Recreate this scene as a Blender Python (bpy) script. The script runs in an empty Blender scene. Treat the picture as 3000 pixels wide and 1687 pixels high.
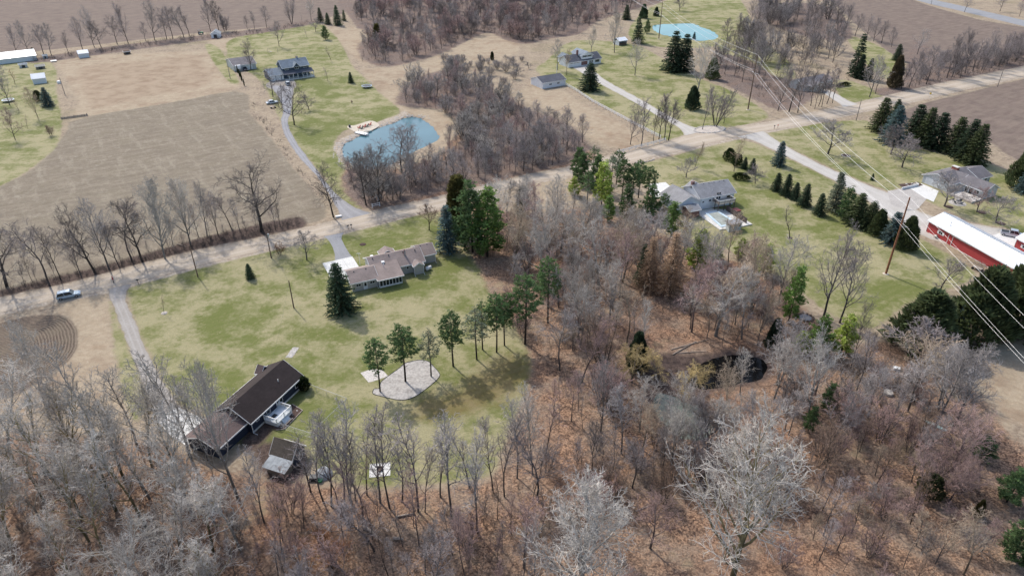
import bpy, math, random
import numpy as np
from mathutils import Vector, Matrix

# ---------------------------------------------------------------- camera, sky, sun, exposure
scene = bpy.context.scene
F_PX, PITCH, CAM_H = 2050.0, math.radians(31.0), 85.0      # a drone 85 m up, looking 31 degrees down
cam_data = bpy.data.cameras.new('camera')
cam_data.sensor_width = 36.0
cam_data.lens = 36.0 * F_PX / 3000.0
cam_data.clip_start, cam_data.clip_end = 0.5, 6000.0
cam = bpy.data.objects.new('camera', cam_data)
cam.location = (0, 0, CAM_H)
cam.rotation_euler = (math.radians(90) - PITCH, 0, 0)
scene.collection.objects.link(cam)
scene.camera = cam

SUN_EL, SUN_AZ = math.radians(46), math.radians(127)       # azimuth as a plain angle from +X
world = bpy.data.worlds.new('World')
scene.world = world
world.use_nodes = True
wt = world.node_tree
bg = wt.nodes['Background']
sky = wt.nodes.new('ShaderNodeTexSky')
sky.sky_type = 'NISHITA'
sky.sun_disc = False
sky.sun_elevation = SUN_EL
sky.sun_rotation = math.radians(90) - SUN_AZ
sky.altitude = 250
sky.air_density = 1.0
sky.dust_density = 2.5
sky.ozone_density = 1.0
wt.links.new(sky.outputs[0], bg.inputs[0])
bg.inputs[1].default_value = 0.15
sun_data = bpy.data.lights.new('sun', 'SUN')
sun_data.energy = 2.35
sun_data.angle = math.radians(1.5)
sun_data.color = (1.0, 0.95, 0.88)
sun = bpy.data.objects.new('sun', sun_data)
sun_dir = Vector((math.cos(SUN_AZ) * math.cos(SUN_EL), math.sin(SUN_AZ) * math.cos(SUN_EL), math.sin(SUN_EL)))
sun.rotation_euler = (-sun_dir).to_track_quat('-Z', 'Y').to_euler()
sun.location = (0, 0, 200)
scene.collection.objects.link(sun)
vs = scene.view_settings
vs.view_transform = 'Standard'
vs.look = 'None'
vs.exposure = 0.55
vs.gamma = 1.0
scene.render.engine = 'CYCLES'
scene.cycles.max_bounces = 5
scene.cycles.diffuse_bounces = 2
scene.cycles.glossy_bounces = 2
scene.cycles.transparent_max_bounces = 6

# ---------------------------------------------------------------- survey helpers
S_, C_ = math.sin(PITCH), math.cos(PITCH)
def G(x, y, z=0.0):
    """Ground survey: point at height z under pixel (x, y) of the 3000x1687 photograph."""
    u, v = (x - 1500.0) / F_PX, (y - 843.5) / F_PX
    d = (CAM_H - z) / (S_ + v * C_)
    return Vector((u * d, d * (C_ - v * S_), z))
def height_at(p, ty):
    v = (ty - 843.5) / F_PX
    return CAM_H - p[1] * (S_ + v * C_) / (C_ - v * S_)
def GP(pts):
    return [G(x, y) for x, y in pts]
C = scene.collection
rng = random.Random(11)

# ---------------------------------------------------------------- mesh helpers
class MB:
    def __init__(self):
        self.v, self.f = [], []
    def add(self, vs, fs):
        o = len(self.v)
        self.v += [tuple(p) for p in vs]
        self.f += [tuple(i + o for i in q) for q in fs]
        return self
    def box(self, x0, x1, y0, y1, z0, z1):
        v = [(x0, y0, z0), (x1, y0, z0), (x1, y1, z0), (x0, y1, z0), (x0, y0, z1), (x1, y0, z1), (x1, y1, z1), (x0, y1, z1)]
        return self.add(v, [(0, 3, 2, 1), (4, 5, 6, 7), (0, 1, 5, 4), (1, 2, 6, 5), (2, 3, 7, 6), (3, 0, 4, 7)])
    def hexa(self, bot, top):
        return self.add(list(bot) + list(top), [(0, 3, 2, 1), (4, 5, 6, 7), (0, 1, 5, 4), (1, 2, 6, 5), (2, 3, 7, 6), (3, 0, 4, 7)])
    def prism(self, poly, z0, z1):
        n = len(poly)
        v = [(p[0], p[1], z0) for p in poly] + [(p[0], p[1], z1) for p in poly]
        f = [tuple(range(n - 1, -1, -1)), tuple(range(n, 2 * n))]
        f += [(i, (i + 1) % n, n + (i + 1) % n, n + i) for i in range(n)]
        return self.add(v, f)
    def extrude(self, prof, y0, y1, inset=None):
        """profile in (x, z), extruded along y"""
        n = len(prof)
        v = [(p[0], y0, p[1]) for p in prof] + [(p[0], y1, p[1]) for p in prof]
        f = [tuple(range(n)), tuple(range(2 * n - 1, n - 1, -1))]
        f += [(i, n + i, n + (i + 1) % n, (i + 1) % n) for i in range(n)]
        return self.add(v, f)
    def tube(self, p, q, r0, r1=None, n=6, cap=True):
        r1 = r0 if r1 is None else r1
        p, q = Vector(p), Vector(q)
        d = (q - p).normalized()
        a = d.orthogonal().normalized()
        b = d.cross(a)
        v = []
        for c, r in ((p, r0), (q, r1)):
            for k in range(n):
                t = 2 * math.pi * k / n
                v.append(c + a * (r * math.cos(t)) + b * (r * math.sin(t)))
        f = [(k, (k + 1) % n, n + (k + 1) % n, n + k) for k in range(n)]
        if cap:
            f += [tuple(range(n - 1, -1, -1)), tuple(range(n, 2 * n))]
        return self.add(v, f)
    def path(self, pts, r, n=5):
        pts = [Vector(p) for p in pts]
        o = len(self.v)
        m = len(pts)
        for i, p in enumerate(pts):
            d = (pts[min(i + 1, m - 1)] - pts[max(i - 1, 0)]).normalized()
            a = d.cross(Vector((0, 0, 1)))
            a = a.normalized() if a.length > 1e-4 else Vector((1, 0, 0))
            b = d.cross(a)
            for k in range(n):
                t = 2 * math.pi * k / n
                self.v.append(tuple(p + a * (r * math.cos(t)) + b * (r * math.sin(t))))
        for i in range(m - 1):
            for k in range(n):
                self.f.append((o + i * n + k, o + i * n + (k + 1) % n, o + (i + 1) * n + (k + 1) % n, o + (i + 1) * n + k))
        return self
    def lathe(self, prof, c=(0, 0, 0), n=14):
        o = len(self.v)
        for r, z in prof:
            for k in range(n):
                t = 2 * math.pi * k / n
                self.v.append((c[0] + r * math.cos(t), c[1] + r * math.sin(t), c[2] + z))
        for i in range(len(prof) - 1):
            for k in range(n):
                self.f.append((o + i * n + k, o + i * n + (k + 1) % n, o + (i + 1) * n + (k + 1) % n, o + (i + 1) * n + k))
        self.f.append(tuple(o + k for k in range(n - 1, -1, -1)))
        self.f.append(tuple(o + (len(prof) - 1) * n + k for k in range(n)))
        return self
    def rock(self, c, r, rr, flat=.6):
        n = 6
        o = len(self.v)
        ph = rr.random() * 6
        for z, k in ((0.0, 1.0), (0.55, .8)):
            for i in range(n):
                t = ph + 2 * math.pi * i / n
                q = r * k * rr.uniform(.75, 1.2)
                self.v.append((c[0] + q * math.cos(t), c[1] + q * math.sin(t), c[2] + z * r * flat))
        self.v.append((c[0], c[1], c[2] + r * flat))
        for i in range(n):
            j = (i + 1) % n
            self.f.append((o + i, o + j, o + n + j, o + n + i))
            self.f.append((o + n + i, o + n + j, o + 2 * n))
        return self
    def build(self, name, mat, parent=None, smooth=False):
        me = bpy.data.meshes.new(name)
        me.from_pydata(self.v, [], self.f)
        me.update()
        return link(name, me, mat, parent, smooth)

def link(name, me, mat, parent=None, smooth=False):
    if mat is not None and not me.materials:
        me.materials.append(M[mat] if isinstance(mat, str) else mat)
    if smooth:
        me.polygons.foreach_set('use_smooth', [True] * len(me.polygons))
    o = bpy.data.objects.new(name, me)
    C.objects.link(o)
    if parent is not None:
        o.parent = parent
    return o
def np_mesh(name, V, Fc):
    V = np.asarray(V, dtype=np.float32)
    Fc = np.asarray(Fc, dtype=np.int32)
    me = bpy.data.meshes.new(name)
    me.vertices.add(len(V))
    me.vertices.foreach_set('co', V.ravel())
    k = Fc.shape[1]
    me.loops.add(Fc.size)
    me.loops.foreach_set('vertex_index', Fc.ravel())
    me.polygons.add(len(Fc))
    me.polygons.foreach_set('loop_start', np.arange(len(Fc), dtype=np.int32) * k)
    me.update(calc_edges=True)
    return me
def tag(o, label=None, cat=None, group=None, kind=None):
    if label: o['label'] = label
    if cat: o['category'] = cat
    if group: o['group'] = group
    if kind: o['kind'] = kind
    return o
def empty(name, loc, rz=0.0):
    o = bpy.data.objects.new(name, None)
    o.empty_display_size = .5
    C.objects.link(o)
    o.location = loc
    o.rotation_euler = (0, 0, rz)
    return o
def thing(name, loc, rz, label, cat, group=None):
    return tag(empty(name, loc, rz), label, cat, group)
def copy_tree(o, parent=None):
    c = o.copy()
    C.objects.link(c)
    c.parent = parent
    for ch in o.children:
        copy_tree(ch, c)
    return c
ORD = ['leftmost', 'second', 'third', 'fourth', 'fifth', 'sixth', 'seventh', 'eighth', 'ninth', 'tenth', 'eleventh', 'twelfth',
       'thirteenth', 'fourteenth', 'fifteenth', 'sixteenth', 'seventeenth', 'eighteenth', 'nineteenth', 'twentieth', 'twenty-first', 'twenty-second', 'twenty-third']
def nth(i):
    return 'leftmost' if i == 0 else ORD[i] + ' from the left'

# ---------------------------------------------------------------- materials
M = {}
def nodes_of(name):
    m = bpy.data.materials.new(name)
    m.use_nodes = True
    nt = m.node_tree
    return m, nt, nt.nodes['Principled BSDF']
def N(nt, t, **kw):
    n = nt.nodes.new('ShaderNode' + t)
    for k, v in kw.items():
        if k == 'inp':
            for a, b in v.items():
                n.inputs[a].default_value = b
        else:
            setattr(n, k, v)
    return n
def L(nt, a, b):
    nt.links.new(a, b)
def noise(nt, co, scale, detail=3.0, rough=.55, dist=0.0):
    n = N(nt, 'TexNoise', inp={'Scale': scale, 'Detail': detail, 'Roughness': rough, 'Distortion': dist})
    L(nt, co, n.inputs['Vector'])
    return n.outputs['Fac']
def ramp(nt, fac, lo, hi, a=0.0, b=1.0):
    n = N(nt, 'MapRange', interpolation_type='SMOOTHSTEP', inp={'From Min': lo, 'From Max': hi, 'To Min': a, 'To Max': b})
    L(nt, fac, n.inputs['Value'])
    return n.outputs['Result']
def mixc(nt, fac, a, b, mode='MIX'):
    n = N(nt, 'Mix', data_type='RGBA', blend_type=mode)
    for s, v in ((0, fac), (6, a), (7, b)):
        if isinstance(v, (int, float)):
            n.inputs[s].default_value = v
        elif isinstance(v, tuple):
            n.inputs[s].default_value = (*v, 1)
        else:
            L(nt, v, n.inputs[s])
    return n.outputs[2]
def math_(nt, op, a, b=None):
    n = N(nt, 'Math', operation=op)
    for i, v in enumerate((a, b)):
        if v is None: continue
        if isinstance(v, (int, float)): n.inputs[i].default_value = v
        else: L(nt, v, n.inputs[i])
    return n.outputs[0]
def simple(name, col, rough=.8, var=.12, scale=1.5, col2=None, bump=0.0, metal=0.0, spec=.3, fine=0.0):
    m, nt, bs = nodes_of(name)
    co = N(nt, 'TexCoord').outputs['Object']
    a = noise(nt, co, scale, 4)
    c = mixc(nt, ramp(nt, a, .3, .7), tuple(x * (1 - var) for x in col), col2 or tuple(min(1, x * (1 + var)) for x in col))
    if fine:
        c = mixc(nt, ramp(nt, noise(nt, co, fine, 2), .3, .7), c, (.5, .5, .5), 'OVERLAY') if False else mixc(nt, 0.35, c, mixc(nt, ramp(nt, noise(nt, co, fine, 2), .35, .65), tuple(x * .5 for x in col), tuple(min(1, x * 1.4) for x in col)))
    L(nt, c, bs.inputs['Base Color'])
    bs.inputs['Roughness'].default_value = rough
    bs.inputs['Metallic'].default_value = metal
    bs.inputs['Specular IOR Level'].default_value = spec
    if bump:
        b = N(nt, 'Bump', inp={'Strength': bump, 'Distance': .05})
        L(nt, noise(nt, co, scale * 6, 4), b.inputs['Height'])
        L(nt, b.outputs[0], bs.inputs['Normal'])
    M[name] = m
    return m
def siding(name, col, vertical=False, pitch=.2, var=.08):
    m, nt, bs = nodes_of(name)
    tc = N(nt, 'TexCoord').outputs['Object']
    w = N(nt, 'TexWave', wave_type='BANDS', bands_direction='Z', wave_profile='SAW', inp={'Scale': 1 / pitch / 2 / math.pi * 6.283 / 2})
    if vertical:
        w.bands_direction = 'X'
    L(nt, tc, w.inputs['Vector'])
    c = mixc(nt, noise(nt, tc, .8, 4), tuple(x * (1 - var) for x in col), tuple(min(1, x * (1 + var)) for x in col))
    c = mixc(nt, ramp(nt, w.outputs['Fac'], .0, .15), tuple(x * .72 for x in col), c)
    L(nt, c, bs.inputs['Base Color'])
    bs.inputs['Roughness'].default_value = .65
    b = N(nt, 'Bump', inp={'Strength': .3, 'Distance': .03})
    L(nt, w.outputs['Fac'], b.inputs['Height'])
    L(nt, b.outputs[0], bs.inputs['Normal'])
    M[name] = m
def shingle(name, col, var=.16):
    m, nt, bs = nodes_of(name)
    tc = N(nt, 'TexCoord').outputs['Object']
    br = N(nt, 'TexBrick', inp={'Scale': 1.0, 'Mortar Size': .012, 'Brick Width': .5, 'Row Height': .22, 'Color1': (*[x * (1 - var) for x in col], 1), 'Color2': (*[x * (1 + var) for x in col], 1), 'Mortar': (*[x * .55 for x in col], 1)})
    L(nt, tc, br.inputs['Vector'])
    big = mixc(nt, ramp(nt, noise(nt, tc, .35, 6, .7), .3, .7), tuple(x * .68 for x in col), tuple(x * 1.28 for x in col))
    c = mixc(nt, .55, br.outputs['Color'], big)
    c = mixc(nt, ramp(nt, noise(nt, tc, 9, 2), .3, .7), mixc(nt, .35, c, tuple(x * .5 for x in col)), c)
    L(nt, c, bs.inputs['Base Color'])
    bs.inputs['Roughness'].default_value = .9
    bs.inputs['Specular IOR Level'].default_value = .25
    b = N(nt, 'Bump', inp={'Strength': .35, 'Distance': .02})
    L(nt, br.outputs['Fac'], b.inputs['Height'])
    L(nt, b.outputs[0], bs.inputs['Normal'])
    M[name] = m
def objcolour(name, rough=.9, amp=.35, island=False, scale=.6, transl=0.0, foot=False):
    """bark / needles: the tree's own colour comes from the object, with streaky variation"""
    m, nt, bs = nodes_of(name)
    oi = N(nt, 'ObjectInfo')
    tc = N(nt, 'TexCoord').outputs['Object']
    n1 = noise(nt, tc, scale, 4, .65)
    k = ramp(nt, n1, .3, .7, 1 - amp, 1 + amp)
    if island:
        ge = N(nt, 'NewGeometry')
        k = math_(nt, 'MULTIPLY', k, ramp(nt, ge.outputs['Random Per Island'], 0, 1, 1 - amp, 1 + amp))
    k = math_(nt, 'MULTIPLY', k, ramp(nt, oi.outputs['Random'], 0, 1, .85, 1.15))
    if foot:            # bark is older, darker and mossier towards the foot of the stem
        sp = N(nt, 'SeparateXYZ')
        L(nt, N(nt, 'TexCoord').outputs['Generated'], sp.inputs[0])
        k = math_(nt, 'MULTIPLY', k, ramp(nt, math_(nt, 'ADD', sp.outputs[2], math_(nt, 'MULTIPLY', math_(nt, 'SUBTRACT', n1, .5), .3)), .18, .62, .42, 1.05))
    mul = N(nt, 'VectorMath', operation='SCALE')
    L(nt, oi.outputs['Color'], mul.inputs[0])
    L(nt, k, mul.inputs['Scale'])
    L(nt, mul.outputs[0], bs.inputs['Base Color'])
    bs.inputs['Roughness'].default_value = rough
    bs.inputs['Specular IOR Level'].default_value = .2
    if transl:
        tr = N(nt, 'BsdfTranslucent')
        L(nt, mul.outputs[0], tr.inputs['Color'])
        mx = N(nt, 'MixShader', inp={0: transl})
        L(nt, bs.outputs[0], mx.inputs[1])
        L(nt, tr.outputs[0], mx.inputs[2])
        L(nt, mx.outputs[0], nt.nodes['Material Output'].inputs[0])
    M[name] = m
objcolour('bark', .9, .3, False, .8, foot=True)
objcolour('twigs', .85, .28, True, .3)
simple('bark_plain', (.12, .10, .088), .9, .25, 1)
objcolour('needles', .7, .38, True, .5, .38)

simple('white_paint', (.78, .78, .76), .5, .05, 2)
simple('white_metal_roof', (.86, .87, .88), .35, .04, .6, spec=.5)
simple('grey_metal_roof', (.33, .355, .37), .8, .22, .9, spec=.2)
simple('galvanised', (.5, .52, .53), .4, .12, 3, metal=.5)
simple('concrete', (.62, .60, .55), .85, .1, .7, fine=6)
simple('concrete_pale', (.66, .65, .61), .85, .06, .5, fine=6)
simple('asphalt', (.22, .22, .23), .9, .12, .4, fine=5)
simple('gravel', (.43, .40, .365), .95, .12, .35, fine=3.5, bump=.3)
simple('sand', (.56, .49, .39), .95, .08, .6, fine=5)
simple('sand_grey', (.40, .37, .335), .95, .18, .7, col2=(.50, .47, .43), fine=2)
simple('mulch', (.085, .055, .045), .95, .3, 2, fine=6)
simple('stone', (.5, .44, .38), .9, .3, 3)
simple('stone_pale', (.54, .50, .45), .9, .22, 3)
simple('brick_red', (.36, .13, .09), .85, .25, 4)
simple('glass_dark', (.02, .025, .03), .12, .2, 3, spec=.6)
simple('pole_wood', (.17, .115, .085), .85, .3, 2)
simple('pole_red', (.30, .13, .07), .85, .3, 1)
simple('pole_grey', (.24, .21, .18), .85, .3, 2)
simple('weathered_wood', (.34, .29, .24), .85, .3, 2)
simple('barn_brown', (.14, .10, .075), .85, .3, 1.5)
simple('black_rubber', (.02, .02, .02), .7, .2, 3)
simple('rim_metal', (.45, .46, .48), .3, .1, 3, metal=.8)
simple('wire_metal', (.55, .55, .55), .45, .05, 1, metal=.3)
simple('red_paint', (.44, .055, .055), .6, .12, .8)
simple('red_plastic', (.42, .10, .07), .5, .15, 3)
simple('dark_plastic', (.04, .045, .05), .5, .2, 3)
simple('green_plastic', (.05, .26, .12), .45, .15, 3)
simple('teal_plastic', (.38, .55, .52), .5, .1, 2)
simple('yellow_sign', (.80, .52, .03), .5, .05, 2)
simple('skin', (.55, .36, .27), .6, .05, 5)
simple('jacket_red', (.45, .02, .03), .8, .1, 5)
simple('trousers', (.05, .05, .06), .85, .2, 5)
simple('car_silver', (.52, .56, .60), .3, .04, 1, metal=.35, spec=.6)
simple('car_blue_grey', (.36, .46, .55), .28, .04, 1, metal=.35, spec=.6)
simple('car_dark', (.03, .035, .05), .3, .05, 1, metal=.2, spec=.6)
simple('lamp_red', (.4, .02, .02), .3, .05, 1)
simple('lamp_clear', (.8, .8, .78), .2, .05, 1)
simple('log_wood', (.38, .31, .25), .9, .3, 2)
simple('deck_grey', (.66, .71, .73), .7, .06, 1)
simple('deck_wood', (.46, .42, .36), .8, .15, 1)
simple('stained_brown', (.11, .085, .075), .8, .15, 1)
simple('cover_pool', (.30, .33, .28), .55, .2, .5, col2=(.42, .44, .40))
simple('pool_liner', (.55, .67, .74), .5, .1, .8)
shingle('roof_taupe', (.33, .265, .235))
shingle('roof_dark', (.048, .036, .034), .2)
shingle('roof_brown', (.17, .125, .115), .2)
shingle('roof_grey', (.32, .315, .32))
shingle('roof_slate', (.20, .185, .19))
shingle('roof_blue', (.25, .29, .33))
shingle('roof_charcoal', (.12, .125, .145))
shingle('roof_old', (.15, .125, .10), .3)
siding('siding_greige', (.44, .43, .39))
siding('siding_navy', (.022, .03, .055))
siding('siding_white', (.80, .81, .82))
siding('siding_blue', (.055, .085, .12))
siding('siding_grey', (.50, .52, .52))
siding('siding_red', (.40, .05, .05), True, .3)
siding('siding_pale_blue', (.62, .67, .70), True, .4)
siding('siding_weather', (.20, .165, .13), True, .3)
for nm, col in (('brick_wall', (.25, .12, .10)),):
    m, nt, bs = nodes_of(nm)
    br = N(nt, 'TexBrick', inp={'Scale': 3.0, 'Color1': (*col, 1), 'Color2': (col[0] * .7, col[1] * .7, col[2] * .7, 1), 'Mortar': (.4, .36, .32, 1)})
    L(nt, N(nt, 'TexCoord').outputs['Object'], br.inputs['Vector'])
    L(nt, br.outputs['Color'], bs.inputs['Base Color'])
    bs.inputs['Roughness'].default_value = .85
    M[nm] = m
def water(name, col, rough=.06):
    m, nt, bs = nodes_of(name)
    tc = N(nt, 'TexCoord').outputs['Object']
    c = mixc(nt, ramp(nt, noise(nt, tc, .06, 3), .3, .7), tuple(x * .9 for x in col), tuple(x * 1.1 for x in col))
    L(nt, c, bs.inputs['Base Color'])
    bs.inputs['Roughness'].default_value = rough
    bs.inputs['IOR'].default_value = 1.33
    b = N(nt, 'Bump', inp={'Strength': .06, 'Distance': .03})
    L(nt, noise(nt, tc, 1.2, 2), b.inputs['Height'])
    L(nt, b.outputs[0], bs.inputs['Normal'])
    M[name] = m
water('water_blue', (.075, .165, .19))
water('water_teal', (.11, .27, .265))
water('water_black', (.006, .006, .006), .04)
M['water_black'].node_tree.nodes['Principled BSDF'].inputs['Specular IOR Level'].default_value = .22
water('water_algae', (.13, .15, .125), .15)
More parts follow.
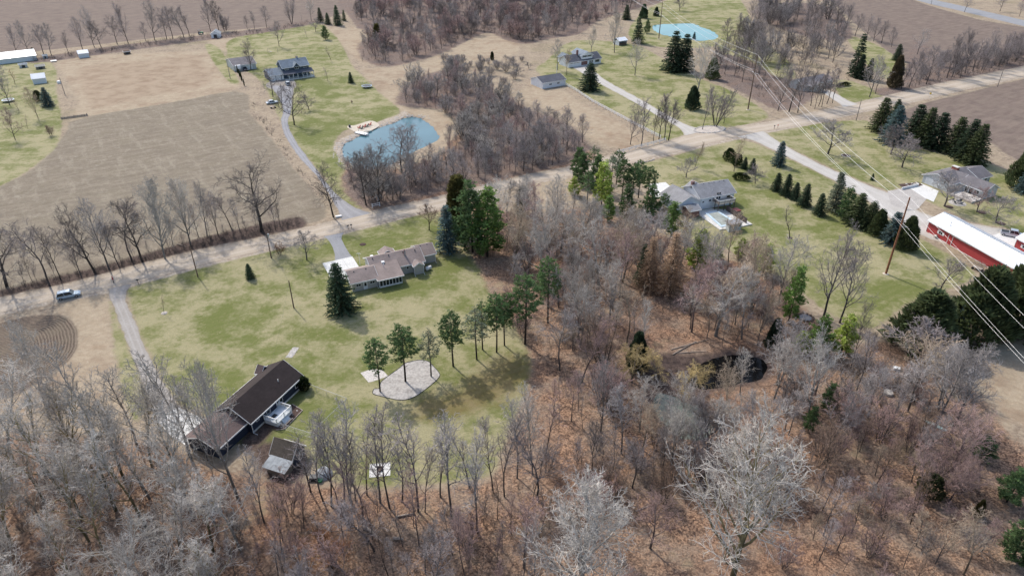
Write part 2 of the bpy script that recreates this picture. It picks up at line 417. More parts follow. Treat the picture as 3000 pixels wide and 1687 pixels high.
# ---------------------------------------------------------------- ground zones (survey outlines, in photo pixels)
Z = {
 'lawn': [
  [(385, 835), (580, 783), (750, 742), (1000, 684), (1130, 652), (1290, 620), (1330, 640), (1370, 700), (1420, 800), (1440, 860), (1500, 930), (1545, 1010), (1560, 1080), (1545, 1150), (1500, 1230), (1470, 1310), (1430, 1395), (1250, 1415), (1100, 1425), (960, 1400), (880, 1330), (700, 1300), (600, 1210), (520, 1180), (470, 1100), (420, 1000), (390, 920), (378, 870)],
  [(325, 880), (345, 930), (372, 1000), (415, 1115), (430, 1180), (400, 1230), (372, 1190), (348, 1090), (333, 1000), (326, 930)],
  [(690, 110), (900, 66), (960, 85), (1000, 130), (1030, 190), (1060, 220), (1110, 270), (1170, 322), (1150, 345), (1080, 365), (1005, 385), (978, 430), (1000, 470), (1010, 500), (1000, 560), (960, 530), (900, 460), (850, 400), (815, 340), (790, 280), (750, 225), (690, 190), (665, 150)],
  [(945, 530), (1000, 540), (1050, 590), (1058, 615), (1000, 590)],
  [(1600, 180), (1680, 120), (1850, 130), (1930, 165), (2050, 230), (2150, 270), (2250, 335), (2200, 362), (2050, 392), (1960, 412), (1870, 360), (1750, 300), (1660, 250), (1590, 225), (1570, 200)],
  [(1880, 40), (1960, 0), (2090, -30), (2150, -20), (2200, 60), (2150, 120), (2060, 140), (1900, 135), (1840, 100)],
  [(2100, 130), (2200, 110), (2300, 170), (2330, 230), (2250, 230), (2150, 180)],
  [(1850, 490), (2000, 450), (2160, 406), (2330, 475), (2430, 525), (2520, 580), (2560, 610), (2610, 650), (2700, 700), (2850, 790), (2820, 830), (2700, 870), (2640, 900), (2560, 960), (2450, 930), (2380, 880), (2300, 820), (2150, 740), (2060, 700), (2000, 690), (1920, 560), (1830, 520)],
  [(2240, 390), (2500, 352), (2560, 370), (2600, 420), (2800, 455), (2900, 480), (3060, 560), (3060, 690), (2940, 665), (2850, 650), (2700, 580), (2640, 550), (2600, 558), (2480, 512), (2400, 475), (2300, 425)],
  [(2440, 240), (2500, 240), (2620, 296), (2540, 314), (2480, 303)],
  [(2480, 110), (2560, 128), (2650, 190), (2620, 235), (2560, 210)],
  [(-300, 180), (0, 175), (150, 185), (165, 270), (180, 350), (170, 420), (120, 470), (0, 545), (-300, 640)],
  [(600, 130), (640, 140), (680, 200), (700, 245), (670, 240), (625, 180)],
 ],
 'straw': [
  [(165, 178), (240, 165), (590, 150), (612, 158), (650, 225), (690, 262), (250, 340), (232, 300), (200, 240)],
  [(1060, 205), (1130, 200), (1250, 180), (1300, 150), (1400, 110), (1500, 110), (1520, 150), (1420, 190), (1300, 200), (1250, 250), (1190, 265), (1170, 290), (1200, 320), (1290, 325), (1330, 380), (1320, 430), (1290, 430), (1290, 400), (1240, 345), (1170, 325), (1110, 270)],
  [(950, 85), (1080, 85), (1110, 140), (1070, 190), (1000, 130)],
  [(1530, 262), (1640, 262), (1700, 300), (1800, 350), (1900, 410), (1830, 440), (1700, 390), (1620, 330), (1540, 300)],
  [(2850, 1010), (3050, 960), (3100, 1250), (2960, 1230), (2880, 1130), (2800, 1060)],
  [(1560, 500), (1680, 500), (1660, 560), (1600, 600), (1540, 610)],
  [(600, 105), (690, 110), (680, 150), (640, 145)],
  [(170, 880), (320, 858), (322, 900), (332, 1000), (348, 1100), (372, 1200), (300, 1260), (150, 1280), (0, 1300), (0, 1180), (90, 1140), (160, 1095), (210, 1050), (232, 1000), (230, 960), (210, 930)],
 ],
 'plow': [
  [(250, 345), (690, 268), (730, 330), (790, 400), (850, 480), (900, 540), (950, 600), (950, 640), (900, 655), (750, 690), (400, 770), (0, 860), (-500, 980), (-500, 700), (0, 545), (130, 465), (200, 380)],
  [(-400, 90), (0, 155), (130, 148), (300, 130), (560, 100), (760, 82), (900, 64), (1040, 20), (1100, -90), (-300, -90)],
  [(2430, -20), (2560, 118), (2680, 190), (2800, 165), (3000, 150), (3400, 120), (3400, 60), (3000, 80), (2700, 10), (2600, -30)],
  [(2600, 348), (2700, 305), (2850, 268), (3000, 232), (3400, 150), (3400, 620), (3000, 480), (2870, 400), (2700, 372)],
 ],
 'bare': [
  [(-400, 90), (0, 155), (130, 148), (300, 130), (560, 100), (760, 82), (900, 64), (1040, 20), (1100, -90), (-300, -90)],
  [(2430, -20), (2560, 118), (2680, 190), (2800, 165), (3000, 150), (3400, 120), (3400, 60), (3000, 80), (2700, 10), (2600, -30)],
  [(2600, 348), (2700, 305), (2850, 268), (3000, 232), (3400, 150), (3400, 620), (3000, 480), (2870, 400), (2700, 372)],
 ],
 'plot': [[(225, 205), (300, 190), (450, 178), (570, 165), (600, 190), (622, 235), (560, 262), (420, 285), (290, 318), (262, 290)]],
 'furrow': [
  [(-400, 1020), (0, 946), (44, 934), (117, 923), (175, 924), (204, 937), (221, 960), (227, 990), (224, 1019), (201, 1054), (151, 1095), (87, 1135), (0, 1170), (-400, 1260)],
 ],
 'leaf': [
  [(1290, 625), (1340, 600), (1450, 590), (1480, 620), (1560, 640), (1700, 610), (1900, 670), (2000, 725), (2150, 765), (2280, 820), (2330, 880), (2420, 960), (2500, 1010), (2640, 1000), (2800, 1100), (2890, 1180), (2960, 1280), (3100, 1400), (3200, 2200), (-200, 2200), (-200, 1330), (420, 1290), (560, 1350), (700, 1390), (880, 1410), (1100, 1440), (1420, 1410), (1500, 1300), (1530, 1180), (1555, 1080), (1540, 1010), (1495, 930), (1435, 860), (1410, 800), (1350, 710)],
  [(1320, 590), (1130, 640), (1085, 615), (1010, 560), (1010, 500), (1100, 500), (1200, 490), (1290, 450), (1340, 400), (1500, 330), (1600, 380), (1720, 440), (1750, 470), (1660, 490), (1526, 515)],
 ],
 'dirt': [
  [(-300, 920), (0, 850), (160, 812), (300, 778), (500, 722), (620, 690), (740, 660), (870, 635), (896, 650), (888, 666), (750, 697), (583, 731), (414, 772), (277, 810), (154, 840), (0, 870), (-300, 950)],
  [(2800, 1045), (2850, 1005), (2930, 965), (3080, 890), (3080, 960), (2960, 1000), (2860, 1030)],
  [(1880, 1120), (1900, 1040), (2060, 1040), (2130, 1025), (2250, 1040), (2260, 1100), (2200, 1130), (2080, 1150), (2100, 1240), (2050, 1290), (1960, 1270), (1900, 1210)],
  [(700, 1290), (750, 1230), (800, 1200), (830, 1220), (780, 1290), (730, 1330)],
  [(740, 1340), (770, 1290), (880, 1300), (900, 1350), (880, 1390), (800, 1420)],
 ],
 'gravel': [
  [(0, 872), (154, 840), (277, 810), (414, 772), (583, 731), (750, 698), (890, 668), (992, 642), (1085, 619), (1216, 590), (1324, 566), (1526, 515), (1660, 489), (1820, 446), (1954, 413), (2024, 390), (2155, 370), (2250, 357), (2483, 306), (2745, 246), (3000, 194), (3300, 130), (3300, 160), (3000, 228), (2832, 263), (2687, 298), (2541, 327), (2366, 368), (2250, 390), (1995, 448), (1908, 466), (1663, 524), (1526, 543), (1324, 605), (1216, 631), (1129, 655), (1003, 687), (866, 719), (750, 746), (583, 787), (393, 838), (291, 864), (175, 884), (0, 925), (-300, 1000), (-300, 940)],
  [(1012, 470), (978, 440), (982, 420), (1010, 400), (1050, 388), (1120, 352), (1170, 335), (1180, 325), (1200, 330), (1180, 345), (1110, 380), (1050, 400), (1020, 425), (1015, 450)],
 ],
 'wood': [
  [(1060, -90), (2000, -110), (1960, -10), (1880, 22), (1800, 45), (1745, 66), (1700, 100), (1600, 116), (1545, 130), (1480, 118), (1430, 96), (1370, 120), (1310, 150), (1240, 175), (1130, 196), (1065, 175), (1050, 130), (1100, 90), (1030, 60)],
  [(1160, 305), (1220, 230), (1330, 205), (1400, 255), (1500, 290), (1560, 325), (1640, 350), (1730, 430), (1640, 485), (1520, 512), (1400, 540), (1300, 562), (1200, 585), (1080, 610), (1030, 585), (1005, 520), (1050, 500), (1180, 510), (1280, 485), (1340, 430), (1350, 380), (1300, 322)],
  [(2070, 215), (2110, 160), (2200, 180), (2290, 230), (2400, 230), (2380, 290), (2290, 325), (2180, 275)],
  [(2210, 40), (2260, 10), (2430, 20), (2500, 100), (2440, 120), (2300, 90)],
  [(2680, 115), (2780, 165), (3000, 130), (3200, 100), (3200, 150), (3000, 195), (2745, 248), (2600, 283), (2560, 260), (2640, 240)],
  [(100, 172), (300, 140), (560, 108), (760, 84), (905, 60), (905, 74), (700, 108), (560, 124), (300, 160), (100, 186)],
 ],
 'moss': [
  [(1200, 1180), (1330, 1140), (1440, 1060), (1530, 1040), (1560, 1090), (1500, 1160), (1380, 1210), (1250, 1230)],
 ],
 'green': [
  [(870, 760), (960, 700), (1000, 690), (1060, 690), (1280, 640), (1310, 720), (1250, 740), (1060, 770), (1040, 740), (960, 860), (880, 850)],
  [(1120, 850), (1300, 760), (1380, 740), (1420, 800), (1300, 830), (1180, 870), (1000, 920)],
  [(880, 960), (980, 940), (1060, 1010), (1010, 1080), (960, 1060), (900, 1030)],
  [(600, 900), (760, 880), (800, 960), (700, 1010), (560, 980)],
  [(760, 1110), (880, 1130), (1000, 1180), (930, 1260), (860, 1270), (780, 1200)],
  [(850, 360), (1000, 340), (1120, 330), (1140, 345), (1000, 395), (975, 440), (1000, 480), (1005, 540), (950, 510), (880, 430)],
  [(860, 235), (960, 240), (1000, 280), (930, 290), (880, 270)],
  [(2450, 255), (2560, 290), (2500, 300), (2450, 275)],
  [(2380, 640), (2450, 660), (2540, 740), (2480, 740), (2400, 690)],
  [(2120, 560), (2200, 580), (2250, 680), (2180, 690), (2140, 640)],
  [(2520, 820), (2680, 800), (2700, 860), (2600, 900)],
  [(480, 1100), (640, 1090), (690, 1130), (560, 1190), (520, 1170)],
 ],
}
PONDS = {
 'blue': [(980 + x / 8.05, 330 + y / 8.05) for x, y in [(200, 830), (250, 720), (420, 640), (620, 540), (850, 440), (1070, 340), (1400, 240), (1590, 150), (1720, 110), (1850, 95), (2000, 120), (2130, 190), (2300, 330), (2400, 450), (2450, 570), (2420, 640), (2200, 740), (1900, 880), (1650, 1040), (1450, 1150), (1250, 1250), (1050, 1300), (850, 1310), (600, 1290), (420, 1200), (300, 1100), (220, 980)]],
 'teal': [(1914, 84), (1919, 73), (1966, 70), (2024, 68), (2053, 79), (2083, 90), (2103, 105), (2088, 115), (2039, 118), (1981, 108), (1937, 99)],
 'black': [(2030, 1080), (2042, 1070), (2083, 1052), (2120, 1041), (2170, 1037), (2214, 1043), (2242, 1060), (2242, 1088), (2219, 1108), (2170, 1118), (2126, 1125), (2080, 1135), (2040, 1130), (2020, 1110)],
 'algae': [(1917, 1173), (1931, 1150), (1966, 1158), (2010, 1178), (2053, 1190), (2080, 1231), (2068, 1276), (2010, 1280), (1975, 1256), (1937, 1223)],
}
def sdf(P, poly, far=14.0):
    poly = np.array([(p[0], p[1]) for p in poly])
    out = np.full(len(P), -far)
    lo, hi = poly.min(0) - far, poly.max(0) + far
    idx = np.nonzero((P[:, 0] > lo[0]) & (P[:, 0] < hi[0]) & (P[:, 1] > lo[1]) & (P[:, 1] < hi[1]))[0]
    if len(idx) == 0: return out
    p = P[idx]
    d2 = np.full(len(p), 1e9)
    ins = np.zeros(len(p), bool)
    n = len(poly)
    for i in range(n):
        a, b = poly[i], poly[(i + 1) % n]
        e = b - a
        w = p - a
        t = np.clip((w @ e) / (e @ e + 1e-9), 0, 1)
        q = w - t[:, None] * e
        d2 = np.minimum(d2, (q * q).sum(1))
        c = ((a[1] > p[:, 1]) != (b[1] > p[:, 1]))
        if e[1] != 0:
            ins ^= c & (p[:, 0] < a[0] + e[0] * (p[:, 1] - a[1]) / e[1])
    d = np.sqrt(d2)
    out[idx] = np.where(ins, d, -np.minimum(d, far))
    return out
def spline(pts, k=4, closed=True):
    """Catmull-Rom through survey points, so outlines are not polygonal"""
    n = len(pts)
    out = []
    for i in range(n if closed else n - 1):
        p0, p1, p2, p3 = (pts[(i - 1) % n] if closed or i > 0 else pts[0]), pts[i], pts[(i + 1) % n], (pts[(i + 2) % n] if closed or i < n - 2 else pts[-1])
        for j in range(k):
            t = j / k
            out.append(tuple(.5 * ((2 * b) + (-a + c) * t + (2 * a - 5 * b + 4 * c - d) * t * t + (-a + 3 * b - 3 * c + d) * t ** 3) for a, b, c, d in zip(p0[:2], p1[:2], p2[:2], p3[:2])))
    if not closed: out.append(tuple(pts[-1][:2]))
    return out
NR, NC = 560, 430
ys = np.concatenate([[-150, -60, -10], 12 * np.exp(np.linspace(0, math.log(2800 / 12), NR - 3))])
tt = np.linspace(-1, 1, NC)
YY = np.repeat(ys[:, None], NC, 1)
XX = tt[None, :] * (0.95 * np.maximum(YY, 0) + 75)
P2 = np.stack([XX.ravel(), YY.ravel()], 1)
attrs = {}
for k, polys in Z.items():
    a = np.full(len(P2), -14.0)
    for poly in polys:
        w = [G(*p) for p in poly]
        a = np.maximum(a, sdf(P2, spline(w, 3) if k != 'gravel' else w))
    attrs[k] = a
pond_sd = np.full(len(P2), -14.0)
PW = {}
for k, poly in PONDS.items():
    _r = random.Random(len(poly))
    PW[k] = [(p[0] + _r.uniform(-.35, .35), p[1] + _r.uniform(-.35, .35)) for p in spline(GP(poly), 5)]
    pond_sd = np.maximum(pond_sd, sdf(P2, PW[k]))
attrs['pond'] = pond_sd
x = np.clip((pond_sd + 1.5) / 3.0, 0, 1)
ZZ = -0.75 * x * x * (3 - 2 * x)
fidx = np.arange(NR * NC).reshape(NR, NC)
FF = np.stack([fidx[:-1, :-1], fidx[:-1, 1:], fidx[1:, 1:], fidx[1:, :-1]], -1).reshape(-1, 4)
gme = np_mesh('ground', np.column_stack([P2, ZZ]), FF)
for k, a in attrs.items():
    at = gme.attributes.new(k, 'FLOAT', 'POINT')
    at.data.foreach_set('value', a.astype(np.float32))
gme.polygons.foreach_set('use_smooth', [True] * len(gme.polygons))

m, nt, bs = nodes_of('ground_cover')
co = N(nt, 'NewGeometry').outputs['Position']
def attr(n):
    a = N(nt, 'Attribute')
    a.attribute_name = n
    return a.outputs['Fac']
n_big = noise(nt, co, .035, 4, .6)
n_mid = noise(nt, co, .16, 5, .62)
n_sm = noise(nt, co, .9, 4, .65)
n_fine = noise(nt, co, 4.0, 3, .7)
n_edge = noise(nt, co, .35, 5, .7)
def mask(name, soft, amp):
    w = math_(nt, 'ADD', attr(name), math_(nt, 'MULTIPLY', math_(nt, 'SUBTRACT', n_edge, .5), amp))
    return ramp(nt, w, -soft, soft)
# rough scrub and dead grass
base = mixc(nt, ramp(nt, n_mid, .32, .68), (.205, .155, .115), (.34, .27, .185))
base = mixc(nt, ramp(nt, n_sm, .35, .7), base, (.40, .325, .235))
base = mixc(nt, ramp(nt, n_big, .5, .75, 0, .55), base, (.19, .165, .085))
tus0 = noise(nt, co, .4, 6, .8)
base = mixc(nt, ramp(nt, tus0, .52, .68, 0, .6), base, (.17, .13, .095))
base = mixc(nt, ramp(nt, tus0, .46, .32, 0, .5), base, (.44, .365, .27))
# harvested fields: faint drill rows, pale stubble patches
rot = N(nt, 'VectorRotate', rotation_type='Z_AXIS', inp={'Angle': math.radians(-33)})
L(nt, co, rot.inputs['Vector'])
sc = N(nt, 'VectorMath', operation='MULTIPLY')
sc.inputs[1].default_value = (.10, .42, 1)
L(nt, rot.outputs[0], sc.inputs[0])
streak = noise(nt, sc.outputs[0], 1.0, 5, .7)
sc2 = N(nt, 'VectorMath', operation='MULTIPLY')
sc2.inputs[1].default_value = (.30, .05, 1)
L(nt, rot.outputs[0], sc2.inputs[0])
streak2 = noise(nt, sc2.outputs[0], 1.0, 4, .65)
plow = mixc(nt, ramp(nt, streak, .30, .72), (.205, .168, .124), (.315, .268, .195))
plow = mixc(nt, ramp(nt, streak2, .48, .78, 0, .7), plow, (.41, .36, .27))
plow = mixc(nt, ramp(nt, n_mid, .45, .75, 0, .55), plow, (.235, .20, .135))
plow = mixc(nt, ramp(nt, noise(nt, co, .3, 6, .75), .50, .70, 0, .6), plow, (.40, .355, .27))
plow = mixc(nt, ramp(nt, n_sm, .42, .72, 0, .45), plow, (.17, .135, .10))
plow = mixc(nt, ramp(nt, n_fine, .35, .7, 0, .5), plow, (.12, .095, .075))
soil = mixc(nt, ramp(nt, streak, .3, .72), (.155, .118, .098), (.245, .188, .150))
soil = mixc(nt, ramp(nt, n_mid, .42, .7, 0, .6), soil, (.27, .215, .165))
soil = mixc(nt, ramp(nt, n_fine, .35, .7, 0, .4), soil, (.11, .085, .072))
plow = mixc(nt, mask('bare', 1.0, 3.0), plow, soil)
col = mixc(nt, mask('plow', .8, 3.0), base, plow)
# marsh straw
straw = mixc(nt, ramp(nt, n_sm, .3, .7), (.335, .265, .18), (.47, .385, .275))
straw = mixc(nt, ramp(nt, n_mid, .5, .75, 0, .75), straw, (.285, .19, .12))
straw = mixc(nt, ramp(nt, n_fine, .35, .75, 0, .4), straw, (.24, .175, .12))
straw = mixc(nt, ramp(nt, noise(nt, co, .06, 5, .7), .48, .66, 0, .7), straw, (.26, .185, .125))
tus = noise(nt, co, .45, 6, .8)
straw = mixc(nt, ramp(nt, tus, .52, .68, 0, .6), straw, (.22, .165, .115))
straw = mixc(nt, ramp(nt, tus, .46, .32, 0, .6), straw, (.52, .44, .33))
straw = mixc(nt, math_(nt, 'MULTIPLY', mask('plot', 2.5, 9.0), .7), straw, mixc(nt, ramp(nt, n_mid, .35, .65), (.25, .175, .115), (.37, .285, .20)))
col = mixc(nt, mask('straw', 1.2, 5.0), col, straw)
sxy0 = N(nt, 'SeparateXYZ')
L(nt, rot.outputs[0], sxy0.inputs[0])
# lawn: dormant tan grass greening in patches
gfac = math_(nt, 'ADD', ramp(nt, n_big, .36, .64, 0, .55), ramp(nt, n_mid, .38, .64, 0, .72))
gfac = math_(nt, 'ADD', gfac, math_(nt, 'MULTIPLY', mask('green', 4.0, 7.0), .42))
gfac = math_(nt, 'ADD', gfac, ramp(nt, n_sm, .3, .7, -.22, .22))
lawn = mixc(nt, ramp(nt, gfac, .05, 1.30), (.375, .335, .195), (.145, .168, .046))
lawn = mixc(nt, ramp(nt, n_fine, .3, .72, 0, .35), lawn, (.13, .125, .05))
lawn = mixc(nt, ramp(nt, noise(nt, co, .55, 5, .75), .56, .72, 0, .45), lawn, (.46, .38, .235))
lawn = mixc(nt, math_(nt, 'MULTIPLY', mask('moss', 3.0, 8.0), .75), lawn, mixc(nt, n_sm, (.165, .105, .045), (.205, .165, .065)))
mow = math_(nt, 'SINE', math_(nt, 'MULTIPLY', sxy0.outputs[1], 3.3))
lawn = mixc(nt, math_(nt, 'MULTIPLY', ramp(nt, mow, -.4, .4), ramp(nt, n_big, .4, .6, .0, .10)), lawn, (.30, .275, .15))
spk = noise(nt, co, 2.2, 3, .8)
lawn = mixc(nt, ramp(nt, spk, .56, .72, 0, .5), lawn, (.30, .225, .13))
lawn = mixc(nt, ramp(nt, spk, .44, .28, 0, .5), lawn, (.10, .105, .035))
lawn = mixc(nt, ramp(nt, noise(nt, co, .23, 5, .75), .62, .74, 0, .6), lawn, (.30, .24, .16))
col = mixc(nt, mask('lawn', .7, 3.2), col, lawn)
# leaf litter
vor = N(nt, 'TexVoronoi', feature='F1', inp={'Scale': 4.5, 'Randomness': 1.0})
L(nt, co, vor.inputs['Vector'])
sep = N(nt, 'SeparateColor')
L(nt, vor.outputs['Color'], sep.inputs[0])
leaf = mixc(nt, ramp(nt, sep.outputs[0], 0, 1), (.095, .055, .038), (.41, .255, .16))
leaf = mixc(nt, ramp(nt, n_mid, .35, .7, 0, .75), leaf, mixc(nt, sep.outputs[1], (.17, .13, .10), (.38, .305, .23)))
leaf = mixc(nt, ramp(nt, n_big, .45, .7, 0, .5), leaf, (.235, .125, .078))
leaf = mixc(nt, ramp(nt, n_sm, .48, .70, 0, .7), leaf, (.075, .052, .042))
leaf = mixc(nt, ramp(nt, noise(nt, co, .11, 4, .6), .58, .72, 0, .55), leaf, (.33, .265, .165))
col = mixc(nt, mask('leaf', 1.2, 5.0), col, leaf)
# wood floor: grey brown litter, duller than the open leaf beds
wfl = mixc(nt, ramp(nt, sep.outputs[0], 0, 1), (.105, .08, .07), (.26, .20, .165))
wfl = mixc(nt, ramp(nt, n_mid, .4, .7, 0, .6), wfl, (.225, .15, .11))
wfl = mixc(nt, ramp(nt, n_sm, .5, .75, 0, .5), wfl, (.08, .062, .055))
col = mixc(nt, mask('wood', 1.5, 6.0), col, wfl)
# dark soil and brush beds
dirt = mixc(nt, ramp(nt, n_sm, .3, .7), (.045, .032, .028), (.115, .082, .068))
dirt = mixc(nt, ramp(nt, n_fine, .45, .75, 0, .5), dirt, (.25, .18, .14))
col = mixc(nt, mask('dirt', 1.0, 3.5), col, dirt)
# ploughed plot: rows follow the headland, then run straight
sd = attr('furrow')
wv = math_(nt, 'SINE', math_(nt, 'MULTIPLY', math_(nt, 'ADD', sd, math_(nt, 'MULTIPLY', n_edge, .9)), 10.5))
sxyz = N(nt, 'SeparateXYZ')
rot2 = N(nt, 'VectorRotate', rotation_type='Z_AXIS', inp={'Angle': math.radians(-22)})
L(nt, co, rot2.inputs['Vector'])
L(nt, rot2.outputs[0], sxyz.inputs[0])
wv2 = math_(nt, 'SINE', math_(nt, 'MULTIPLY', math_(nt, 'ADD', sxyz.outputs[1], math_(nt, 'MULTIPLY', n_edge, .9)), 10.5))
head = ramp(nt, sd, 7.5, 9.0)
mixf = N(nt, 'Mix', data_type='FLOAT')
L(nt, head, mixf.inputs[0]); L(nt, wv, mixf.inputs[2]); L(nt, wv2, mixf.inputs[3])
row = mixf.outputs[0]
fur = mixc(nt, ramp(nt, row, -.9, .9), (.085, .062, .048), (.205, .158, .118))
fur = mixc(nt, ramp(nt, n_mid, .4, .7, 0, .5), fur, (.20, .165, .115))
fur = mixc(nt, ramp(nt, n_fine, .4, .75, 0, .4), fur, (.30, .24, .18))
fm = mask('furrow', .5, 1.6)
col = mixc(nt, fm, col, fur)
# dusty verge and bank gravel
gr = mixc(nt, ramp(nt, n_sm, .3, .7), (.33, .265, .20), (.52, .455, .37))
gr = mixc(nt, ramp(nt, n_fine, .4, .7, 0, .5), gr, (.24, .175, .13))
col = mixc(nt, mask('gravel', .7, 2.6), col, gr)
# muddy pond margin
mud = mixc(nt, n_sm, (.07, .05, .04), (.14, .105, .08))
col = mixc(nt, ramp(nt, math_(nt, 'ADD', attr('pond'), n_edge), -.1, .9), col, mud)
L(nt, col, bs.inputs['Base Color'])
bs.inputs['Roughness'].default_value = .95
bs.inputs['Specular IOR Level'].default_value = .15
hgt = math_(nt, 'ADD', math_(nt, 'MULTIPLY', n_fine, .5), n_sm)
hgt = math_(nt, 'ADD', hgt, math_(nt, 'MULTIPLY', math_(nt, 'MULTIPLY', row, fm), .35))
b = N(nt, 'Bump', inp={'Strength': .7, 'Distance': .22})
L(nt, hgt, b.inputs['Height'])
L(nt, b.outputs[0], bs.inputs['Normal'])
M['ground_cover'] = m
tag(link('ground', gme, 'ground_cover'), 'ground of fields, lawns, marsh and leaf litter', 'ground', kind='structure')

# ---------------------------------------------------------------- roads and drives
def lane_material(name, a, b_, track, edge):
    m, nt, bs = nodes_of(name)
    at = N(nt, 'Attribute')
    at.attribute_name = 'across'
    co = N(nt, 'NewGeometry').outputs['Position']
    n1, n2, n3 = noise(nt, co, .25, 5, .65), noise(nt, co, 2.5, 4, .7), noise(nt, co, .07, 3)
    c = mixc(nt, ramp(nt, n1, .3, .7), a, b_)
    w = math_(nt, 'ADD', at.outputs['Fac'], math_(nt, 'MULTIPLY', math_(nt, 'SUBTRACT', n1, .5), .12))
    tr = math_(nt, 'ABSOLUTE', math_(nt, 'SUBTRACT', math_(nt, 'ABSOLUTE', math_(nt, 'SUBTRACT', w, .5)), .20))
    c = mixc(nt, ramp(nt, tr, .12, .0, 0, .6), c, track)
    ed = math_(nt, 'ABSOLUTE', math_(nt, 'SUBTRACT', w, .5))
    c = mixc(nt, ramp(nt, math_(nt, 'ADD', ed, math_(nt, 'MULTIPLY', math_(nt, 'SUBTRACT', n2, .5), .16)), .38, .54, 0, .8), c, edge)
    c = mixc(nt, ramp(nt, n2, .35, .75, 0, .4), c, tuple(x * .62 for x in a))
    c = mixc(nt, ramp(nt, noise(nt, co, .5, 5, .75), .55, .72, 0, .5), c, tuple(x * .7 for x in a))
    L(nt, c, bs.inputs['Base Color'])
    bs.inputs['Roughness'].default_value = .95
    bs.inputs['Specular IOR Level'].default_value = .15
    b = N(nt, 'Bump', inp={'Strength': .35, 'Distance': .06})
    L(nt, n2, b.inputs['Height'])
    L(nt, b.outputs[0], bs.inputs['Normal'])
    M[name] = m
lane_material('lane_dirt', (.44, .365, .28), (.51, .435, .345), (.565, .49, .40), (.33, .265, .20))
lane_material('lane_gravel', (.335, .305, .27), (.40, .37, .335), (.44, .41, .375), (.29, .245, .185))
lane_material('lane_gravel_blue', (.275, .27, .275), (.34, .335, .34), (.39, .385, .39), (.28, .24, .19))
lane_material('lane_pale', (.46, .43, .385), (.53, .50, .455), (.56, .53, .49), (.38, .325, .245))
lane_material('lane_asphalt', (.27, .272, .28), (.33, .332, .34), (.31, .312, .32), (.30, .29, .27))
def resample(pts, n):
    pts = [Vector(p) for p in pts]
    d = [0.0]
    for i in range(1, len(pts)):
        d.append(d[-1] + (pts[i] - pts[i - 1]).length)
    out, j = [], 0
    for k in range(n):
        t = d[-1] * k / (n - 1)
        while j < len(pts) - 2 and d[j + 1] < t: j += 1
        q = (t - d[j]) / max(1e-6, d[j + 1] - d[j])
        out.append(pts[j].lerp(pts[j + 1], q))
    return out
def strip(name, A, B, mat, z, label, step=1.6, jit=.22, smooth=True):
    A, B = GP(A), GP(B)
    if smooth:
        A = [Vector((*p, 0)) for p in spline(A, 5, False)]
        B = [Vector((*p, 0)) for p in spline(B, 5, False)]
    ln = sum((A[i + 1] - A[i]).length for i in range(len(A) - 1))
    n = max(4, int(ln / step))
    A, B = resample(A, n), resample(B, n)
    rr = random.Random(len(name) + n)
    K = 7
    V, Fc, ac = [], [], []
    for i in range(n):
        for k in range(K):
            t = k / (K - 1)
            p = A[i].lerp(B[i], t)
            if k in (0, K - 1):
                p = p + (A[i] - B[i]).normalized() * rr.uniform(-jit, jit)
            V.append((p.x, p.y, z)); ac.append(t)
    for i in range(n - 1):
        for k in range(K - 1):
            Fc.append((i * K + k, i * K + k + 1, (i + 1) * K + k + 1, (i + 1) * K + k))
    me = np_mesh(name, V, Fc)
    at = me.attributes.new('across', 'FLOAT', 'POINT')
    at.data.foreach_set('value', np.array(ac, np.float32))
    return tag(link(name, me, mat), label, 'road' if 'road' in name else 'driveway', kind='structure')
def sheet(name, px, mat, z, label=None, cat=None, smooth=0, jit=0.0, kind='structure', parent=None):
    w = GP(px)
    if smooth: w = [Vector((*p, 0)) for p in spline(w, smooth)]
    rr = random.Random(len(px))
    mb = MB()
    mb.add([(p.x + rr.uniform(-jit, jit), p.y + rr.uniform(-jit, jit), z) for p in w], [tuple(range(len(w)))])
    o = mb.build(name, mat, parent)
    if o.data.polygons[0].normal.z < 0: o.data.flip_normals()
    return tag(o, label, cat, kind=kind)
strip('road', [(-420, 978), (0, 876), (154, 844), (277, 814), (414, 776), (583, 735), (750, 702), (890, 672), (992, 646), (1085, 623), (1216, 594), (1324, 570), (1526, 518), (1660, 492), (1820, 448), (1954, 416), (2024, 393), (2155, 373), (2250, 360), (2323, 342), (2483, 310), (2600, 285), (2745, 250), (2862, 224), (3000, 197), (3500, 100)],
      [(-420, 1025), (0, 917), (175, 876), (291, 856), (393, 830), (495, 803), (583, 780), (750, 739), (866, 713), (939, 694), (1003, 681), (1129, 649), (1216, 626), (1324, 600), (1526, 540), (1663, 518), (1864, 474), (1908, 460), (1995, 442), (2155, 402), (2250, 384), (2366, 364), (2541, 323), (2687, 294), (2832, 259), (2920, 241), (3000, 224), (3500, 118)],
      'lane_dirt', .016, 'long straight unpaved dirt road crossing the whole view', jit=.3)
strip('driveway', [(316, 846), (325, 880), (345, 930), (372, 1000), (395, 1060), (415, 1115), (430, 1160), (445, 1200), (465, 1232)],
      [(384, 832), (366, 870), (378, 905), (405, 965), (430, 1030), (460, 1090), (482, 1125), (508, 1162), (530, 1195)], 'lane_gravel', .022, 'grey gravel driveway from the road to the dark ranch house')
strip('driveway', [(948, 693), (962, 703), (973, 722), (981, 745), (981, 766)], [(1008, 681), (1000, 697), (1010, 720), (1022, 740), (1033, 753)], 'lane_asphalt', .022, 'short grey asphalt driveway to the tan roofed ranch', jit=.05)
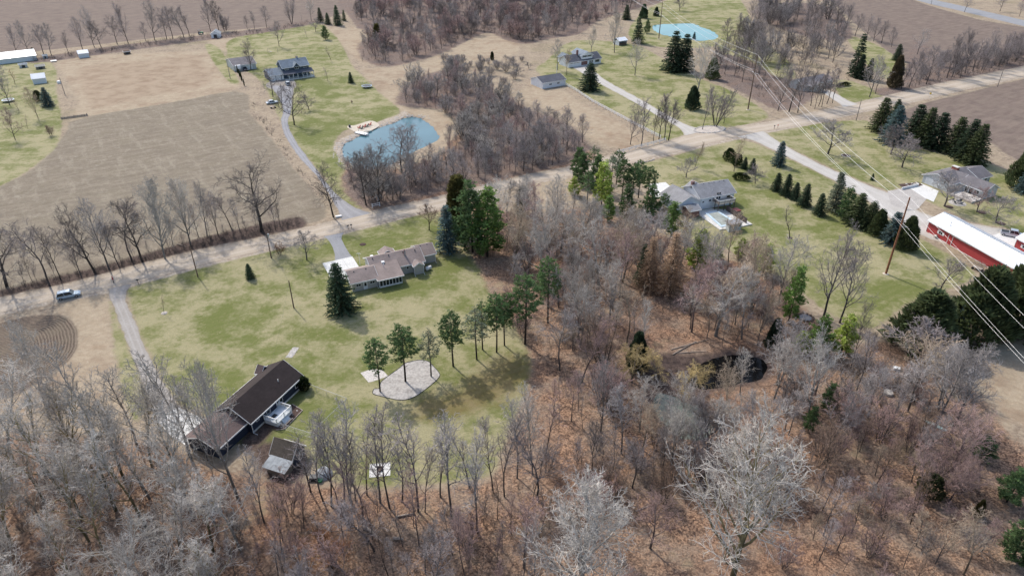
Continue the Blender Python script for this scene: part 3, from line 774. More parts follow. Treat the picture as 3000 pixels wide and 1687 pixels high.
strip('driveway', [(1003, 645), (992, 622), (970, 580), (935, 525), (905, 492), (870, 452), (840, 408), (828, 380), (823, 350), (829, 332), (826, 310), (812, 280), (790, 252)],
      [(1090, 624), (1050, 612), (1012, 590), (985, 568), (950, 528), (922, 490), (890, 447), (865, 412), (849, 380), (844, 352), (852, 330), (856, 305), (858, 280), (862, 252)], 'lane_gravel_blue', .022, 'long curving grey gravel driveway to the blue farmhouse')
strip('driveway', [(1672, 195), (1700, 212), (1765, 250), (1850, 296), (1930, 342), (1990, 376), (2005, 398)], [(1722, 192), (1745, 212), (1782, 240), (1865, 285), (1950, 334), (2020, 369), (2072, 382)], 'lane_pale', .022, 'straight pale driveway to the white house with dormer')
strip('driveway', [(2158, 402), (2200, 410), (2250, 432), (2330, 472), (2430, 522), (2500, 562), (2560, 602), (2620, 650), (2700, 690), (2790, 720), (2900, 725)],
      [(2238, 384), (2262, 402), (2300, 427), (2400, 480), (2480, 515), (2560, 549), (2620, 572), (2690, 617), (2770, 645), (2850, 655), (2945, 672)], 'lane_pale', .022, 'wide pale gravel drive past the red barn')
sheet('driveway', [(2600, 560), (2640, 553), (2662, 546), (2720, 578), (2690, 612), (2660, 620), (2610, 600)], 'gravel', .026, 'pale gravel turning area before the brick chimney house', 'driveway', jit=.1)
sheet('concrete_pad', [(2660, 548), (2700, 538), (2750, 560), (2735, 592), (2708, 580)], 'concrete_pale', .032, 'pale concrete apron at the garage of the brick chimney house', 'pavement')
strip('driveway', [(2405, 268), (2430, 285), (2460, 305), (2470, 315)], [(2420, 262), (2450, 275), (2485, 295), (2515, 306)], 'lane_pale', .022, 'short pale driveway to the house hidden among roadside trees')
strip('paved_road', [(2560, -45), (2700, -8), (2800, 14), (3000, 60), (3300, 128)], [(2560, -36), (2700, 6), (2800, 30), (3000, 78), (3300, 150)], 'lane_asphalt', .016, 'distant paved road at the upper right corner', jit=.05)
sheet('parking_area', [(778, 250), (800, 236), (850, 232), (866, 243), (864, 258), (830, 264), (795, 262)], 'lane_gravel_blue', .019, 'grey gravel parking area before the blue farmhouse', 'driveway', 3)
sheet('sand_beach', [(980 + x / 8.05, 330 + y / 8.05) for x, y in [(300, 350), (340, 310), (500, 300), (830, 195), (1000, 240), (1050, 320), (850, 430), (600, 500), (520, 480), (430, 430)]], 'sand', .018, 'small sandy beach beside the blue pond', 'beach', 3)
def pond(key, mat, label):
    w = PW[key]
    cx, cy = sum(p[0] for p in w) / len(w), sum(p[1] for p in w) / len(w)
    mb = MB()
    V = []
    n = len(w)
    for i, p in enumerate(w):
        a, b_ = Vector(w[i - 1]), Vector(w[(i + 1) % n])
        t = (b_ - a).normalized()
        nrm = Vector((t.y, -t.x))
        if nrm.dot(Vector((p[0] - cx, p[1] - cy))) < 0: nrm = -nrm
        V.append((p[0] + nrm.x * .6, p[1] + nrm.y * .6, -.30))
    mb.add(V, [tuple(range(n))])
    o = mb.build('pond_water', mat)
    if o.data.polygons[0].normal.z < 0: o.data.flip_normals()
    tag(o, label, 'pond', kind='structure')
pond('blue', 'water_blue', 'large blue pond with beach and dock')
pond('teal', 'water_teal', 'distant turquoise pond near the top')
pond('black', 'water_black', 'dark woodland pond with black water')
pond('algae', 'water_algae', 'murky green woodland pool among bare trees')
# ---------------------------------------------------------------- trees: growing the shared meshes
def tubes_mesh(name, branches):
    """branches: (points, radii, sides) -> one quad mesh"""
    V, Fc = [], []
    for pts, rad, n in branches:
        o = len(V)
        m = len(pts)
        cs = [(math.cos(2 * math.pi * k / n), math.sin(2 * math.pi * k / n)) for k in range(n)]
        d = pts[-1] - pts[0]
        a = d.orthogonal().normalized()
        b = d.cross(a).normalized()
        for p, r in zip(pts, rad):
            for c_, s_ in cs:
                V.append((p.x + r * (a.x * c_ + b.x * s_), p.y + r * (a.y * c_ + b.y * s_), p.z + r * (a.z * c_ + b.z * s_)))
        for i in range(m - 1):
            for k in range(n):
                k2 = (k + 1) % n
                Fc.append((o + i * n + k, o + i * n + k2, o + (i + 1) * n + k2, o + (i + 1) * n + k))
    return np_mesh(name, V, Fc)
def grow_bare(seed, h, first=.35, spread=48, reach=.42, n=(11, 6, 6, 5), r0=.2, wob=(.05, .16, .22, .28, .3), up=(.06, .10, .06, .03, .02), stems=1, lean=.0, twig=.011, leader=True, droop=0.0):
    rr = random.Random(seed)
    trunk, crown = [], []
    segs, sides = (9, 6, 4, 3, 2), (7, 5, 3, 3, 3)
    tip = (.18, .25, .3, .4, .4)
    ratio = (reach, .52, .52, .55)
    def rv():
        return Vector((rr.gauss(0, 1), rr.gauss(0, 1), rr.gauss(0, 1)))
    def grow(p, d, ln, r, lev):
        k = segs[lev]
        pts, rad = [p], [r]
        for i in range(k):
            d = (d + rv() * wob[lev] + Vector((0, 0, up[lev] - (droop if lev >= 3 else 0)))).normalized()
            p = p + d * (ln / k)
            pts.append(p)
            rad.append(max(twig * .6, r * (1 - (i + 1) / k * (1 - tip[lev]))))
        (trunk if lev <= 1 else crown).append((pts, rad, sides[lev]))
        if lev == 4: return
        nch = n[lev]
        st = first if lev == 0 else .18
        az = rr.random() * 6.28
        for c in range(nch):
            t = st + (1 - st) * (c + rr.random() * .9) / nch
            t = min(t, .985)
            q = t * k
            i = min(int(q), k - 1)
            base = pts[i].lerp(pts[i + 1], q - i)
            dd = (pts[i + 1] - pts[i]).normalized()
            az += 2.4 + rr.uniform(-.5, .5)
            o1 = dd.orthogonal().normalized()
            o2 = dd.cross(o1)
            ang = math.radians((spread if lev == 0 else 42) * rr.uniform(.7, 1.25) * (1.1 - .45 * t if lev == 0 else 1))
            cd = dd * math.cos(ang) + (o1 * math.cos(az) + o2 * math.sin(az)) * math.sin(ang)
            rb = rad[i] + (rad[i + 1] - rad[i]) * (q - i)
            if lev == 0:
                u = (t - st) / (1 - st)
                cl = ln * ratio[0] * (1.0 - .55 * u) * rr.uniform(.75, 1.2)
            else:
                cl = ln * ratio[lev] * (1.15 - .6 * t) * rr.uniform(.7, 1.25)
            cr = max(twig * (2.4 if lev == 1 else 4), rb * rr.uniform(.5, .72)) if lev < 2 else twig * (1.7 if lev == 2 else 1.0)
            grow(base, cd.normalized(), cl, cr, lev + 1)
    for s in range(stems):
        a = 2 * math.pi * s / max(1, stems) + rr.random()
        d = Vector((math.cos(a), math.sin(a), 0)) * (0 if stems == 1 else rr.uniform(.18, .42)) + Vector((lean * rr.uniform(-1, 1), lean * rr.uniform(-1, 1), 1))
        off = Vector((math.cos(a), math.sin(a), 0)) * (0 if stems == 1 else .25)
        grow(off + Vector((0, 0, -.1)), d.normalized(), h * rr.uniform(.8, 1.0) if stems > 1 else h * .95, r0 * (1 if stems == 1 else .6), 0)
    tm, cm = tubes_mesh('trunk', trunk), tubes_mesh('crown', crown)
    for me, mt in ((tm, 'bark'), (cm, 'twigs')):
        me.materials.append(M[mt])
    return tm, cm, h
def kites(name, c, d, w, ln, wd):
    """many flat leaf-sized kites: centres c, directions d, side vectors w"""
    c, d, w = np.asarray(c), np.asarray(d), np.asarray(w)
    ln, wd = np.asarray(ln)[:, None], np.asarray(wd)[:, None]
    d = d / (np.linalg.norm(d, axis=1, keepdims=True) + 1e-9)
    w = w - (w * d).sum(1, keepdims=True) * d
    w = w / (np.linalg.norm(w, axis=1, keepdims=True) + 1e-9)
    V = np.stack([c, c + d * ln * .45 + w * wd * .5, c + d * ln, c + d * ln * .45 - w * wd * .5], 1).reshape(-1, 3)
    return np_mesh(name, V, np.arange(len(V)).reshape(-1, 4))
def grow_spruce(seed, h=10.0, r=2.7, shape=.85, droop=.22, dens=1.0, skirt=.03, fluff=.5, thin=1.0, gap=0.0):
    g = np.random.default_rng(seed)
    rr = random.Random(seed)
    c, d, w, ln, wd = [], [], [], [], []
    nw = int(27 * dens ** .5)
    limbs = []
    side = rr.random() * 6.28
    for i in range(nw):
        z = h * (skirt + (1 - skirt - .02) * (i + rr.random() * .6) / nw)
        R = r * (1 - z / h) ** shape + .12
        nb = int(9 * dens ** .5)
        for b in range(nb):
            a = b / nb * 6.283 + i * 1.1 + rr.uniform(-.25, .25)
            Lb = R * rr.uniform(.72, 1.12) * (1 + .12 * math.cos(a - side))
            if rr.random() < gap: continue
            out = np.array([math.cos(a), math.sin(a), 0.0])
            sid = np.array([-math.sin(a), math.cos(a), 0.0])
            upk = .25 * (z / h) ** 2
            end = np.array([0, 0, z]) + out * Lb + np.array([0, 0, -droop * Lb * (1 - z / h) + upk * Lb])
            limbs.append(([Vector((0, 0, z)), Vector(end)], [.035, .012], 3))
            m = max(3, int(Lb / .21))
            for t in np.linspace(.18 if Lb > 1 else .05, 1.0, m):
                p = np.array([0, 0, z]) * (1 - t) + end * t
                for s in (-1, 0, 1):
                    q = p + g.normal(0, .06, 3)
                    dirv = out * (.75 if s else 1.0) + sid * s * rr.uniform(.6, 1.0) + np.array([0, 0, rr.uniform(-.35, .18)])
                    c.append(q); d.append(dirv); w.append(g.normal(0, 1, 3) * .45 + np.array([0, 0, .25]) + sid * (0 if s else 1.0) + out * (.5 if s else 0))
                    ln.append(fluff * rr.uniform(.7, 1.2) * (1.15 - .35 * t)); wd.append(fluff * .42 * thin * rr.uniform(.8, 1.2))
    c.append(np.array([0, 0, h * .96])); d.append(np.array([0, 0, 1.0])); w.append(np.array([1., 0, 0])); ln.append(h * .05); wd.append(.1)
    cm = kites('crown', c, d, w, ln, wd)
    cm.materials.append(M['needles'])
    tm = tubes_mesh('trunk', [([Vector((0, 0, -.1)), Vector((0, 0, h * .5)), Vector((0, 0, h))], [.02 * h, .012 * h, .02], 6)] + limbs[::2])
    tm.materials.append(M['bark'])
    return tm, cm, h
def grow_pine(seed, h=12.0, r=2.4, first=.45, tufts=230, tuft=.5, per=11, sparse=False, round_=True):
    g = np.random.default_rng(seed)
    rr = random.Random(seed)
    br = []
    lean = Vector((rr.uniform(-.04, .04), rr.uniform(-.04, .04), 1))
    pts = [Vector((0, 0, -.1))] + [lean * (h * t) + Vector((rr.gauss(0, .05), rr.gauss(0, .05), 0)) for t in (.25, .5, .75, .97)]
    br.append((pts, [.017 * h, .014 * h, .011 * h, .007 * h, .03], 7))
    cen = []
    nb = 44
    for i in range(nb):
        u = (i + rr.random() * .7) / nb
        z = h * (first + (.97 - first) * u)
        prof = (math.sin(math.pi * (.22 + .74 * u)) if round_ else (1.05 - .85 * u) * min(1, .45 + 2.5 * u))
        Lb = r * max(.22, prof) * rr.uniform(.7, 1.2)
        a = i * 2.4 + rr.uniform(-.4, .4)
        p = lean * z
        q = p + Vector((math.cos(a), math.sin(a), rr.uniform(.05, .42))) * Lb
        mid = p.lerp(q, .5) + Vector((0, 0, -.08 * Lb))
        br.append(([p, mid, q], [.05, .035, .015], 3))
        k = max(2, int(tufts / nb * (Lb / r) * 1.45))
        for j in range(k):
            t = 1 - .72 * (j / k) * rr.random() ** .5
            s = p.lerp(q, t)
            cen.append(np.array(s) + g.normal(0, .10 + .16 * r / 2.4, 3))
    for i in range(5 if first > .3 else 2):                 # dead lower limbs
        z = h * first * rr.uniform(.5, 1.0)
        a = rr.random() * 6.28
        p = lean * z
        br.append(([p, p + Vector((math.cos(a), math.sin(a), .1)) * r * .4, p + Vector((math.cos(a), math.sin(a), .0)) * r * rr.uniform(.5, .9)], [.03, .02, .008], 3))
    c, d, w, ln, wd = [], [], [], [], []
    for q in cen:
        s = tuft * rr.uniform(.75, 1.25)
        for j in range(per if not sparse else per // 2):
            v = g.normal(0, 1, 3)
            v[2] = abs(v[2]) * .8 - .15
            c.append(q); d.append(v); w.append(g.normal(0, 1, 3)); ln.append(s * rr.uniform(.7, 1.15)); wd.append(s * .30)
    cm = kites('crown', c, d, w, ln, wd)
    cm.materials.append(M['needles'])
    tm = tubes_mesh('trunk', br) if False else tubes_mesh('trunk', br)
    tm.materials.append(M['bark'])
    return tm, cm, h
def grow_cedar(seed, h=6.0, r=1.1, nk=3200, top=.5, size=.42, cone=False):
    g = np.random.default_rng(seed)
    u = g.random(nk)
    z = h * (.02 + .96 * u ** (.85))
    a = g.random(nk) * 6.283
    prof = np.clip((1 - (z / h) ** 2.2) ** top, .05, 1) * np.clip(.55 + 2.5 * z / h, 0, 1)
    if cone: prof = np.clip(1 - z / h, .03, 1) ** .62 * np.clip(.7 + 2.5 * z / h, 0, 1)
    lump = 1 + (.15 * np.sin(2 * a + 1.3 * seed) + .12 * np.sin(9 * z / h + 4 * a) if cone else 0) + .16 * np.sin(3 * a + 2.1 * z) + .10 * np.sin(5 * a - 3.3 * z + 1) + .08 * np.sin(7.0 * z + seed)
    R = r * prof * lump * (.55 + .48 * g.random(nk) ** .35)
    c = np.stack([R * np.cos(a), R * np.sin(a), z - size * .3], 1)
    d = np.stack([np.cos(a) * .55, np.sin(a) * .55, .75 + 0 * a], 1) + g.normal(0, .28, (nk, 3))
    w = np.stack([-np.sin(a), np.cos(a), 0 * a], 1) + g.normal(0, .45, (nk, 3))
    cm = kites('crown', c, d, w, size * (.7 + .6 * g.random(nk)), size * .42 * (.8 + .4 * g.random(nk)))
    cm.materials.append(M['needles'])
    tm = tubes_mesh('trunk', [([Vector((0, 0, -.1)), Vector((0, 0, h * .85))], [.09, .03], 6)])
    tm.materials.append(M['bark'])
    return tm, cm, h
TREES = {
 'oak':    [grow_bare(100 + i, 15, .24, 62, .62, (14, 8, 6, 5), .34, twig=.015, wob=(.09, .24, .28, .3, .3), up=(.05, .07, .05, .03, .02)) for i in range(3)],
 'maple':  [grow_bare(200 + i, 15, .22, 44, .58, (14, 7, 6, 4), .24, twig=.016, up=(.06, .14, .10, .06, .04)) for i in range(3)],
 'forest': [grow_bare(300 + i, 17, .38, 46, .42, (13, 6, 6, 4), .23, twig=.017, wob=(.06, .2, .25, .28, .3)) for i in range(4)],
 'slender': [grow_bare(400 + i, 13, .28, 34, .36, (13, 6, 5, 3), .11, wob=(.05, .12, .18, .22, .25), up=(.06, .16, .12, .08, .05), twig=.011) for i in range(4)],
 'silver': [grow_bare(500 + i, 18, .16, 50, .56, (24, 8, 6, 5), .34, wob=(.06, .15, .22, .28, .32), up=(.05, .10, .07, .04, .03), twig=.019) for i in range(2)],
 'clump':  [grow_bare(600 + i, 10, .15, 26, .42, (8, 5, 4, 4), .16, wob=(.06, .14, .2, .24, .28), up=(.06, .12, .1, .06, .04), stems=6, twig=.009) for i in range(2)],
 'bush':   [grow_bare(700 + i, 4, .10, 40, .55, (7, 5, 4, 3), .06, wob=(.08, .18, .24, .28, .3), up=(.04, .08, .06, .04, .02), stems=7, twig=.007) for i in range(3)],
 'orchard': [grow_bare(800 + i, 6, .22, 62, .7, (11, 8, 6, 5), .15, wob=(.10, .26, .3, .32, .32), up=(.05, .10, .08, .05, .03), twig=.012) for i in range(2)],
 'willow': [grow_bare(900 + i, 9, .2, 58, .6, (11, 8, 7, 7), .2, wob=(.1, .24, .25, .2, .15), up=(.05, .06, .02, 0, 0), twig=.010, droop=.28, stems=1) for i in range(2)],
 'sapling': [grow_bare(950 + i, 8, .25, 34, .32, (10, 4, 4, 2), .07, twig=.007) for i in range(3)],
 **{k + '_far': v for k, v in dict(
   oak=[grow_bare(1100 + i, 15, .22, 62, .62, (12, 7, 6, 4), .30, twig=.018, wob=(.09, .24, .28, .3, .3)) for i in range(2)],
   maple=[grow_bare(1110 + i, 15, .18, 46, .58, (14, 7, 6, 4), .22, twig=.018, up=(.06, .14, .10, .06, .04)) for i in range(3)],
   forest=[grow_bare(1120 + i, 15, .26, 48, .48, (13, 7, 6, 4), .20, twig=.018) for i in range(2)],
   slender=[grow_bare(1130 + i, 13, .26, 34, .38, (12, 6, 5, 3), .13, twig=.016, up=(.06, .16, .12, .08, .05)) for i in range(2)],
   clump=[grow_bare(1140 + i, 10, .15, 26, .42, (7, 5, 4, 3), .16, twig=.014, stems=6) for i in range(1)],
   bush=[grow_bare(1150 + i, 4, .08, 42, .58, (7, 5, 4, 2), .06, twig=.010, stems=7) for i in range(2)],
   orchard=[grow_bare(1160 + i, 6, .20, 62, .7, (12, 8, 6, 4), .15, twig=.013, wob=(.10, .26, .3, .32, .32), up=(.05, .10, .08, .05, .03)) for i in range(2)]).items()},
 'spruce': [grow_spruce(10 + i, 10, 3.5, .80) for i in range(3)],
 'blue':   [grow_spruce(20 + i, 10, 3.7, .72, .10) for i in range(2)],
 'loose':  [grow_spruce(30 + i, 10, 2.6, .8, .35, .9, .05, .55, .85, .10) for i in range(2)],
 'larch':  [grow_spruce(40 + i, 10, 2.7, .8, .10, 1.3, .04, .45, .5) for i in range(2)],
 'redpine': [grow_pine(50 + i, 12, 2.7, .40, 430, .44, 11) for i in range(3)],
 'thinpine': [grow_pine(60 + i, 12, 2.8, .36, 330, .5, 10, True) for i in range(2)],
 'whitepine': [grow_pine(70 + i, 12, 3.6, .06, 820, .62, 9, False, False) for i in range(3)],
 'cedar':  [grow_cedar(80 + i, 6, 1.0) for i in range(2)],
 'juniper': [grow_cedar(90 + i, 6, 2.4, 6000, .62, .55, True) for i in range(3)],
 'round':  [grow_cedar(95 + i, 3, 1.7, 2600, .5, .34) for i in range(2)],
}
CLR = dict(silver=(.54, .495, .44), pale=(.46, .415, .365), grey=(.36, .325, .305), mauve=(.33, .285, .27), dark=(.19, .16, .145), pink=(.41, .285, .255),
           tan=(.47, .37, .27), brown=(.30, .21, .155), yellow=(.56, .43, .20), rust=(.38, .19, .10),
           spruce=(.075, .115, .062), dkspruce=(.055, .084, .048), bluespruce=(.12, .18, .175), pine=(.125, .195, .078), greypine=(.22, .25, .17), wpine=(.20, .31, .085), wpine2=(.35, .42, .10),
           cedar=(.05, .062, .027), juniper=(.10, .125, .055), olive=(.11, .10, .035), boxw=(.028, .048, .014), larch=(.50, .355, .235), brcedar=(.12, .095, .055))
BARKC = dict(silver=(.50, .46, .40), pale=(.38, .34, .295), grey=(.27, .24, .215), mauve=(.20, .17, .155), dark=(.13, .11, .095), pink=(.24, .185, .165), tan=(.36, .29, .21), brown=(.13, .10, .075), yellow=(.27, .225, .165), rust=(.12, .09, .07),
             mossy=(.27, .225, .12))
NAMES = dict(oak='bare_tree', maple='bare_tree', forest='bare_tree', slender='bare_tree', silver='bare_tree', clump='bare_tree', bush='bare_shrub', orchard='bare_tree', willow='willow_tree', sapling='bare_sapling',
             spruce='spruce_tree', blue='spruce_tree', loose='spruce_tree', larch='larch_tree', redpine='pine_tree', thinpine='pine_tree', whitepine='pine_tree', cedar='cedar_tree', juniper='juniper_tree', round='evergreen_shrub')
tree_rng = random.Random(5)
SHOW = []      # trees the photo shows in the clear: nothing tall grows right before them
def tree_at(p, h, kind, colour, label, group=None, wide=1.0, bark=None, lean=None):
    src = TREES[kind + '_far'] if p[1] > 185 and kind + '_far' in TREES else TREES[kind]
    var = src[tree_rng.randrange(len(src))]
    tm, cm, h0 = var
    nm = NAMES[kind]
    if nm in ('spruce_tree', 'pine_tree', 'larch_tree', 'juniper_tree', 'willow_tree') or 'birch' in label: SHOW.append((p[0], p[1], h))
    e = tag(empty(nm, (p[0], p[1], 0), tree_rng.random() * 6.283), label, 'shrub' if 'shrub' in nm else 'tree', group)
    s = h / h0
    if kind == 'whitepine': wide *= 1.12
    e.scale = (s * wide, s * wide, s)
    if kind in ('oak', 'maple', 'forest', 'slender', 'silver', 'sapling', 'clump'):
        lean = lean or (tree_rng.uniform(-.07, .07), tree_rng.uniform(-.07, .07))
        e.scale[0] *= tree_rng.uniform(.85, 1.2)
    if lean: e.rotation_euler = (lean[0], lean[1], e.rotation_euler[2])
    jit = tree_rng.uniform(.88, 1.12)
    for nm_, me, c in (('trunk', tm, BARKC.get(bark or colour, (.10, .08, .065))), ('crown', cm, CLR[colour])):
        o = bpy.data.objects.new(nm_, me)
        C.objects.link(o)
        o.parent = e
        o.color = (c[0] * jit, c[1] * jit, c[2] * jit, 1)
    return e
def T(bx, by, ty, kind, colour, label, group=None, wide=1.0, bark=None, lean=None):
    p = G(bx, by)
    return tree_at(p, max(.8, height_at(p, ty)), kind, colour, label, group, wide, bark, lean)
# ---------------------------------------------------------------- trees: where they stand
def row(items, group, fmt):
    items = sorted(items, key=lambda t: t[0])
    for i, it in enumerate(items):
        bx, by, ty, kind, colour = it[:5]
        T(bx, by, ty, kind, colour, fmt.format(nth(i)), group, it[5] if len(it) > 5 else 1.0)
row([(20, 839, 668, 'oak', 'dark', 1.05), (96, 827, 745, 'slender', 'dark'), (146, 838, 643, 'forest', 'mauve', 1.1), (178, 821, 672, 'slender', 'dark', 1.2), (239, 812, 690, 'maple', 'mauve', .9), (280, 801, 636, 'oak', 'dark', .85), (320, 789, 611, 'maple', 'grey', .75), (350, 783, 660, 'maple', 'mauve', .8), (387, 766, 603, 'forest', 'mauve', 1.2), (417, 766, 597, 'oak', 'dark', .8),
     (484, 758, 560, 'silver', 'silver', .7), (507, 719, 640, 'maple', 'mauve', .7), (559, 722, 548, 'silver', 'pale', .7), (607, 692, 556, 'maple', 'grey', .7), (583, 696, 600, 'maple', 'mauve', .6), (679, 672, 562, 'forest', 'mauve', 1.1), (705, 682, 590, 'slender', 'grey', 1.2), (640, 690, 580, 'maple', 'mauve', .8)], 'bare trees in the roadside row', '{} bare tree in the roadside row between tan field and dirt road')
T(767, 680, 484, 'oak', 'dark', 'broad spreading bare oak beside the road at the end of the roadside row', wide=1.15)
T(808, 674, 590, 'slender', 'mauve', 'thin bare tree just right of the broad roadside oak', wide=1.2)
T(822, 666, 600, 'slender', 'dark', 'second thin bare tree right of the broad roadside oak', wide=1.2)
row([(51, 160, 87, 'maple', 'mauve'), (84, 154, 76, 'maple', 'grey', .9), (128, 160, 80, 'forest', 'mauve', 1.2), (151, 163, 75, 'forest', 'grey', 1.1), (201, 157, 95, 'slender', 'mauve', 1.3), (242, 146, 56, 'maple', 'mauve', .8), (277, 140, 42, 'maple', 'grey', .8), (297, 140, 68, 'forest', 'dark', 1.2), (344, 131, 56, 'forest', 'mauve', 1.2), (376, 128, 30, 'maple', 'mauve', .85), (428, 122, 70, 'slender', 'mauve', 1.5), (454, 118, 16, 'maple', 'grey', .8),
     (489, 116, 33, 'forest', 'mauve', 1.1), (507, 114, 25, 'forest', 'mauve', 1.1), (539, 111, 24, 'forest', 'grey'), (555, 105, 22, 'slender', 'mauve', 1.3), (617, 92, 6, 'maple', 'mauve', .9), (641, 90, 10, 'maple', 'dark', .9), (660, 92, 45, 'bush', 'mauve', .9), (725, 87, 50, 'maple', 'mauve', .8), (746, 85, 36, 'slender', 'grey', 1.4)], 'bare trees in the far hedgerow', '{} bare tree in the hedgerow along the far brown field')
row([(782, 83, 22, 'forest', 'mauve', 1.2), (855, 71, -5, 'clump', 'mauve', .8), (885, 66, 40, 'sapling', 'grey'), (912, 62, 6, 'forest', 'pale', 1.2)], 'bare trees behind the blue farmhouse lawn', '{} bare tree on the far edge of the blue farmhouse lawn')
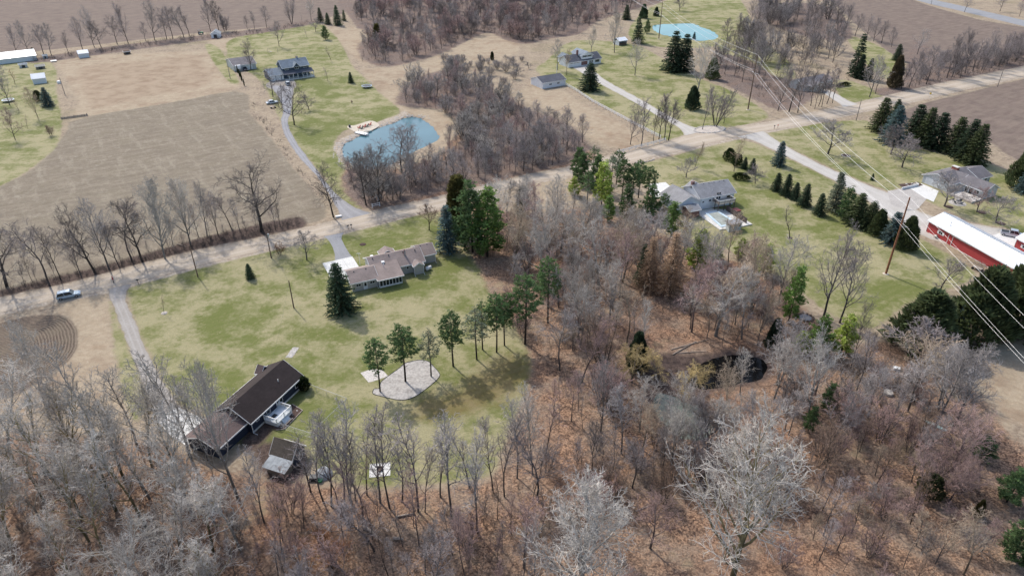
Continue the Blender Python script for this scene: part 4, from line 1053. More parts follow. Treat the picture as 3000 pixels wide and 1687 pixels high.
for a in [(818, 137, 66, 'maple', 'mauve', 'bare lawn tree behind the blue farmhouse', .9), (900, 112, 84, 'sapling', 'grey', 'small bare sapling on the lawn behind the blue farmhouse', 1.3), (925, 94, 58, 'orchard', 'grey', 'low grey bare tree in front of the far spruces', 1.03), (970, 178, 135, 'sapling', 'dark', 'slim dark bare tree on the lawn right of the blue farmhouse', 1.6), (735, 206, 132, 'maple', 'dark', 'bare tree in front of the grey gabled garage', 1.0),
          (800, 285, 212, 'oak', 'mauve', 'bare tree in front of the blue farmhouse garage', .95), (862, 366, 262, 'oak', 'dark', 'large dark bare tree at the bend of the long gravel driveway', 1.0), (827, 318, 255, 'maple', 'mauve', 'bare tree beside the parked silver sedan', 1.0), (905, 322, 283, 'orchard', 'mauve', 'low bare tree on the lawn right of the long gravel driveway', 1.26), (960, 238, 196, 'sapling', 'mauve', 'bare sapling in the reddish planting bed', 1.6), (1031, 303, 294, 'bush', 'brown', 'tiny brown shrub on the pond lawn', .9),
          (977, 636, 498, 'oak', 'dark', 'dark bare tree at the mouth of the long gravel driveway', .8), (1073, 602, 458, 'forest', 'dark', 'bare tree left of the white rail sign by the road', 1.2), (1111, 598, 446, 'forest', 'dark', 'bare tree behind the white rail sign by the road', 1.2),
          (1178, 505, 385, 'oak', 'mauve', 'wide bare tree leaning over the blue pond', 1.25), (1190, 500, 380, 'oak', 'mauve', 'wide bare tree on the near bank of the blue pond', 1.2), (1257, 674, 605, 'orchard', 'brown', 'bare fruit tree on the lawn of the tan roofed ranch', 0.92), (899, 762, 682, 'orchard', 'grey', 'grey bare tree left of the asphalt driveway', 0.98), (820, 747, 714, 'bush', 'rust', 'reddish bare shrub near the roadside transformer pole', 1.1),
          (1732, 152, 92, 'maple', 'pale', 'bare tree behind the white house with dormer', .9), (1800, 155, 52, 'maple', 'pale', 'bare tree in front of the white roofed shelter', .9), (1860, 222, 126, 'maple', 'pale', 'symmetrical bare tree alone on the white house lawn', .9), (1633, 206, 122, 'maple', 'pale', 'bare tree left of the white house with dormer', .9), (1660, 221, 145, 'slender', 'tan', 'slim bare tree between white garage and white house', 1.2), (2043, 272, 140, 'maple', 'silver', 'silvery bare tree right of the big dark evergreens', .95),
          (1991, 32, -8, 'orchard', 'mauve', 'bare tree on the slope above the turquoise pond', 1.03), (2096, 370, 255, 'clump', 'mauve', 'large many stemmed bare tree in the stone ringed bed', 1.15), (2058, 380, 262, 'slender', 'mauve', 'slim bare tree at the left of the stone ringed bed', .9), (2120, 362, 288, 'slender', 'mauve', 'slim bare tree at the right of the stone ringed bed', 1.1),
          (2036, 490, 418, 'slender', 'tan', 'upright bare tree on the lawn behind the pool house', 1.1), (2010, 521, 468, 'orchard', 'grey', 'low bare fruit tree on the lawn behind the pool house', 1.15), (2150, 503, 405, 'slender', 'tan', 'upright bare tree among small evergreens near the clipped hedge', 1.1), (2212, 538, 492, 'orchard', 'mauve', 'small mauve bare tree beside the clipped hedge', 1.15),
          (2425, 452, 358, 'orchard', 'grey', 'bare lawn tree under the power lines by the pale drive', 1.21), (2643, 491, 405, 'orchard', 'mauve', 'bare lawn tree in front of the tall evergreen grove', 1.15), (2610, 453, 375, 'orchard', 'mauve', 'greyish bare tree against the blue spruce of the grove', 1.09), (2313, 697, 608, 'sapling', 'dark', 'lone small bare tree in the middle of the right lawn', 1.7), (2412, 932, 712, 'maple', 'mauve', 'tall bare tree at the left edge of the right lawn', .85), (2460, 945, 735, 'maple', 'mauve', 'tall bare tree with fanned stems beside the right lawn', .9),
          (2754, 852, 768, 'orchard', 'mauve', 'rounded dark bare tree under the power lines', 1.15), (2766, 605, 515, 'orchard', 'grey', 'gnarled bare tree in a ring bed by the stone patio', 1.15), (2862, 621, 556, 'orchard', 'pink', 'purplish bare tree in a ring bed by the stone patio', 1.09), (2917, 653, 575, 'orchard', 'grey', 'gnarled bare tree in a ring bed right of the patio', 1.15),
          (2734, 1260, 1025, 'maple', 'grey', 'large forked bare tree at the edge of the right field', .9), (2788, 1266, 1045, 'maple', 'grey', 'large leaning bare tree beside the right field', .95), (2492, 1078, 885, 'slender', 'dark', 'thin tall bare tree near the right lawn', .7), (2535, 1088, 975, 'slender', 'dark', 'short crooked bare tree near the right lawn', 1.0),
          (1765, 1087, 925, 'clump', 'brown', 'fan shaped brown many stemmed tree in the middle woods', 1.0), (1878, 1052, 893, 'slender', 'silver', 'white barked birch in the middle woods', .9), (2168, 1155, 1030, 'slender', 'silver', 'white barked birch in front of the dark pond', 1.3), (2368, 1235, 1015, 'maple', 'silver', 'pale silvery bare tree below the yellow green pines', .8),
          (1850, 1120, 1022, 'willow', 'yellow', 'yellowish willow left of the dark pond', 1.15), (1930, 1110, 1030, 'willow', 'yellow', 'yellowish willow behind the murky pool', 1.1), (2005, 1155, 1050, 'willow', 'yellow', 'yellowish willow between dark pond and murky pool', 1.1), (2120, 1255, 1100, 'maple', 'tan', 'tan bare tree right of the murky pool', .9),
          (1990, 1290, 1120, 'maple', 'pale', 'pale grey bare tree in front of the murky pool', .8), (1760, 1265, 1080, 'maple', 'grey', 'grey bare tree left of the murky pool', .8), (1640, 1085, 905, 'forest', 'grey', 'tall bare tree over the bright leaf litter of the middle woods', .9), (1705, 1120, 940, 'forest', 'pink', 'pinkish bare tree in front of the fan shaped tree', .9),
          (2680, 1080, 950, 'orchard', 'mauve', 'broad low bare tree below the dark junipers', 1.44),
          (560, 1345, 1010, 'slender', 'pale', 'tall bare tree beside the dark house garage pad', 1.25), (697, 1458, 1120, 'maple', 'pale', 'bare tree spreading over the dark house roof', .7), (640, 1330, 1085, 'slender', 'pale', 'slim bare tree before the brown garage roof', .9), (610, 1350, 1110, 'slender', 'grey', 'slim grey bare tree before the brown garage roof', .8),
          (400, 1300, 1060, 'slender', 'pale', 'bare tree at the lower end of the gravel driveway', 1.3), (300, 1310, 1025, 'slender', 'pale', 'slim bare tree over the leaf strewn verge', 1.2), (142, 1215, 985, 'maple', 'silver', 'silvery bare tree over the ploughed plot', .75), (20, 1260, 1030, 'maple', 'silver', 'silvery bare tree at the left edge over the ploughed plot', .75), (210, 1300, 1120, 'maple', 'grey', 'bare tree below the ploughed plot', .7),
          (481, 918, 868, 'sapling', 'brown', 'young sapling in a mulch ring on the main lawn', 1.0)]:
    T(*a[:6], wide=a[6])
E1 = T(2140, 1715, 1300, 'silver', 'silver', 'huge white limbed bare tree with mossy trunk at the bottom right', wide=.82, bark='mossy')
T(1690, 1790, 1475, 'silver', 'silver', 'white limbed bare tree at the bottom centre', wide=1.05, bark='pale')
row([(948, 1470, 1250, 'slender', 'grey'), (971, 1483, 1225, 'slender', 'mauve'), (989, 1474, 1290, 'sapling', 'mauve'), (1009, 1474, 1245, 'slender', 'grey'), (1030, 1472, 1225, 'slender', 'grey', 1.2), (1043, 1469, 1270, 'slender', 'mauve'), (1114, 1472, 1225, 'slender', 'mauve', 1.2), (1142, 1489, 1240, 'slender', 'mauve'), (1178, 1469, 1275, 'sapling', 'mauve', 1.2), (1225, 1498, 1230, 'slender', 'mauve', 1.2), (1245, 1500, 1330, 'slender', 'mauve'), (1321, 1510, 1215, 'slender', 'grey', 1.2),
     (1376, 1428, 1240, 'sapling', 'mauve', 1.3), (1400, 1560, 1290, 'slender', 'grey', 1.1), (1446, 1443, 1220, 'slender', 'mauve'), (1478, 1454, 1235, 'slender', 'mauve'), (910, 1440, 1230, 'sapling', 'mauve', 1.3), (1075, 1450, 1260, 'sapling', 'mauve', 1.2), (1290, 1455, 1250, 'sapling', 'grey', 1.2), (1515, 1400, 1160, 'slender', 'pale'), (1560, 1390, 1150, 'slender', 'pale'), (1600, 1330, 1150, 'sapling', 'pink', 1.2)],
    'slender trees along the lower lawn edge', '{} slender bare tree along the lower edge of the main lawn')
row([(1847, 424, 318, 'maple', 'mauve', .8), (1879, 426, 292, 'slender', 'mauve', 1.2), (1914, 413, 320, 'slender', 'dark'), (1930, 410, 278, 'slender', 'dark', 1.2), (1946, 410, 281, 'slender', 'mauve', 1.2), (1958, 412, 296, 'slender', 'dark', 1.5)], 'bare trees at the foot of the white house drive', '{} bare tree of the clump between white fence and pale drive')
row([(2279, 325, 210, 'maple', 'mauve', .8), (2311, 328, 200, 'oak', 'dark', .8), (2337, 331, 212, 'slender', 'mauve', 1.3), (2375, 311, 215, 'slender', 'dark', 1.2), (2387, 319, 230, 'slender', 'dark'), (2398, 311, 215, 'slender', 'mauve', 1.2), (2407, 314, 212, 'slender', 'dark'), (2422, 305, 205, 'slender', 'mauve', 1.2), (2439, 303, 210, 'slender', 'dark', 1.2)], 'roadside trees before the hidden house', '{} bare roadside tree in front of the house hidden among trees')
row([(2547, 285, 175, 'maple', 'grey', .85), (2565, 275, 190, 'slender', 'mauve', 1.2), (2640, 262, 180, 'slender', 'mauve', 1.2), (2663, 258, 160, 'maple', 'mauve', .9), (2713, 248, 146, 'maple', 'mauve', 1.0), (2774, 229, 118, 'maple', 'mauve', 1.0), (2790, 225, 130, 'slender', 'dark', 1.2), (2827, 216, 108, 'maple', 'mauve', .9), (2850, 210, 120, 'slender', 'mauve', 1.5), (2876, 205, 105, 'maple', 'mauve', .8), (2905, 200, 120, 'slender', 'grey', 1.5), (2926, 194, 110, 'maple', 'mauve', .9), (2950, 188, 118, 'slender', 'mauve', 1.5), (2975, 182, 105, 'maple', 'mauve', .9), (2687, 160, 96, 'oak', 'grey', .9), (3010, 176, 105, 'maple', 'mauve', .9)], 'trees in the upper right hedgerow', '{} bare tree in the hedgerow between dirt road and upper right field')
row([(2505, 108, 45, 'forest', 'mauve', 1.1), (2538, 116, 55, 'maple', 'mauve', .9), (2559, 122, 58, 'maple', 'mauve', .8), (2582, 127, 68, 'forest', 'mauve', 1.1), (2611, 139, 85, 'maple', 'mauve', .9)], 'trees along the back lawn hedge', '{} bare tree in the hedge between back lawn and upper right field')
row([(2728, 14, -25, 'sapling', 'dark', 1.8), (2825, 37, -12, 'forest', 'mauve', 1.2), (2929, 35, -10, 'forest', 'mauve', 1.2), (2986, 49, 0, 'maple', 'mauve', .9)], 'trees by the distant paved road', '{} bare tree beside the distant paved road')
row([(28, 308, 205, 'maple', 'grey', .85), (55, 325, 275, 'sapling', 'pink', 1.4), (112, 347, 262, 'maple', 'tan', .8), (44, 247, 200, 'sapling', 'rust', 2.0), (45, 410, 330, 'maple', 'pink', .95), (82, 378, 340, 'sapling', 'pink', 1.4), (150, 398, 368, 'bush', 'brown', 1.0)], 'bare yard trees at the left edge', '{} bare yard tree on the left lawn')
# conifers, each with its own description
for a in [(1000, 908, 770, 'spruce', 'spruce', 'large dark spruce at the corner of the tan roofed ranch', 1.0), (733, 815, 772, 'spruce', 'spruce', 'small dark spruce alone on the main lawn near the road', 1.0), (1312, 738, 600, 'loose', 'bluespruce', 'tall blue spruce right of the tan roofed ranch', 1.0),
          (1345, 688, 515, 'cedar', 'olive', 'tall columnar arborvitae behind the blue spruce', .95), (1328, 680, 552, 'cedar', 'cedar', 'narrow dark arborvitae behind the blue spruce', .6), (1385, 738, 530, 'whitepine', 'pine', 'tall green pine, left of the pair beside the tan roofed ranch', .85), (1428, 752, 550, 'whitepine', 'wpine', 'bright green pine, right of the pair beside the tan roofed ranch', .85),
          (1531, 625, 548, 'cedar', 'cedar', 'lone dark juniper near the bend of the road', 1.2), (1692, 518, 430, 'whitepine', 'pine', 'dark pine nearest the road in the central pine group', .9), (1737, 522, 428, 'thinpine', 'pine', 'second dark pine near the road in the central pine group', 1.0), (1762, 600, 472, 'whitepine', 'wpine2', 'tall yellow green pine in the central pine group', .75), (1682, 572, 518, 'whitepine', 'wpine2', 'short yellow pine at the left of the central pine group', 1.1),
          (1820, 598, 468, 'redpine', 'pine', 'bare trunked pine in the middle of the central pine group', .8), (1850, 602, 477, 'redpine', 'pine', 'bare trunked pine right of the middle in the central pine group', .8), (1895, 595, 487, 'redpine', 'pine', 'pine behind the pool house garage roof', .9), (1903, 640, 540, 'whitepine', 'pine', 'dense pine left of the pool house', .9), (1940, 628, 565, 'redpine', 'pine', 'pine touching the pool house garage', 1.0), (1966, 690, 592, 'whitepine', 'wpine', 'lowest pine in front of the pool house', .85), (1720, 600, 500, 'thinpine', 'pine', 'thin pine in the left of the central pine group', 1.0), (1790, 560, 450, 'thinpine', 'greypine', 'greyish thin pine near the road in the central pine group', .9),
          (1879, 832, 714, 'loose', 'spruce', 'slim dark spruce left of the tan larches', .8), (1605, 945, 752, 'redpine', 'pine', 'tall pine at the left of the middle woods', .75), (1538, 1008, 802, 'redpine', 'pine', 'tall pine at the lawn edge of the middle woods', .85), (1960, 858, 678, 'larch', 'larch', 'tall pale tan larch in the middle woods', .95), (1900, 850, 690, 'larch', 'larch', 'shorter tan larch left of the tall one', .85),
          (2040, 790, 670, 'whitepine', 'wpine2', 'bright yellow green pine left of the pool house lawn', .95), (2098, 760, 722, 'whitepine', 'wpine2', 'low yellow green pine beside the pool house lawn', 1.5), (2170, 755, 700, 'whitepine', 'wpine2', 'small yellow green pine at the wood edge', 1.3), (2235, 802, 714, 'whitepine', 'wpine2', 'yellow green pine at the lower corner of the pool house lawn', 1.0), (2310, 940, 778, 'whitepine', 'wpine', 'tall narrow green pine at the left edge of the right lawn', .55),
          (2396, 1036, 925, 'whitepine', 'wpine', 'left of two bright pines below the right lawn', .95), (2463, 1034, 922, 'whitepine', 'wpine2', 'right of two bright pines below the right lawn', .95), (2346, 1030, 972, 'whitepine', 'wpine2', 'low bright pine beside the two bright pines', 1.4),
          (2870, 1342, 1280, 'whitepine', 'pine', 'green pine at the edge of the right field', 1.4), (2949, 1470, 1370, 'whitepine', 'pine', 'bright green pine in the lower right woods', 1.0), (2716, 1452, 1395, 'round', 'cedar', 'small dark evergreen in the lower right leaf litter', .8), (2964, 1640, 1525, 'whitepine', 'pine', 'green pine at the lower right corner', .9), (2862, 1510, 1465, 'juniper', 'olive', 'olive juniper in the lower right woods', .6), (2425, 1200, 1122, 'whitepine', 'pine', 'green pine among silvery branches right of the murky pool', .9), (2367, 1262, 1190, 'whitepine', 'pine', 'half hidden green pine below the silvery tree', .8),
          (1864, 1075, 975, 'juniper', 'dkspruce', 'dark evergreen behind the white barked birch', .7), (2262, 1015, 935, 'juniper', 'dkspruce', 'dark evergreen behind the dark pond', .6),
          (2695, 1008, 858, 'juniper', 'juniper', 'big dark juniper at the lower end of the right lawn', 1.3), (2800, 985, 888, 'blue', 'bluespruce', 'pale blue spruce between the two big dark junipers', .8), (2852, 985, 790, 'juniper', 'juniper', 'big dark juniper beside the field lane', 1.0), (2975, 962, 762, 'juniper', 'juniper', 'largest dark juniper at the right edge', 1.0),
          (2281, 485, 413, 'blue', 'bluespruce', 'blue spruce beside the pale drive', .85), (2554, 528, 508, 'blue', 'spruce', 'tiny spruce on the lawn near the brick chimney house', .9), (2135, 470, 436, 'round', 'boxw', 'round dark shrub left of the bare tree near the clipped hedge', .8), (2158, 485, 452, 'round', 'boxw', 'round dark shrub right of the bare tree near the clipped hedge', .8), (2180, 495, 460, 'spruce', 'dkspruce', 'left of two small dark spruces near the clipped hedge', 1.0), (2202, 506, 463, 'spruce', 'dkspruce', 'right of two small dark spruces near the clipped hedge', 1.0),
          (143, 311, 255, 'blue', 'bluespruce', 'blue green spruce on the left lawn', 1.0), (114, 296, 266, 'round', 'cedar', 'dark evergreen beside the left blue green spruce', .7), (99, 160, 140, 'cedar', 'dkspruce', 'small dark evergreen behind the long metal shed', 1.2), (939, 66, 22, 'loose', 'dkspruce', 'leftmost dark spruce in the far group behind the lawn', 1.1), (961, 72, 37, 'spruce', 'spruce', 'second dark spruce in the far group behind the lawn', 1.0), (989, 75, 15, 'spruce', 'spruce', 'tallest spruce in the far group behind the lawn', .8), (1009, 62, 29, 'loose', 'spruce', 'rightmost spruce in the far group behind the lawn', 1.0), (954, 117, 75, 'whitepine', 'pine', 'small green pine at the lawn corner below the far spruces', 1.0), (1028, 243, 211, 'spruce', 'spruce', 'small dark spruce left of the trampoline', 1.0), (1108, 133, 70, 'cedar', 'olive', 'brownish cedar at the edge of the far wood', 1.0), (1442, 177, 152, 'cedar', 'cedar', 'tiny dark cedar in the marsh', 1.2),
          (1835, 58, 14, 'spruce', 'spruce', 'first dark spruce at the top centre', 1.1), (1885, 54, 13, 'juniper', 'spruce', 'second dark spruce at the top centre', .8), (1922, 48, 21, 'juniper', 'spruce', 'third dark spruce at the top centre', .8), (1867, 127, 50, 'loose', 'spruce', 'tall spruce left of the turquoise pond', 1.1), (1895, 98, 58, 'whitepine', 'pine', 'pine on the left bank of the turquoise pond', .9), (1970, 208, 88, 'spruce', 'dkspruce', 'left of two huge dark evergreens behind the white house lawn', 1.0), (2002, 208, 97, 'spruce', 'dkspruce', 'right of two huge dark evergreens behind the white house lawn', 1.0), (2085, 232, 172, 'juniper', 'juniper', 'dark evergreen behind the silvery bare tree', .8), (2027, 320, 253, 'juniper', 'dkspruce', 'dark evergreen by the stone ringed bed', .75), (1728, 265, 183, 'spruce', 'dkspruce', 'large dark spruce in front of the white house', 1.3), (2033, 116, 94, 'blue', 'bluespruce', 'small blue spruce on the right bank of the turquoise pond', .9),
          (2503, 224, 97, 'loose', 'dkspruce', 'tallest dark spruce right of the hidden house', .8), (2514, 230, 158, 'spruce', 'dkspruce', 'shorter dark spruce right of the hidden house', .9), (2541, 236, 170, 'spruce', 'dkspruce', 'third dark spruce right of the hidden house', .8), (2626, 178, 129, 'blue', 'spruce', 'broad dark spruce on the back lawn', 1.0), (2617, 256, 164, 'juniper', 'brcedar', 'brownish cedar beside the upper right hedgerow', .6), (2282, 42, 8, 'loose', 'spruce', 'small dark spruce in the upper right wood', 1.2)]:
    T(*a[:6], wide=a[6])
for a in [(1705, 545, 448, 'whitepine', 'pine', 'dense pine behind the short yellow pine', .8), (1745, 560, 455, 'whitepine', 'pine', 'dense pine behind the tall yellow green pine', .8), (1805, 540, 440, 'redpine', 'pine', 'pine closest to the curved stone wall', .9), (1870, 580, 470, 'redpine', 'pine', 'pine between the trunked pines and the pool house', .9), (1835, 640, 540, 'whitepine', 'pine', 'low pine in front of the trunked pines', .8), (1780, 650, 570, 'whitepine', 'wpine', 'low bright pine below the tall yellow green pine', .8)]:
    T(*a[:6], wide=a[6])
row([(2273, 558, 506, 'spruce', 'dkspruce', 1.1), (2301, 572, 509, 'spruce', 'dkspruce', 1.0), (2327, 584, 534, 'spruce', 'dkspruce', 1.05), (2356, 603, 538, 'spruce', 'dkspruce', 1.0), (2397, 629, 566, 'blue', 'spruce', .9), (2440, 618, 502, 'loose', 'greypine', 1.0), (2471, 640, 548, 'whitepine', 'pine', .85), (2506, 658, 565, 'spruce', 'juniper', 1.2), (2544, 670, 588, 'spruce', 'juniper', 1.2), (2568, 686, 614, 'juniper', 'juniper', .8), (2608, 710, 620, 'blue', 'bluespruce', 1.05), (2649, 728, 636, 'juniper', 'juniper', .75)],
    'evergreens in the screen row', '{} evergreen in the screen row between the pale drive and right lawn')
row([(2575, 381, 285, 'spruce', 'juniper', 1.2), (2622, 340, 290, 'spruce', 'spruce', 1.2), (2611, 420, 308, 'blue', 'bluespruce', 1.0), (2672, 412, 304, 'spruce', 'dkspruce', 1.2), (2704, 425, 314, 'spruce', 'juniper', 1.1), (2740, 435, 328, 'spruce', 'dkspruce', 1.2), (2790, 448, 342, 'spruce', 'juniper', 1.2), (2825, 465, 348, 'spruce', 'dkspruce', 1.1), (2850, 480, 362, 'spruce', 'juniper', 1.1)], 'tall evergreens of the grove', '{} tall evergreen in the grove beside the right field')
T(2985, 545, 435, 'juniper', 'juniper', 'dark evergreen at the right edge behind the brick chimney house', wide=.8)
T(3000, 565, 462, 'blue', 'bluespruce', 'blue spruce at the right edge behind the brick chimney house', wide=.8)
row([(1114, 1147, 990, 'redpine', 'pine', .8), (1188, 1117, 952, 'redpine', 'pine', .95), (1263, 1102, 965, 'thinpine', 'greypine', .85), (1328, 1073, 913, 'redpine', 'pine', .9), (1397, 1053, 898, 'thinpine', 'greypine', .85), (1414, 1024, 878, 'thinpine', 'pine', .8), (1455, 1032, 857, 'redpine', 'pine', .75), (1478, 1012, 862, 'redpine', 'pine', .8)], 'pines in the curved row', '{} pine in the curved row from the gravel bed to the woods')
for i, (bx, by, ty) in enumerate([(697, 215, 192), (703, 226, 203), (709, 238, 212), (716, 252, 232)]):
    T(bx, by, ty, 'cedar', 'cedar', ['farthest', 'second farthest', 'second nearest', 'nearest'][i] + ' narrow arborvitae in the row beside the camper', 'arborvitae beside the camper', .45)
for (x0, y0, x1, y1, hh, lab) in [(2148, 524, 2192, 528, 2.2, 'clipped dark oval hedge behind the pool house'), (2452, 256, 2486, 250, 1.8, 'dark clipped hedge at the hidden house')]:
    a, b_ = G(x0, y0), G(x1, y1)
    o = tree_at((a + b_) / 2, hh, 'round', 'boxw', lab)
    o.name = 'clipped_hedge'
    o.rotation_euler = (0, 0, math.atan2(b_.y - a.y, b_.x - a.x))
    s = hh / 3
    o.scale = ((b_ - a).length / 3.0, s * 1.0, s)
T(896, 1195, 1120, 'round', 'boxw', 'rounded dark shrub at the corner of the dark house', wide=.75) if False else tree_at(G(893, 1140), 2.9, 'cedar', 'boxw', 'rounded dark shrub at the corner of the dark house', wide=1.9)

# ---- woods: trees scattered inside surveyed stands
def inside(p, poly):
    c = False
    n = len(poly)
    for i in range(n):
        a, b_ = poly[i], poly[i - 1]
        if (a[1] > p[1]) != (b_[1] > p[1]) and p[0] < (b_[0] - a[0]) * (p[1] - a[1]) / (b_[1] - a[1]) + a[0]: c = not c
    return c
KEEP = [(PW[k], 0.5) for k in PW]
taken = [(o.location.x, o.location.y) for o in C.objects if o.type == 'EMPTY' and o.get('category') == 'tree']
def before(p, f):
    d = Vector((-f[0], -f[1])).normalized()
    v = Vector((p[0] - f[0], p[1] - f[1]))
    t = v.dot(d)
    return -3.0 < t < f[2] * 1.5 and abs(v.x * d.y - v.y * d.x) < f[2] * .27 + .8
SHOW += [(*G(2150, 1100)[:2], 6), (*G(2100, 1105)[:2], 6), (*G(2200, 1090)[:2], 6), (*G(2030, 1000)[:2], 5), (*G(1640, 1010)[:2], 5), (*G(1560, 1230)[:2], 6), (*G(2600, 1154)[:2], 4)]
def scatter(poly, spacing, maxn, seed, clear=.8):
    rr = random.Random(seed)
    w = [(p.x, p.y) for p in GP(poly)]
    xs, ys_ = [p[0] for p in w], [p[1] for p in w]
    out = []
    for _ in range(maxn * 40):
        if len(out) >= maxn: break
        p = (rr.uniform(min(xs), max(xs)), rr.uniform(min(ys_), max(ys_)))
        if not inside(p, w) or any(inside(p, k) for k, _ in KEEP): continue
        sp = spacing * rr.uniform(.75, 1.25)
        if any((p[0] - q[0]) ** 2 + (p[1] - q[1]) ** 2 < sp * sp for q in out): continue
        if any((p[0] - q[0]) ** 2 + (p[1] - q[1]) ** 2 < (sp * clear) ** 2 for q in taken): continue
        if any(before(p, f) for f in SHOW): continue
        out.append(p)
    taken.extend(out)
    return out
LAND = {'the ploughed plot': (90, 1120), 'the dark house garage': (600, 1290), 'the old brown roofed shed': (815, 1330), 'the lower left corner': (0, 1687), 'the left edge': (0, 1400), 'the fire pit slab': (1113, 1376), 'the bottom white tree': (1690, 1580), 'the huge white tree': (2215, 1450), 'the murky pool': (2000, 1230), 'the dark pond': (2150, 1080), 'the kayak': (2738, 1248), 'the lower right corner': (3000, 1687), 'the pale fallen log': (1167, 1580), 'the fan shaped brown tree': (1765, 1010), 'the tall tan larch': (1960, 760), 'the pool house': (2060, 600), 'the lawn edge pine': (1538, 880), 'the two bright pines': (2430, 980), 'the pines beside the ranch': (1420, 650), 'the white barked birch': (1885, 960), 'the bottom edge': (420, 1687), 'the bottom edge middle': (1250, 1687), 'the right field': (2880, 1250)}
ADJ = dict(silver='silvery', pale='pale grey', grey='grey', mauve='mauve grey', dark='dark', pink='pinkish', tan='tan', brown='brown', rust='russet', yellow='yellowish')
RANK = ['nearest', 'second nearest', 'third nearest', 'fourth nearest', 'fifth nearest', 'sixth nearest', 'seventh nearest', 'eighth nearest', 'ninth nearest', 'tenth nearest'] + ['eleventh nearest', 'twelfth nearest', 'thirteenth nearest']
def to_px(x_, y_, z_):
    dz = CAM_H - z_
    d = y_ * C_ + dz * S_
    return 1500 + F_PX * x_ / d, 843.5 - F_PX * (y_ * S_ - dz * C_) / d
stands = []
def stand(poly, spacing, maxn, seed, hr, kinds, where, group, wide=1.0, bark=None):
    rr = random.Random(seed + 1)
    for p in scatter(poly, spacing, maxn, seed):
        kind, colour = rr.choice(kinds)
        h = rr.uniform(*hr) * (.45 if kind == 'bush' else .6 if kind in ('clump', 'orchard') else .75 if kind == 'sapling' else 1)
        nm = {'bush': 'shrub', 'sapling': 'sapling', 'clump': 'many stemmed tree', 'orchard': 'low bare tree', 'slender': 'slender tree'}.get(kind, 'bare tree')
        px = to_px(p[0], p[1], h * .6)
        lm = min(LAND, key=lambda k: (LAND[k][0] - px[0]) ** 2 + (LAND[k][1] - px[1]) ** 2)
        o = tree_at(p, h, kind, colour, 'x', group, wide * rr.uniform(.85, 1.15), bark if rr.random() < .5 else None)
        stands.append(((ADJ[colour], nm, where, lm), (LAND[lm][0] - px[0]) ** 2 + (LAND[lm][1] - px[1]) ** 2, o))
def label_stands():
    by = {}
    for k, d, o in stands: by.setdefault(k, []).append((d, o.name, o))
    for (adj, nm, where, lm), lst in by.items():
        lst.sort(key=lambda t: t[:2])
        for i, (_, _, o) in enumerate(lst):
            o['label'] = f'{adj} {nm} {where}, {RANK[min(i, 12)]} {lm}' if len(lst) > 1 else f'{adj} {nm} {where} by {lm}'
# lower left: dense pale crowns over mossy trunks
LL = [(-60, 1300), (150, 1300), (420, 1330), (560, 1400), (690, 1480), (720, 1560), (700, 2100), (-160, 2100)]
LM = [(720, 1500), (900, 1500), (1300, 1530), (1560, 1440), (1640, 1480), (1620, 2000), (720, 2100)]
LP = [(1560, 1400), (1700, 1290), (1900, 1300), (2100, 1300), (2300, 1280), (2420, 1330), (2420, 1500), (2250, 1520), (2000, 1480), (1700, 1470)]
LB = [(1640, 1560), (2000, 1520), (2300, 1560), (2350, 2000), (1640, 2000)]
LR = [(2420, 1300), (2700, 1290), (2850, 1380), (3050, 1560), (3150, 2050), (2350, 2050), (2380, 1500)]
RP = [(2250, 1120), (2420, 1060), (2560, 1100), (2700, 1110), (2760, 1190), (2700, 1280), (2480, 1300), (2280, 1270)]
MW = [(1440, 680), (1500, 640), (1640, 640), (1760, 640), (1880, 680), (2000, 730), (2130, 780), (2280, 850), (2320, 960), (2240, 1020), (2120, 1025), (1960, 1000), (1760, 1010), (1640, 1040), (1600, 900), (1520, 820)]
LE = [(1440, 860), (1540, 870), (1600, 1000), (1600, 1160), (1690, 1190), (1880, 1140), (1890, 1220), (1700, 1290), (1590, 1290), (1570, 1120)]
TH = [(1170, 300), (1230, 235), (1330, 215), (1400, 265), (1500, 300), (1560, 335), (1640, 360), (1720, 430), (1640, 480), (1520, 505), (1400, 530), (1300, 550), (1200, 575), (1080, 600), (1040, 575), (1010, 520), (1050, 500), (1180, 505), (1270, 480), (1330, 430), (1340, 380), (1300, 325)]
UR = [(2080, 200), (2120, 130), (2200, 60), (2260, 20), (2420, 30), (2480, 100), (2460, 190), (2340, 235), (2280, 300), (2180, 250)]
AP = [(1870, 1250), (1930, 1285), (2010, 1300), (2090, 1300), (2110, 1260), (2180, 1300), (2180, 1360), (1980, 1370), (1850, 1330)]
stand(LL, 4.8, 46, 21, (13.5, 18.5), [('forest', 'silver'), ('forest', 'pale'), ('forest', 'silver'), ('maple', 'pale'), ('forest', 'pale'), ('maple', 'silver')], 'in the lower left woods', 'trees of the lower left woods', .95, 'mossy')
stand(LM, 5.6, 30, 22, (10, 15), [('slender', 'mauve'), ('slender', 'grey'), ('forest', 'mauve'), ('slender', 'pink'), ('forest', 'pink'), ('sapling', 'brown'), ('bush', 'rust')], 'in the thin lower woods', 'trees of the lower middle woods', 1.0)
stand(LP, 6.2, 16, 23, (9, 14), [('forest', 'mauve'), ('slender', 'dark'), ('forest', 'grey'), ('sapling', 'brown'), ('bush', 'brown')], 'below the woodland pools', 'trees below the murky pool', 1.0)
stand(AP, 2.8, 15, 33, (8, 11), [('maple', 'pale'), ('maple', 'tan'), ('slender', 'pale'), ('maple', 'grey')], 'at the near edge of the pool', 'trees at the murky pool', .9)
stand(LB, 5.5, 9, 29, (8, 12), [('maple', 'pink'), ('bush', 'grey'), ('bush', 'pink'), ('slender', 'grey')], 'between the white limbed trees', 'trees between the white limbed trees', 1.0)
